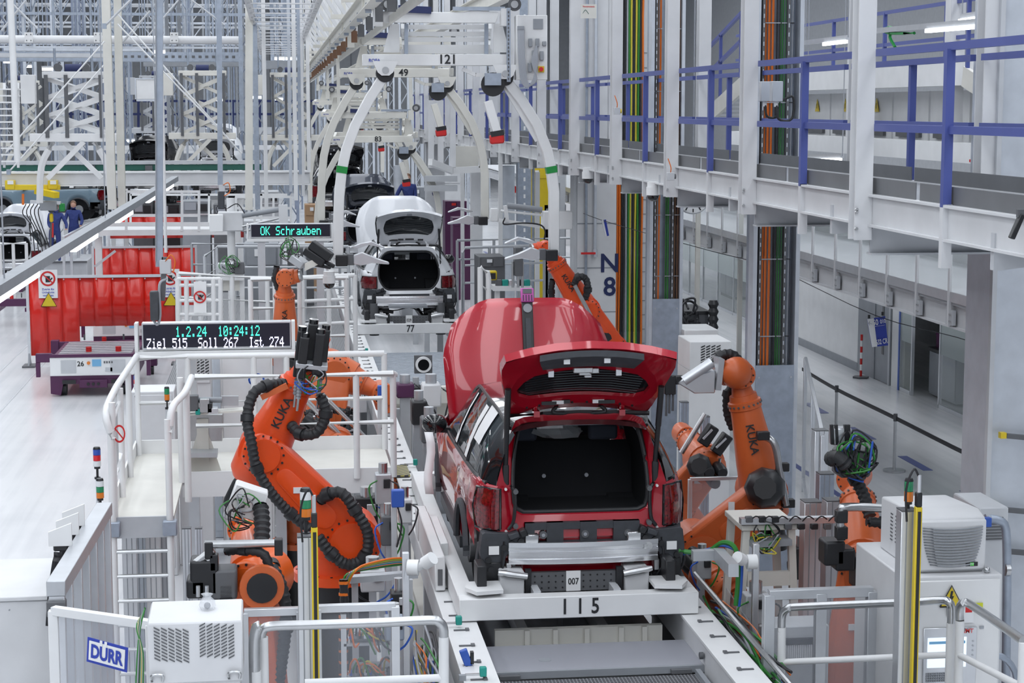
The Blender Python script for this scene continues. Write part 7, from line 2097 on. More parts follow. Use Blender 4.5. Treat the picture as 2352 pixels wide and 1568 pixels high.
# limit switches and boxes riding on the left rail
for i, (px, py) in enumerate(((968, 1195), (1045, 1430), (1100, 1548), (948, 1065), (838, 807))):
 p = pZ(px, py, RZ + .04)
 t = thing('limit_switch', 'teal limit switch on the conveyor rail ' + ('beside the white drive box', 'at the number beam of carrier 115', 'beside the blue light barrier', 'at the striped plate', 'near the ribbed deck')[i], 'switch', (p.x, p.y, RZ), 'teal limit switches on the rail')
 MB().box(p + V(.03, 0, .02), (.05, .05, .07)).build('body', 'teal', t, .006)
 MB().bar(p + V(-.10, 0, .0), p + V(.02, 0, .0), .02, .015).build('lever', 'steel', t)
 MB().box(p + V(-.12, 0, -.02), (.05, .04, .04)).build('bracket', 'mgrey', t)
t = thing('light_barrier', 'blue light barrier sensor tilted on the conveyor rail', 'sensor', pZ(1070, 1510, RZ + .03))
p = pZ(1070, 1510, RZ + .06)
MB().box(p, (.06, .05, .13), Matrix.Rotation(-.35, 3, 'Y')).build('body', 'blue', t, .006)
MB().box(p + V(.045, 0, .0), (.025, .05, .09)).build('lens', 'black', t)
MB().box(p + V(0, 0, -.07), (.05, .05, .03)).build('bracket', 'steel', t)
t = thing('hazard_plate', 'small black and yellow striped plate on the conveyor rail by the platform end', 'plate', pZ(928, 1083, RZ))
p = pZ(922, 1085, RZ); MB().bb(p.x - .15, p.x + .08, p.y - .3, p.y + .3, RZ + .012, RZ + .03).build('plate', 'hazard', t)
t = thing('drive_unit', 'white drive box with side slot on the rail beside the red car', 'drive', pZ(985, 1230, RZ))
MB().bar(V(XL - .08, 15.4, RZ + .16), V(XL - .08, 17.2, RZ + .16), .09, .3).build('housing', 'white', t, .01)
MB().bb(XL - .10, XL - .06, 15.39, 15.4, RZ + .06, RZ + .2).build('slot', 'dgrey', t)
MB().bb(XL - .13, XL - .03, 17.3, 17.6, RZ + .01, RZ + .28).build('switch_box', 'white', t, .008)
MB().bb(XL - .10, XL - .07, 17.29, 17.3, RZ + .06, RZ + .22).build('slot', 'red', t)
# ------------------------------------------------ right side cabinet group
Yk = 12.6
a, b = pY(2050, 1310, Yk), pY(2318, 1330, Yk); zc = pY(2180, 1322, Yk).z
x0, x1 = pY(2072, 1400, Yk).x, pY(2300, 1400, Yk).x
t = thing('electrical_cabinet', 'white electrical cabinet with AMT operator panel and lit screen', 'cabinet', ((x0 + x1) / 2, Yk, 0))
MB().bb(x0, x1, Yk, Yk + 1.1, 0, zc).build('body', 'offwhite', t, .012, seg=2)
dr_ = MB().bb(x0 + .06, x1 - .02, Yk - .02, Yk, .08, zc - .03).build('door', 'white', t, .006)
for zz in (.4, 1.2, zc - .25): MB().bb(x0 + .03, x0 + .06, Yk - .02, Yk + .01, zz, zz + .09).build('hinge', 'alu', t)
for x in (x0 + .08, x1 - .1):
 MB().ball(V(x, Yk + .05, zc + .02), .025, 10, 8).build('lifting_eye', 'steel', t)
px0, px1 = pY(2118, 1460, Yk).x, pY(2240, 1460, Yk).x
pn = MB().bb(px0, px1, Yk - .035, Yk - .02, pY(2180, 1575, Yk).z, pY(2180, 1438, Yk).z).build('operator_panel', 'alu', t, .004)
MB().bb(px0 + .03, px1 - .08, Yk - .04, Yk - .035, pY(2180, 1528, Yk).z, pY(2180, 1460, Yk).z).build('screen', 'screen', pn)
MB().bb(px0 + .04, px1 - .09, Yk - .042, Yk - .04, pY(2180, 1474, Yk).z, pY(2180, 1468, Yk).z).build('screen_bar', 'lcd', pn)
text('lettering', 'AMT', 'red', t, pY(2222, 1449, Yk - .05), (1, 0, 0), (0, 0, 1), .045)
kk = None
for r in range(4):
 for c_ in range(11):
  p = V(px0 + .03 + c_ * .017, Yk - .04, pY(2180, 1542, Yk).z - r * .018)
  if kk is None: kk = (MB().box(p, (.013, .006, .012)).build('key', 'mgrey', pn), p)
  else:
   o = kk[0].copy(); COL.objects.link(o); o.parent = pn; o.location = p - kk[1]
for k in range(5): MB().cyl(V(px1 - .03, Yk - .042, pY(2180, 1470, Yk).z - k * .035), V(px1 - .03, Yk - .035, pY(2180, 1470, Yk).z - k * .035), .007, n=8).build('indicator', 'alu_dull', pn)
c = pY(2185, 1372, Yk - .03)
tri = MB().prism([(-.075, -.06), (.075, -.06), (0, .08)], c, (1, 0, 0), (0, 0, 1), .004).build('warning_triangle', 'yellow', t)
MB().tube([c + V(-.085, -.004, -.066), c + V(.085, -.004, -.066), c + V(0, -.004, .09), c + V(-.085, -.004, -.066)], .006, 4).build('border', 'black', tri)
MB().prism([(-.005, .05), (.012, .05), (.004, .012), (.018, .012), (-.008, -.045), (.0, -.004), (-.014, -.004)], c + V(0, -.004, 0), (1, 0, 0), (0, 0, 1), .003).build('flash_symbol', 'black', tri)
for x, y, w, h, m in ((2215, 1405, .14, .16, 'paper'), (2225, 1395, .05, .07, 'red'), (2248, 1395, .06, .07, 'lime'), (2180, 1405, .03, .07, 'c_grey'), (2255, 1440, .03, .02, 'c_grey')):
 MB().box(pY(x, y, Yk - .03), (w, .004 if m == 'paper' else .008, h)).build('notice', m, t)
# air cooler on top of it
ax0, ax1 = pY(2104, 1250, Yk + .1).x, pY(2262, 1250, Yk + .1).x
t = thing('air_cooler', 'pale grey air cooler with wide curved grille on the electrical cabinet', 'cooler', ((ax0 + ax1) / 2, Yk + .1, zc))
hh = pY(2160, 1190, Yk + .1).z - zc
MB().prism([(0, 0), (.8, 0), (.8, hh), (.12, hh + .04), (0, hh)], V(ax0, Yk + .1, zc), (0, 1, 0), (0, 0, 1), ax1 - ax0).build('housing', 'offwhite', t, .015, seg=2)
fx0, fx1 = pY(2115, 1250, Yk + .1).x, pY(2252, 1250, Yk + .1).x
MB().bb(fx0 - .02, ax1, Yk + .07, Yk + .1, zc + .02, zc + hh - .01).build('front_cover', 'offwhite', t, .02, seg=2)
for k in range(14):
 z = zc + hh - .06 - k * .021; ins = .03 * (k / 13) ** 2 * 2
 bow = [V(fx0 + ins + (fx1 - fx0 - 2 * ins) * j / 6, Yk + .065 - .012 * math.sin(PI * j / 6), z - .015 * math.sin(PI * j / 6)) for j in range(7)]
 MB().tube(bow, .006, 5).build('louvre', 'mgrey', t)
MB().bb(fx1 - .12, fx1 - .03, Yk + .064, Yk + .07, zc + .05, zc + .08).build('display_bezel', 'black', t)
text('digits', '32', 'led_small', t, V(fx1 - .075, Yk + .060, zc + .065), (1, 0, 0), (0, 0, 1), .028)
sr = None
for r in range(8):
 for c_ in range(5):
  p = V(ax0 - .001, Yk + .2 + c_ * .11, zc + hh - .08 - r * .028)
  if sr is None: sr = (MB().box(p, (.004, .05, .010)).build('vent_slot', 'dgrey', t), p)
  else:
   o = sr[0].copy(); COL.objects.link(o); o.parent = t; o.location = p - sr[1]
# neighbour cabinet behind and pipe on the column
p0, p1 = pY(2250, 1180, 14.2), pY(2330, 1180, 14.2)
t = thing('vent_cabinet', 'grey vented unit standing behind the cabinet cooler', 'cabinet', (p0.x + .2, 14.2, 0))
MB().bb(p0.x, p1.x - .05, 14.2, 14.8, 0, pY(2290, 1165, 14.2).z).build('housing', 'lgrey', t, .01)
for k in range(8): MB().bb(p0.x + .05, p0.x + .2, 14.19, 14.2, pY(2290, 1190, 14.2).z - k * .025, pY(2290, 1187, 14.2).z - k * .025).build('vent_slot', 'dgrey', t)
t = thing('pipe_run', 'bent grey pipework with blue clamp on the pale steel column', 'pipe', (pY(2310, 1300, 13.9).x, 13.9, 0))
MB().tube([pY(2262, 1190, 13.8), pY(2295, 1195, 13.8), pY(2310, 1215, 13.8), pY(2313, 1300, 13.8), pY(2312, 1420, 13.8), pY(2310, 1600, 13.8)], .035, 10, 3).build('pipe', 'galv', t)
MB().box(pY(2266, 1198, 13.75), (.06, .06, .07)).build('clamp', 'blue', t)
MB().tube([pY(2252, 1345, 13.6), pY(2275, 1350, 13.6), pY(2285, 1365, 13.6), pY(2288, 1500, 13.6)], .018, 8, 3).build('pipe', 'steel', t)
MB().tube([pY(2240, 1568, 13.4), pY(2240, 1525, 13.4), pY(2250, 1510, 13.4), pY(2300, 1507, 13.4), pY(2330, 1540, 13.4), pY(2335, 1590, 13.4)], .026, 8, 3).build('pipe', 'galv', t)
MB().cyl(pY(2308, 1308, 13.78), pY(2318, 1308, 13.78), .05, n=10).build('coupling', 'steel', t)
# fences and frames right of the line
acrylic_fence((pY(1668, 1400, 15.3).x, 15.3, 0), (pY(1738, 1500, 13.9).x, 13.9, 0), .5, pY(1665, 1350, 15.3).z, 'tilted clear panel beside the conveyor rail and terminal box', 'acrylic', .012)
zf_ = pY(1850, 1362, 13.2).z
acrylic_fence((pY(1765, 1400, 13.2).x, 13.2, 0), (pY(2002, 1400, 13.2).x, 13.2, 0), .3, zf_, 'aluminium framed clear panel before the cable-headed robot', 'alu_dull', .08, n=2)
for i, (px, yt, Y, w, m) in enumerate(((1888, 990, 20.5, .16, 'alu'), (1868, 1155, 15.2, .15, 'alu'), (1900, 1090, 16.6, .14, 'galv'), (1920, 1152, 15.4, .16, 'alu_dull'), (1573, 925, 21, .1, 'galv'), (1622, 958, 20, .09, 'galv'))):
 profile_post(px, yt, None, Y, w, m, ('tall aluminium fence corner post in the office aisle', 'aluminium post with groove beside the cable-headed robot', 'dark galvanised profile behind the cable-headed robot', 'dull aluminium post between measuring stand and cable-headed robot', 'slim galvanised profile behind the tailgate', 'galvanised profile beside the two-motor robot')[i])
acrylic_fence((pY(1890, 990, 20.5).x, 20.5, 0), (pY(1848, 945, 27).x, 27, 0), .2, pY(1890, 1000, 20.5).z, 'aluminium edged low fence along the office aisle', 'alu', .05, n=2)
a = pY(1585, 1100, 18.2); b = pY(1740, 1098, 18.2)
acrylic_fence((a.x, 18.2, 0), (b.x, 18.2, 0), .8, a.z, 'clear guard panel behind the upright robot arm', 'alu', .04)
# measuring table right of the car
Yj = 14.9
t = thing('measuring_stand', 'cream frame stand topped with a wired sensor bar beside the red car', 'stand', (pY(1760, 1350, Yj).x, Yj, 0))
zt = pY(1760, 1215, Yj).z
for px, dx in ((1712, -.12), (1815, .12)):
 x = pY(px, 1300, Yj).x
 MB().bar((x + dx, Yj, 0), (x, Yj, zt), .06, .06, up=(0, 1, 0)).build('leg', 'cream', t)
 MB().bar((x + dx, Yj + .5, 0), (x, Yj + .5, zt), .06, .06, up=(0, 1, 0)).build('leg', 'cream', t)
MB().bb(pY(1700, 1215, Yj).x, pY(1830, 1215, Yj).x, Yj - .05, Yj + .55, zt, zt + .05).build('table_top', 'cream', t, .006)
MB().bar(pY(1715, 1330, Yj), pY(1820, 1326, Yj), .05, .12).build('cross_bar', 'cream', t)
MB().bar(pY(1700, 1196, Yj - .05), pY(1915, 1192, Yj - .05), .08, .05).build('sensor_bar', 'alu', t)
for k in range(7):
 p = pY(1720 + k * 30, 1200, Yj - .08)
 MB().box(p + V(0, 0, -.03 if k > 2 else .03), (.06, .05, .05)).build('sensor', 'black' if k % 3 else 'dgrey', t, .005)
 MB().tube([p, p + V(.05, -.03, .06), p + V(.12, 0, .02)], .006, 5, 4).build('cable', 'c_black', t)
MB().bar(pY(1720, 1245, Yj - .02), pY(1812, 1240, Yj - .02), .2, .05).build('gauge_plate', 'mgrey', t)
cable_sprig(t, pY(1760, 1235, Yj - .1), 12, .14, 55, ('c_black', 'c_grey', 'c_yellow', 'c_green'))
t = thing('terminal_box', 'open control box with rows of terminals behind the framed clear panel', 'box', (pY(1835, 1520, 13.7).x, 13.7, 0))
a, b = pY(1775, 1440, 13.7), pY(1905, 1440, 13.7)
MB().bb(a.x, b.x, 13.7, 14.0, 0, a.z).build('cabinet', 'lgrey', t, .008)
for k in range(18): MB().bb(a.x + .06 + k * .017, a.x + .073 + k * .017, 13.67, 13.7, pY(1835, 1510, 13.7).z, pY(1835, 1478, 13.7).z).build('terminal', 'offwhite', t)
MB().bb(a.x + .05, a.x + .33, 13.66, 13.7, pY(1835, 1476, 13.7).z, pY(1835, 1464, 13.7).z).build('bus_module', 'black', t)
# pale vented units beyond the second cable column
for i, (x0, x1, y0, y1, Y, lab) in enumerate(((1585, 1680, 785, 850, 25.5, 'white vented unit in front of the second cable column'), (1572, 1650, 758, 850, 28.0, 'white round-topped vented unit behind the front one'))):
 vent_cabinet(x0, x1, y0, y1, Y, .8, 'white', lab, (.25, .75, .12, .75), 7, 4)
t = thing('transport_box', 'dark grey transport box with black damper beyond the vented units', 'box', pZ(1600, 785, 0))
p = pY(1575, 735, 30.5); q = pY(1628, 735, 30.5)
MB().bb(p.x, q.x, 30.5, 31.6, 0, p.z + .1).build('body', 'dgrey', t, .01)
MB().bb(p.x - .02, q.x + .02, 30.48, 31.62, p.z + .1, p.z + .15).build('rim', 'black', t)
p = pY(1638, 730, 30.3)
MB().hose([p + V(0, 0, -.35), p, p + V(0, 0, .3)], .08, .06, 10, .2).build('damper', 'black', t)
cable_sprig(t, pY(1585, 720, 30.4), 6, .25, 66, ('c_black',), .02)
# arching cable bundle and small machine units between the robots and the rail
t = thing('cable_bundle', 'arch of green, orange and blue cables between wiring rack and conveyor rail', 'cables', pY(800, 1400, 14.2))
for k in range(11):
 o = k * 1.8
 MB().tube(hp([(790 + o * .5, 1420, 0), (789 + o * .5, 1350, 0), (798 + o, 1318 - o * .4, 0), (850, 1306 - o * .7, .1), (920, 1296 - o * .8, .3), (978, 1290 + o * .6, .6)], 14.2), .010, 5, 4).build('cable', ('c_green', 'c_black', 'c_green', 'c_orange', 'c_blue', 'c_green', 'c_grey', 'c_black', 'c_yellow', 'c_green', 'c_orange')[k], t)
MB().bar(pY(800, 1330, 14.3), pY(955, 1318, 14.5), .09, .05).build('support_bar', 'alu_dull', t)
for px in (815, 940): MB().bar(V(pY(px, 1330, 14.35).x, 14.35, 0), pY(px, 1330, 14.35), .05, .05, up=(0, 1, 0)).build('support_leg', 'alu_dull', t)
for i, (px, py, Y, w, h, m) in enumerate(((842, 1185, 18.2, .22, .40, 'black'), (880, 1120, 18.0, .16, .30, 'alu_dull'), (893, 1215, 15.8, .14, .26, 'dgrey'), (856, 1330, 14.9, .20, .18, 'lgrey'), (930, 1170, 16.2, .12, .22, 'offwhite'), (915, 1385, 13.9, .12, .20, 'black'), (905, 1440, 13.1, .14, .16, 'galv'), (1735, 1395, 14.6, .2, .25, 'lgrey'), (1612, 1300, 15.5, .14, .2, 'alu_dull'), (1840, 1290, 16.3, .18, .3, 'black'))):
 p = pY(px, py, Y)
 t = thing('pneumatic_unit', ('tall black servo unit beside the red-orange robot hub', 'dull metal cylinder unit at the platform corner', 'charcoal valve unit by the blue box post', 'grey distributor box under the cable arch', 'off-white clamp unit beside the drive box', 'black valve unit beside the white camera post', 'galvanised filter unit in the cable tangle', 'grey distributor box beside the tilted clear panel', 'metal clamp unit beside the red car bumper', 'black servo unit behind the measuring stand')[i], 'machine', (p.x, Y, 0))
 MB().box(p, (w, .16, h)).build('housing', m, t, .012, seg=2)
 MB().cyl(p + V(0, 0, h / 2), p + V(0, 0, h / 2 + .10), w * .28, n=12).build('actuator', 'steel', t)
 MB().box(p + V(w * .2, -.09, h * .2), (w * .4, .03, h * .3)).build('valve', 'black' if m != 'black' else 'alu', t, .004)
 for s in (-1, 1):
  MB().tube([p + V(s * w * .4, -.08, h * .3), p + V(s * w * .9, -.12, h * .1), p + V(s * w * .6, -.1, -h * .6), p + V(s * .03, -.05, -h)], .008, 5, 4).build('hose', ('c_green', 'c_blue', 'c_black')[(i + s) % 3], t)
 MB().bar(V(p.x, Y + .03, 0), V(p.x, Y + .03, p.z - h / 2), .06, .06, up=(0, 1, 0)).build('stand', 'alu', t)
# ================================================================== BACKGROUND
def blk(name, label, cat, x0, x1, y0, y1, Y, D, m, floor=False, group=None, parts=()):
 """a boxy thing seen at pixels x0..x1, y0..y1 at depth Y; parts: (name, fx0, fx1, fz0, fz1, proud, material)"""
 a, b = pY(x0, y0, Y), pY(x1, y1, Y); bx = pY(x1, y0, Y).x
 zb = (0 if floor is True else floor) if floor is not False else b.z
 t = thing(name, label, cat, ((a.x + bx) / 2, Y, zb), group)
 MB().bb(a.x, bx, Y, Y + D, zb, a.z).build('body', m, t, .01)
 w, h = bx - a.x, a.z - b.z
 for nm, fx0, fx1, fz0, fz1, pr, mm in parts:
  MB().bb(a.x + w * fx0, a.x + w * fx1, Y - pr, Y + .002, a.z - h * fz1, a.z - h * fz0).build(nm, mm, t)
 return t
DOOR = (('door', .04, .49, .05, .95, .02, 'offwhite'), ('door', .51, .96, .05, .95, .02, 'offwhite'), ('handle', .46, .48, .4, .55, .04, 'dgrey'))
# ---- hall columns and roof steel
def lattice(x, Y, z0, z1, w, m, label, group):
 t = thing('hall_column', label, 'column', (x, Y, z0), group)
 for s in (-1, 1): MB().bar((x + s * w / 2, Y, z0), (x + s * w / 2, Y, z1), w * .28, w * .4).build('chord', m, t)
 n = max(4, int((z1 - z0) / (w * 1.6))); pts = [V(x + (w / 2 if i % 2 else -w / 2), Y, z0 + (z1 - z0) * i / n) for i in range(n + 1)]
 MB().tube(pts, w * .07, 5).build('lacing', m, t)
 return t
rr = random.Random(5)
GL = {'steel_blue': 'dull blue-grey lattice column', 'galv': 'bluish galvanised lattice column', 'galv_light': 'pale lattice column', 'lgrey': 'grey lattice column', 'mgrey': 'dark lattice column'}
for Y, n, xa, xb in ((72, 9, -11, .3), (88, 13, -14, 1.0), (108, 16, -17, 2.0), (128, 18, -20, 4.0)):
 for k in range(n):
  x = xa + (xb - xa) * (k + rr.uniform(.1, .9)) / n
  m = rr.choice(('steel_blue', 'galv', 'steel_blue', 'mgrey', 'galv_light'))
  tall = 14 if Y > 80 else 12
  lattice(x, Y + rr.uniform(-2, 2), 0, tall, rr.uniform(.25, .5), m, GL[m] + ' behind the crane bay', m + ' lattice columns')
for Y, n, xa, xb in ((75, 4, 1.0, 9), (95, 6, 1, 14), (120, 8, 5, 18)):
 for k in range(n):
  x = xa + (xb - xa) * (k + rr.uniform(.2, .8)) / n
  lattice(x, Y, 0, 14, rr.uniform(.25, .45), 'galv_light', 'pale lattice column behind the overhead walkway', 'lattice columns behind the walkway')
for i, (y0, Y, m) in enumerate(((30, 70, 'galv'), (60, 95, 'lgrey'), (100, 100, 'galv_light'), (12, 110, 'lgrey'))):
 a, b = pY(-80, y0, Y), pY(720, y0, Y); b.z = a.z
 t = thing('roof_girder', ('galvanised', 'broad grey', 'pale galvanised', 'highest grey')[i] + ' roof girder crossing the crane bay', 'girder', a)
 MB().bar(a, b, .2, .1).build('bottom_chord', m, t); MB().bar(a + V(0, 0, 1.1), b + V(0, 0, 1.1), .2, .1).build('top_chord', m, t)
 n = 22; MB().tube([a.lerp(b, k / n) + V(0, 0, 1.1 if k % 2 else 0) for k in range(n + 1)], .05, 5).build('lacing', m, t)
# pipe beam with joint plates
Y = 46; a, b = pY(-60, 90, Y), pY(548, 90, Y); b.z = a.z
t = thing('pipe_beam', 'white tubular beam with square joint plates high over the crane bay', 'beam', a)
MB().cyl(a, b, .10, n=14).build('tube', 'offwhite', t)
MB().bar(a - V(0, 0, .18), b - V(0, 0, .18), .12, .05).build('lower_rail', 'galv_light', t)
for px in (66, 225, 400):
 pl = MB().box(pY(px, 86, Y - .15), (.19, .06, .24)).build('joint_plate', 'white', t)
 bo = MB()
 for dx in (-.05, .05):
  for dz in (-.07, .07): bo.cyl(pY(px, 86, Y - .18) + V(dx, 0, dz), pY(px, 86, Y - .18) + V(dx, -.02, dz), .014, n=6)
 bo.build('bolt', 'dgrey', pl)
# brace rods
for i, (x0, y0, x1, y1, Y) in enumerate(((240, 95, 0, 365, 43), (238, 150, 20, 395, 43), (268, 30, 560, 358, 43), (270, 55, 545, 340, 43.5), (300, 0, 240, 60, 43), (345, 25, 270, 110, 45), (410, 0, 330, 95, 60), (60, 0, 0, 75, 50), (20, 0, 90, 70, 50), (440, 0, 520, 60, 60))):
 t = thing('brace_rod', 'thin white diagonal brace rod between the cream columns' if i < 4 else 'thin grey diagonal brace rod high in the steelwork', 'brace', pY(x0, y0, Y), 'brace rods low' if i < 4 else 'brace rods high')
 MB().cyl(pY(x0, y0, Y), pY(x1, y1, Y), .02 if i < 4 else .03, n=6).build('rod', 'white' if i < 4 else 'lgrey', t)
 MB().box(pY(x1, y1, Y), (.09, .09, .12)).build('turnbuckle', 'galv', t)
# cable trays across the crane bay
for i, (x0, x1, y, Y, m, h) in enumerate(((0, 560, 140, 62, 'galv', .30), (10, 330, 116, 58, 'galv_light', .12), (0, 240, 131, 60, 'lgrey', .12), (330, 590, 152, 66, 'mgrey', .3), (600, 690, 158, 70, 'mgrey', .3), (0, 700, 345, 85, 'offwhite', .2), (250, 560, 352, 80, 'white', .12))):
 a, b = pY(x0, y, Y), pY(x1, y, Y); b.z = a.z
 t = thing('cable_tray', ('perforated galvanised', 'narrow pale', 'thin grey', 'dark central', 'dark right-hand', 'long low off-white', 'slim white low')[i] + ' cable tray hung across the crane bay', 'tray', a)
 MB().bar(a, b, .3, .03).build('floor', m, t); MB().bar(a + V(0, -.15, h / 2), b + V(0, -.15, h / 2), .02, h).build('side', m, t)
 for k in range(6):
  q = a.lerp(b, (k + .5) / 6); MB().cyl(q, V(q.x, q.y, 14.5), .02, n=6).build('hanger_rod', 'galv', t)
 if i == 0:
  for k in range(36): MB().box(a.lerp(b, (k + .5) / 36) + V(0, -.165, .15), (.10, .01, .08)).build('hole', 'dgrey', t)
# ---- scissor lift carriers of the neighbouring line
def scissor(px0, px1, yt, yb, Y, m, label, legs=True):
 t = thing('scissor_carrier', label, 'carrier', pY((px0 + px1) / 2, yb, Y))
 a, b = pY(px0, yt, Y), pY(px1, yt, Y); c, d = pY(px0, yb, Y), pY(px1, yb, Y)
 MB().bar(a, b, .3, .16).build('top_beam', m, t, .01); MB().bar(c - V(.3, 0, 0), d + V(.3, 0, 0), .3, .2).build('lower_beam', m, t, .01)
 for yy in (0, 1.4):
  for k in range(3):
   z0 = c.z + .1 + (a.z - c.z - .2) * k / 3; z1 = c.z + .1 + (a.z - c.z - .2) * (k + 1) / 3
   o = V(0, yy, 0)
   MB().bar(V(a.x + .1, Y, z0) + o, V(b.x - .1, Y, z1) + o, .06, .10).build('scissor_arm', m, t)
   MB().bar(V(a.x + .1, Y, z1) + o + V(0, .08, 0), V(b.x - .1, Y, z0) + o + V(0, .08, 0), .06, .10).build('scissor_arm', m, t)
 for f in (.2, .8):
  q = a.lerp(b, f); MB().cyl(q, V(q.x, q.y, 14.5), .03, n=6).build('hanger_rod', 'galv', t)
 for f in (.06, .38, .94):
  q = a.lerp(b, f); MB().bar(V(q.x, Y - .15, c.z), V(q.x, Y - .15, a.z), .09, .06).build('strap', 'dgrey', t)
 MB().cyl(a.lerp(b, .5) + V(-.2, 0, .15), a.lerp(b, .5) + V(.2, 0, .15), .12, n=10).build('drive_motor', 'navy', t)
 for f in (.25, .7): MB().cyl(a.lerp(b, f) + V(0, -.1, .18), a.lerp(b, f) + V(0, .1, .18), .10, n=14).build('wheel', 'dgrey', t)
 MB().box(a + V(-.35, 0, -.35), (.35, .25, .7)).build('control_cabinet', m, t, .01)
 if legs:
  for s, q in ((1, d), (-1, c)):
   MB().tube([q + V(-s * .25, 0, -.1), q + V(s * .05, 0, -.7), q + V(s * .12, 0, -1.6)], .09, 6, 3).build('grip_arm', m, t)
   MB().bar(q + V(-s * 1.0, s * .1, -.1), q + V(-s * .1, s * .1, -1.0), .10, .12).build('grip_brace', m, t)
 return t
scissor(98, 240, 172, 316, 47, 'white', 'white scissor lift carrier over the crane bay near the cream columns')
scissor(410, 520, 168, 312, 60, 'cream', 'cream scissor lift carrier behind the galvanised sensor mast')
scissor(620, 715, 172, 316, 66, 'cream', 'beige scissor lift carrier beside the overhead track')
scissor(20, 90, 190, 330, 70, 'cream', 'small cream scissor lift carrier beside the leaning column')
scissor(320, 400, 178, 300, 78, 'lgrey', 'grey scissor lift carrier beside the pale square panel', False)
# white rack steps at far left
t = thing('storage_rack', 'white stepped rack with many thin shelves beside the leaning column', 'rack', pY(20, 370, 40))
for k in range(12): MB().bar(pY(-30, 205 + k * 15, 40), pY(44 - k * .4, 205 + k * 15, 40), .4, .03).build('shelf', 'white', t)
for px in (-28, 10, 42): MB().bar(pY(px, 385, 40), pY(px, 190, 40), .05, .05).build('upright', 'white', t)
# blue railed mezzanine and hanging panel in the back
t = thing('mezzanine', 'mezzanine with dark blue railing behind the masts', 'mezzanine', pY(380, 300, 98))
MB().bar(pY(130, 300, 98), pY(720, 300, 98), 1.0, .35).build('deck', 'lgrey', t)
for px in (140, 330, 520, 710): MB().bar(V(pY(px, 300, 98).x, 98, 0), pY(px, 302, 98), .25, .25, up=(0, 1, 0)).build('leg', 'lgrey', t)
for yy in (232, 262): MB().bar(pY(130, yy, 98), pY(720, yy, 98), .08, .12).build('rail', 'navy', t)
for k in range(20): MB().bar(pY(132 + k * 31, 296, 98), pY(132 + k * 31, 230, 98), .12, .1).build('rail_post', 'navy', t)
blk('wall_panel', 'pale square panel in a frame between the masts', 'panel', 312, 355, 182, 228, 57, .1, 'white', parts=(('frame', -.06, 1.06, -.06, .0, .03, 'galv_light'), ('frame', -.06, 0, 0, 1.1, .03, 'galv_light'), ('frame', -.06, 1.06, 1.0, 1.1, .03, 'galv_light')))
# ---- cars and stations of the neighbouring line
c1, s_ = make_car(tuple(pZ(30, 640, .4)), 'white hatchback with raised tailgate at the neighbouring line', 'white_paint', 'white_paint', 'hatch', detail=1)
c2, s_ = make_car(tuple(pY(255, 500, 66)), 'grey blue car body hung sideways behind the crane trolley', 'blue_paint', 'blue_paint', 'suv', detail=1, tail_open=False, hood_open=False)
c2.rotation_euler = (0, 0, 1.35)
for i, (px, py, Y, m, lab) in enumerate(((345, 470, 62, 'black_paint', 'black car body with raised bonnet behind the crane platform'), (500, 455, 66, 'white_paint', 'white car body hung above the engine racks'), (505, 395, 88, 'white_paint', 'small white car body below the beige carriers'), (345, 400, 92, 'graphite_paint', 'small dark car body above the green rail'))):
 c3, s_ = make_car(tuple(pY(px, py, Y)), lab, m, m, 'hatch', detail=1)
# supports under hung cars
for px, py, Y, lab in ((205, 512, 65.5, 'white numbered stand 108 under the blue body'), (345, 478, 62.3, 'white stand under the black body'), (500, 462, 66.3, 'pale stand under the hung white body'), (505, 398, 88.3, 'small stand under the white body'), (345, 403, 92.3, 'small stand under the dark body')):
 t = thing('body_stand', lab, 'stand', (pY(px, py, Y).x, Y, 0)); p = pY(px, py, Y)
 MB().bb(p.x - .9, p.x + .9, Y, Y + .15, p.z - .25, p.z + .06).build('beam', 'white', t)
 MB().bb(p.x - .9, p.x + .9, Y + 2.6, Y + 2.75, p.z - .25, p.z + .06).build('beam', 'white', t)
 for s in (-1, 1): MB().bb(p.x + s * .8 - .07, p.x + s * .8 + .07, Y, Y + .15, 0, p.z - .25).build('leg', 'white', t)
 if px == 205: text('number', '108', 'black', t, V(p.x - .45, Y - .01, p.z - .14), (1, 0, 0), (0, 0, 1), .2)
for i, (x0, x1, y0, y1, Y, m) in enumerate(((418, 482, 462, 495, 58, 'mgrey'), (305, 350, 465, 500, 61.2, 'dgrey'), (490, 545, 470, 500, 58, 'dgrey'), (360, 412, 470, 500, 61, 'black'), (600, 640, 440, 470, 62, 'lgrey'), (0, 60, 470, 500, 70, 'mgrey'))):
 blk('engine_rack', ('grey battery module', 'dark engine block', 'charcoal gearbox unit', 'black axle unit', 'pale module crate', 'grey module crate')[i] + ' on the racks of the neighbouring line', 'rack', x0, x1, y0, y1, Y, 1.2, m, True, parts=(('cover', .1, .5, .1, .6, .05, 'c_grey'), ('cover', .55, .9, .2, .7, .06, 'black'), ('bracket', .0, 1.0, .85, .95, .06, 'alu')))
acrylic_fence(pZ(150, 700, 0), pZ(225, 640, 0), .3, 2.0, 'clear panel fence row leading up the trolley aisle', 'alu', .08, n=5)
tube_rail([(0, 560), (60, 558)], 56, (0, .5, 1), 0, .05, 'white', 'white low railing in front of the neighbouring white car', (.5,))
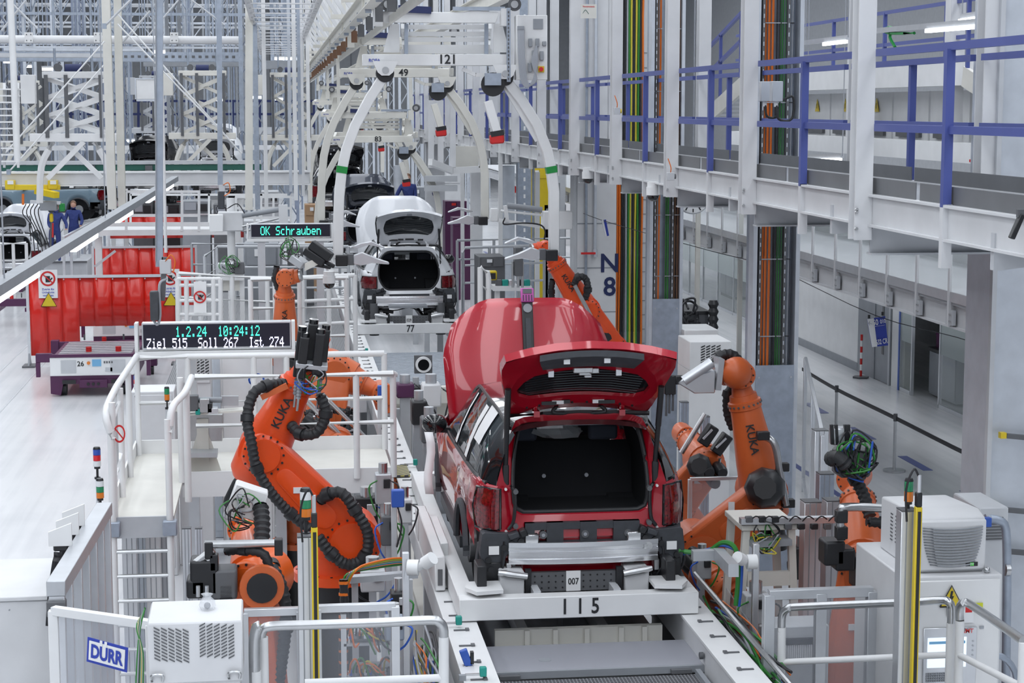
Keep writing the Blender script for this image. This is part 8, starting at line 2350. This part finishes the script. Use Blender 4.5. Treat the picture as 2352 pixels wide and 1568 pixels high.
# workers in blue
def person(px, pyfeet, Y, label, lean=0.0, arm=.3):
 p = pY(px, pyfeet, Y); p.z = max(p.z, 0)
 t = thing('person', label, 'person', p)
 J = {'pel': (0, 0, .95), 'ch': (lean * .3, 0, 1.32), 'nk': (lean * .45, 0, 1.50), 'hd': (lean * .5, -.02, 1.66), 'hip1': (.10, 0, .90), 'kn1': (.11, -.03, .50), 'ft1': (.12, 0, .06), 'to1': (.13, -.16, .03),
   'hip2': (-.10, 0, .90), 'kn2': (-.12, .04, .50), 'ft2': (-.13, .06, .06), 'to2': (-.13, -.10, .03), 'sh1': (.19 + lean * .4, 0, 1.43), 'el1': (.27 + lean, -.08, 1.15), 'ha1': (.24 + lean * 1.4, -arm, 1.02),
   'sh2': (-.19 + lean * .4, 0, 1.43), 'el2': (-.27 + lean, -.06, 1.15), 'ha2': (-.22 + lean * 1.4, -arm, 1.05)}
 names = list(J); E = [('pel', 'ch'), ('ch', 'nk'), ('nk', 'hd'), ('pel', 'hip1'), ('hip1', 'kn1'), ('kn1', 'ft1'), ('ft1', 'to1'), ('pel', 'hip2'), ('hip2', 'kn2'), ('kn2', 'ft2'), ('ft2', 'to2'), ('ch', 'sh1'), ('sh1', 'el1'), ('el1', 'ha1'), ('ch', 'sh2'), ('sh2', 'el2'), ('el2', 'ha2')]
 rad = {'pel': .15, 'ch': .16, 'nk': .06, 'hd': .10, 'hip': .10, 'kn': .075, 'ft': .05, 'to': .04, 'sh': .075, 'el': .055, 'ha': .04}
 me = bpy.data.meshes.new('body'); me.from_pydata([J[n] for n in names], [(names.index(a), names.index(b)) for a, b in E], [])
 o = bpy.data.objects.new('body', me); COL.objects.link(o); o.parent = t
 o.modifiers.new('skin', 'SKIN'); md = o.modifiers.new('sub', 'SUBSURF'); md.levels = 1; md.render_levels = 1
 for i, n in enumerate(names):
  r = rad.get(n.rstrip('12'), .07); me.skin_vertices[0].data[i].radius = (r, r)
 me.skin_vertices[0].data[0].use_root = True
 me.materials.append(MATS['denim'])
 h = p + V(*J['hd'])
 MB().ball(h, .105, 12, 10, (.85, .95, 1.15)).ball(h + V(0, -.10, -.02), .022, 6, 5).build('face', 'skin', t)
 MB().ball(h + V(0, .02, .03), .108, 12, 8, (.9, 1, 1.05)).build('hair', 'c_brown', t)
 for k in '12':
  q = p + V(*J['ha' + k])
  MB().ball(q + V(0, -.03, -.01), .04, 8, 6, (.8, 1, .5)).build('hand', 'skin', t)
  for f in range(4): MB().tube([q + V(-.024 + f * .016, -.05, 0), q + V(-.024 + f * .016, -.09 - .01 * (f in (1, 2)), -.01), q + V(-.024 + f * .016, -.105, -.03)], .008, 5).build('finger', 'skin', t)
  MB().tube([q + V(.03, -.02, 0), q + V(.05, -.05, -.01)], .009, 5).build('thumb', 'skin', t)
 return t
blk('work_step', 'long grey work step under the two workers by stand 108', 'platform', 100, 200, 600, 612, 58.2, 2.8, 'lgrey', True, parts=(('tread', 0, 1, 0, .3, .05, 'dgrey'),))
person(128, 600, 58.5, 'worker in dark blue clothes leaning beside stand 108', .1)
person(172, 590, 60.2, 'worker in dark blue clothes standing straight under stand 108')
pp = pY(925, 545, 52.0)
blk('work_step', 'grey work step under the blue worker beside the dark cars', 'platform', 922, 968, 545, 560, 51.6, 1.2, 'lgrey', True, parts=(('tread', 0, 1, 0, .2, .05, 'dgrey'),))
person(942, 545, 52.0, 'worker in blue clothes beside the graphite hatchback', -.12)
# ---- pit and station between carriers 115 and 77
t = thing('deck_grate', 'blue-grey ribbed steel deck in front of carrier 77', 'grating', (XC, 32, RZ - .3))
MB().bb(XL + .14, XR - .14, 29.2, 33.3, RZ - .34, RZ - .30).build('plate', 'galv', t)
for k in range(26): MB().bb(XL + .16, XR - .16, 29.3 + k * .155, 29.36 + k * .155, RZ - .30, RZ - .285).build('rib', 'galv_light', t)
t = thing('machine_pit', 'cream steel pit frame with round sensor window between the rails', 'pit', (XC, 28, 0))
MB().bb(XL + .14, XR - .14, 28.4, 28.6, RZ - .45, RZ - .2).build('cross_beam', 'cream', t)
MB().bb(XL + .14, XR - .14, 28.7, 29.2, 0, RZ - .4).build('pit_wall', 'cream', t)
MB().bb(XL + .14, XR - .14, 20.5, 28.4, .0, .06).build('pit_floor', 'cream', t)
for x in (XL + .3, XC + .2, XR - .4):
 MB().bb(x, x + .08, 27.6, 27.7, .06, RZ - .4).build('column', 'alu_dull', t)
q = pY(972, 836, 27.5); MB().box(q, (.27, .06, .27)).build('window_plate', 'dgrey', t)
MB().cyl(q + V(0, -.03, 0), q + V(0, -.08, 0), .12, n=24).build('window_ring', 'sign_white', t)
MB().cyl(q + V(0, -.08, 0), q + V(0, -.085, 0), .085, n=24).build('window_glass', 'gloss_black', t)
for i, (px, py, Y, w, h, m) in enumerate(((962, 945, 23, .2, .3, 'black'), (985, 985, 22, .2, .3, 'dgrey'), (930, 895, 26.2, .25, .2, 'purple'), (990, 905, 24.2, .25, .3, 'offwhite'), (1010, 1030, 21.0, .2, .25, 'black'), (1015, 1080, 20.7, .2, .25, 'offwhite'), (955, 900, 27, .16, .2, 'black'))):
 p = pY(px, py, Y)
 t = thing('pit_unit', ('black screwdriver unit in the pit', 'charcoal lift motor in the pit', 'purple box in the pit', 'grey valve unit in the pit', 'black drive motor beside the red car front', 'pale pump housing beside the red car', 'small black motor at the pit end')[i], 'machine', (p.x, Y, 0))
 MB().box(p, (w, .3, h)).build('housing', m, t, .02)
 MB().cyl(p + V(0, 0, h / 2), p + V(0, 0, h / 2 + .12), w * .3, n=14).build('motor_cap', 'alu_dull', t)
 MB().bar(V(p.x, Y, 0), V(p.x, Y, p.z - h / 2), .14, .14, up=(0, 1, 0)).build('column', 'alu_dull', t)
 MB().tube([p + V(w / 2, -.1, .1), p + V(w / 2 + .1, -.15, .0), p + V(w / 2 + .05, -.1, -.3)], .012, 5, 4).build('cable', 'c_black', t)
# ---- centre right background
for i, (px, y0, y1, Y, w, m, k_) in enumerate(((1168, 380, 700, 44, .30, 'galv_light', 'cyl'), (1095, 380, 560, 46, .28, 'offwhite', 'bar'), (1205, 0, 600, 48, .35, 'galv', 'bar'), (1225, 300, 600, 40, .06, 'galv', 'cyl'), (1150, 330, 520, 38, .08, 'white', 'bar'), (1062, 330, 600, 42, .08, 'white', 'bar'), (1235, 395, 520, 42, .10, 'offwhite', 'bar'), (1330, 0, 400, 40, .12, 'offwhite', 'bar'), (1290, 330, 560, 50, .2, 'lgrey', 'bar'), (915, 380, 470, 56, .3, 'galv_light', 'cyl'), (1000, 330, 470, 60, .6, 'lgrey', 'bar'))):
 a, b = pY(px, y0, Y), pY(px, y1, Y)
 o = MB(); zb = 0
 (o.cyl(V(a.x, Y, zb), V(a.x, Y, a.z), w / 2, n=16) if k_ == 'cyl' else o.bb(a.x - w / 2, a.x + w / 2, Y, Y + w, zb, a.z))
 ob = tag(o.build('service_riser', m), ('shiny round ventilation duct behind the hanger arm', 'broad off-white column behind the hanger arm', 'tall perforated galvanised riser', 'thin grey conduit before the riser', 'white square post by the assist arm', 'white square post beside the white car mirror', 'off-white hanging post beside the marked column', 'off-white strut near the walkway start', 'grey column beyond the assist arm', 'shiny filter drum beside the dark cars', 'pale concrete pillar marked 8 beyond the filter drum')[i], 'column')
 if i == 10: text('marking', '8', 'navy', ob, V(a.x, Y - .01, pY(990, 440, Y).z), (1, 0, 0), (0, 0, 1), .5)
 if i == 2:
  for k in range(28): MB().box((a.x, Y - .005, 2.2 + k * .22), (.05, .01, .10)).build('slot', 'sign_white', ob)
t = thing('lift_assist', 'white assist arm with long grey cylinder before the marked column', 'manipulator', (pY(1265, 480, 31).x, 31, 0))
Ya = 31
MB().cyl(V(pY(1278, 500, Ya).x, Ya, 0), pY(1278, 420, Ya), .06, n=12).build('pole', 'lgrey', t)
MB().bar(pY(1245, 505, Ya), pY(1312, 505, Ya), .3, .30).build('control_box', 'sign_white', t, .01)
MB().cyl(pY(1165, 472, Ya - .1), pY(1245, 482, Ya - .1), .05).build('cylinder', 'mgrey', t)
MB().cyl(pY(1150, 484, Ya - .1), pY(1245, 494, Ya - .1), .022).build('rod', 'sign_white', t)
MB().bar(pY(1142, 505, Ya - .1), pY(1240, 520, Ya - .1), .06, .06).build('lower_arm', 'sign_white', t)
MB().box(pY(1135, 493, Ya - .1), (.13, .1, .22)).build('end_box', 'sign_white', t, .01)
MB().bar(pY(1160, 472, Ya - .1), pY(1165, 510, Ya - .1), .06, .1).build('end_bracket', 'white', t)
MB().tube(hp([(1160, 500, 0), (1158, 515, 0), (1200, 512, 0), (1240, 516, 0), (1252, 530, 0), (1250, 550, 0)], Ya - .2), .014, 5, 4).build('cable', 'c_black', t)
tube_rail([(1063, 580), (1068, 569), (1250, 563)], 36.6, (0, .35, .7, 1), 0, .03, 'alu_dull', 'bent steel railing beside the white car', (.35, .7))
tube_rail([(1050, 552), (1330, 546)], 38.6, (0, .3, .6, .97), 0, .03, 'alu_dull', 'straight steel railing behind the bent one', (.4,))
tube_rail([(1103, 614), (1120, 625), (1122, 640)], 26.0, (0, 1), 1.7, .04, 'white', 'short white gate rail behind the red bonnet', (.25,))
t = thing('test_fixture', 'white fixture table with sensors behind the red bonnet', 'fixture', (pY(1190, 700, 30.4).x, 30.4, 0)); Yf = 30.4
MB().bar(pY(1130, 660, Yf), pY(1218, 660, Yf), .4, .08).build('table', 'white', t)
for px in (1142, 1212): MB().bar(V(pY(px, 660, Yf).x, Yf, 0), pY(px, 660, Yf), .08, .08, up=(0, 1, 0)).build('leg', 'white', t)
for px, m in ((1145, 'dgrey'), (1160, 'teal'), (1175, 'alu'), (1195, 'black'), (1210, 'teal')): MB().box(pY(px, 650, Yf - .1), (.10, .1, .12)).build('sensor', m, t, .01)
MB().box(pY(1130, 632, Yf - .1), (.16, .1, .16)).build('scanner', 'yellow', t, .02); MB().box(pY(1130, 634, Yf - .16), (.12, .02, .10)).build('scanner_window', 'black', t)
for i, (x0, x1, y0, y1, Y, m, lab) in enumerate(((1022, 1072, 462, 490, 58, 'purple', 'purple transport bin with red label behind the dark car'), (1040, 1080, 500, 530, 56, 'purple', 'lower purple transport bin on the parts trolley'), (1210, 1262, 500, 590, 60, 'lgrey', 'pale grey pillar casing with AGA lettering'), (1180, 1320, 425, 442, 75, 'red', 'red crossbeam behind the assist arm'), (1260, 1330, 438, 470, 78, 'white', 'bright white van side behind the column'), (1250, 1300, 470, 560, 52, 'mgrey', 'grey machine housing beside the marked column'), (700, 740, 470, 510, 52, 'cardboard', 'brown cardboard box behind the OK display'), (1100, 1160, 590, 625, 33, 'dgrey', 'dark control desk by the steel railing'), (1010, 1060, 390, 440, 66, 'offwhite', 'off-white machine cabinet beyond the dark cars'), (940, 985, 430, 470, 64, 'mgrey', 'grey machine cabinet beside the filter drum'), (560, 640, 560, 640, 40, 'mgrey', 'dark grey cabinet row behind the slim robot'), (660, 720, 570, 640, 39, 'dgrey', 'charcoal cabinet behind the slim robot'), (1215, 1260, 385, 425, 52, 'yellow', 'yellow machine guard behind the hanger arm'))):
 t = blk('machine_housing' if i not in (0, 1, 3) else ('transport_bin' if i < 2 else 'cross_beam'), lab, 'machine' if i not in (0, 1, 3, 6) else ('bin', 'bin', '', 'beam', '', '', 'box')[i], x0, x1, y0, y1, Y, .8, m, (1.69 if i in (10, 11) else True) if i != 3 else False, parts=() if i in (2, 3, 4) else (('panel', .08, .46, .1, .6, .03, m), ('panel', .54, .92, .1, .6, .03, m), ('label', .3, .5, .15, .35, .05, 'red' if i < 2 else 'paper')))
 if i == 2: text('lettering', 'AGA', 'c_grey', t, pY(1230, 503, 59.95), (1, 0, 0), (0, 0, 1), .28)
# bracket platform hanging behind hanger arm
t = thing('hung_platform', 'white bracketed platform hung between the hanger arms', 'platform', pY(1050, 400, 40)); Yh = 40
MB().bar(pY(988, 372, Yh - 1), pY(1038, 392, Yh), .1, .14).build('edge_beam', 'white', t); MB().bar(pY(1038, 392, Yh), pY(1108, 388, Yh), .1, .14).build('edge_beam', 'white', t)
for px in (990, 1012, 1040, 1106): MB().bar(pY(px, 385, Yh), pY(px, 230, Yh), .12, .10).build('hanger', 'offwhite', t)
MB().bar(pY(1040, 362, Yh + .6), pY(1110, 362, Yh + .6), .1, .5).build('back_panel', 'cream', t)
for y in (410, 432): MB().bar(pY(975, y, 44), pY(1050, y, 44), .2, .14).build('beam', 'lgrey', t)
# ---- upper right: mezzanine with machine, stairs and railings
XM = 10.5
mz = thing('machine_mezzanine', 'white machine platform with warning signs behind the blue rails', 'mezzanine', pX(2000, 290, XM))
def q3(px, py, X=XM): return pX(px, py, X)
a, b = q3(1850, 186), q3(2260, 150)
MB().bar(V(XM, 22, a.z), V(XM, 40, a.z), .25, .38).build('deck_beam', 'white', mz)
MB().bb(XM, XM + 1.6, 22, 40, a.z - .1, a.z).build('deck', 'lgrey', mz)
zb = q3(1900, 330).z
MB().bar(V(XM, 22, zb), V(XM, 42, zb), .25, .30).build('lower_beam', 'white', mz)
for k in range(9):
 y = 23 + k * 1.9
 MB().bb(XM + .5, XM + .55, y, y + 1.8, zb + .1, a.z - .25).build('machine_panel', 'white', mz)
 MB().bb(XM + .44, XM + .5, y + .3, y + 1.5, zb + .18, zb + .42).build('drawer_front', 'dgrey', mz)
 c = V(XM + .48, y + .8, zb + .72)
 tri = MB().prism([(-.14, -.11), (.14, -.11), (0, .14)], c, (0, -1, 0), (0, 0, 1), .01).build('warning_triangle', 'yellow', mz)
 MB().box(c + V(-.012, 0, 0), (.004, .02, .1)).build('symbol', 'black', tri)
for y in (24, 28, 33, 38): MB().bb(XM - .12, XM + .12, y, y + .24, zb - .15, 14.5).build('column', 'offwhite', mz)
for z in (a.z + .55, a.z + 1.1): MB().bar(V(XM, 22, z), V(XM, 42, z), .05, .06).build('blue_rail', 'blue_rail', mz)
for k in range(7): MB().bar(V(XM, 22.5 + k * 3, a.z), V(XM, 22.5 + k * 3, a.z + 1.1), .06, .06, up=(0, 1, 0)).build('blue_post', 'blue_rail', mz)
def stairs(p0, p1, w, label, n=9):
 t = thing('steel_stairs', label, 'stairs', p0)
 for o in (0, w):
  MB().bar(p0 + V(o, 0, 0), p1 + V(o, 0, 0), .06, .28).build('stringer', 'cream', t)
  for dz in (.75, 1.2): MB().bar(p0 + V(o, 0, dz), p1 + V(o, 0, dz), .05, .06).build('blue_rail', 'blue_rail', t)
  for f in (.05, .5, .95): MB().bar(p0.lerp(p1, f) + V(o, 0, 0), p0.lerp(p1, f) + V(o, 0, 1.2), .05, .05, up=(0, 1, 0)).build('blue_post', 'blue_rail', t)
 for o in (0, w): MB().bar(V(p0.x + o, p0.y, 0), p0 + V(o, 0, 0), .08, .08, up=(0, 1, 0)).build('support_leg', 'cream', t)
 for k in range(n): MB().box(p0.lerp(p1, (k + .5) / n) + V(w / 2, 0, .05), (w, .25, .03)).build('tread', 'lgrey', t)
 return t
stairs(pX(1606, 285, 7.6), pX(1706, 195, 7.6), .8, 'cream steel stairs with blue rails between the cable columns')
stairs(pX(2352, 265, 9.6), pX(2215, 175, 9.6), .8, 'cream steel stairs beside the machine platform')
# red pipe, duct, lamps behind the walkway
t = thing('sprinkler_pipe', 'bright red pipe with elbow behind the walkway beam', 'pipe', pX(2245, 400, 8.6))
MB().tube([pX(2240, 425, 8.6), pX(2240, 365, 8.6), pX(2241, 352, 8.6), pX(2252, 348, 8.6), pX(2352, 346, 8.6)], .055, 12).build('pipe', 'red', t)
MB().cyl(pX(2240, 372, 8.6), pX(2240, 366, 8.6), .075, n=12).build('coupling', 'red', t)
t = thing('ventilation_duct', 'silver ventilation duct under the machine platform', 'duct', (10, 28, zb - .6))
MB().cyl(V(9.9, 20, zb - .75), V(9.9, 42, zb - .75), .28, n=18).build('duct', 'galv_light', t)
for k in range(10): MB().cyl(V(9.9, 21 + k * 2, zb - .75), V(9.9, 21.08 + k * 2, zb - .75), .30, n=18).build('flange', 'galv', t)
for i, (x0, y0, x1, y1, X, m) in enumerate(((1850, 98, 1948, 86, 8.4, 0), (2000, 72, 2265, 48, 8.2, 1), (2210, 38, 2260, 30, 9.4, 0), (1852, 360, 1935, 358, 9.0, 0))):
 a, b = pX(x0, y0, X), pX(x1, y1, X)
 t = thing('tube_lamp', ('short tube lamp beside the white columns', 'long tube lamp with green strap above the blue rail', 'small tube lamp above the green strap lamp', 'tube lamp under the machine platform')[i], 'lamp', a)
 MB().bar(a, b, .06, .07).build('housing', 'alu', t)
 f0, f1 = ((.5, 1), (.55, 1), (0, 1), (0, 1))[i]
 MB().bar(a.lerp(b, f0) - V(.03, 0, .06), a.lerp(b, f1) - V(.03, 0, .06), .05, .05).build('tube', 'tube_light', t)
 MB().cyl(a, V(a.x, a.y, 14.5), .008, n=6).build('wire', 'c_grey', t); MB().cyl(b, V(b.x, b.y, 14.5), .008, n=6).build('wire', 'c_grey', t)
 if i == 1: MB().tube([pX(2100, 76, X), pX(2040, 76, X), pX(2034, 66, X), pX(2048, 64, X), pX(2044, 85, X), pX(2056, 108, X)], .022, 5, 3).build('strap', 'green', t)
# notice card
t = thing('notice_card', 'beige hanging card headed Notstrategie', 'sign', pY(1352, 42, 28))
c = pY(1352, 26, 28); MB().box(c, (.24, .01, .21)).build('card', 'cream', t)
text('heading', 'Notstrategie', 'red', t, c + V(0, -.008, .07), (1, 0, 0), (0, 0, 1), .035)
MB().tube([c + V(-.09, -.008, -.03), c + V(-.05, -.008, .02), c + V(0, -.008, -.04)], .004, 4, 3).build('sketch', 'dark_green', t)
MB().cyl(c + V(0, 0, .1), V(c.x, c.y, 14.5), .004, n=5).build('wire', 'c_grey', t)
# roof luminaires (rows of lit tubes)
ls = None
for k, (x, z) in enumerate(((-7, 11.2), (-3.2, 11.2), (.6, 10.8), (3.6, 10.8), (7.5, 10.8))):
 for j in range(9):
  y = 9 + j * 6.5
  t = thing('roof_luminaire_%d_offscreen' % (k * 9 + j), 'long white roof luminaire in a row above the assembly hall', 'lamp', (x, y, z), 'roof luminaires')
  if ls is None:
   L0 = t.location.copy()
   h = MB().bb(x - .12, x + .12, y, y + 3, z, z + .1).build('housing', 'white', t)
   u = MB().bb(x - .07, x + .07, y + .05, y + 2.95, z - .03, z).build('luminaire_tube_0_offscreen', 'tube_light', t); ls = (h, u, MB().cyl((x, y + .4, z + .1), (x, y + .4, 14.5), .012, n=5).build('wire', 'c_grey', t), MB().cyl((x, y + 2.6, z + .1), (x, y + 2.6, 14.5), .012, n=5).build('wire', 'c_grey', t))
  else:
   for s in ls:
    o = s.copy(); COL.objects.link(o); o.parent = t
    if s is ls[1]: o.name = 'luminaire_tube_%d_offscreen' % (k * 9 + j)
for i, (x, y, Y) in enumerate(((20, 140, 68), (109, 157, 66), (70, 151, 75), (642, 133, 70), (667, 133, 70), (590, 222, 75), (640, 226, 80), (505, 228, 78), (340, 312, 85), (300, 322, 85), (430, 310, 82), (366, 117, 60))):
 p = pY(x, y, Y); t = thing('bay_lamp', 'short bright tube lamp behind the masts of the crane bay', 'lamp', p, 'far bay lamps')
 MB().bar(p - V(.19, 0, -.05), p + V(.19, 0, .05), .12, .06).build('housing', 'lgrey', t); MB().bar(p - V(.18, 0, .03), p + V(.18, 0, -.03), .1, .09).build('tube', 'tube_light', t)
 MB().cyl(p, V(p.x, p.y, 14.5), .012, n=5).build('wire', 'c_grey', t)
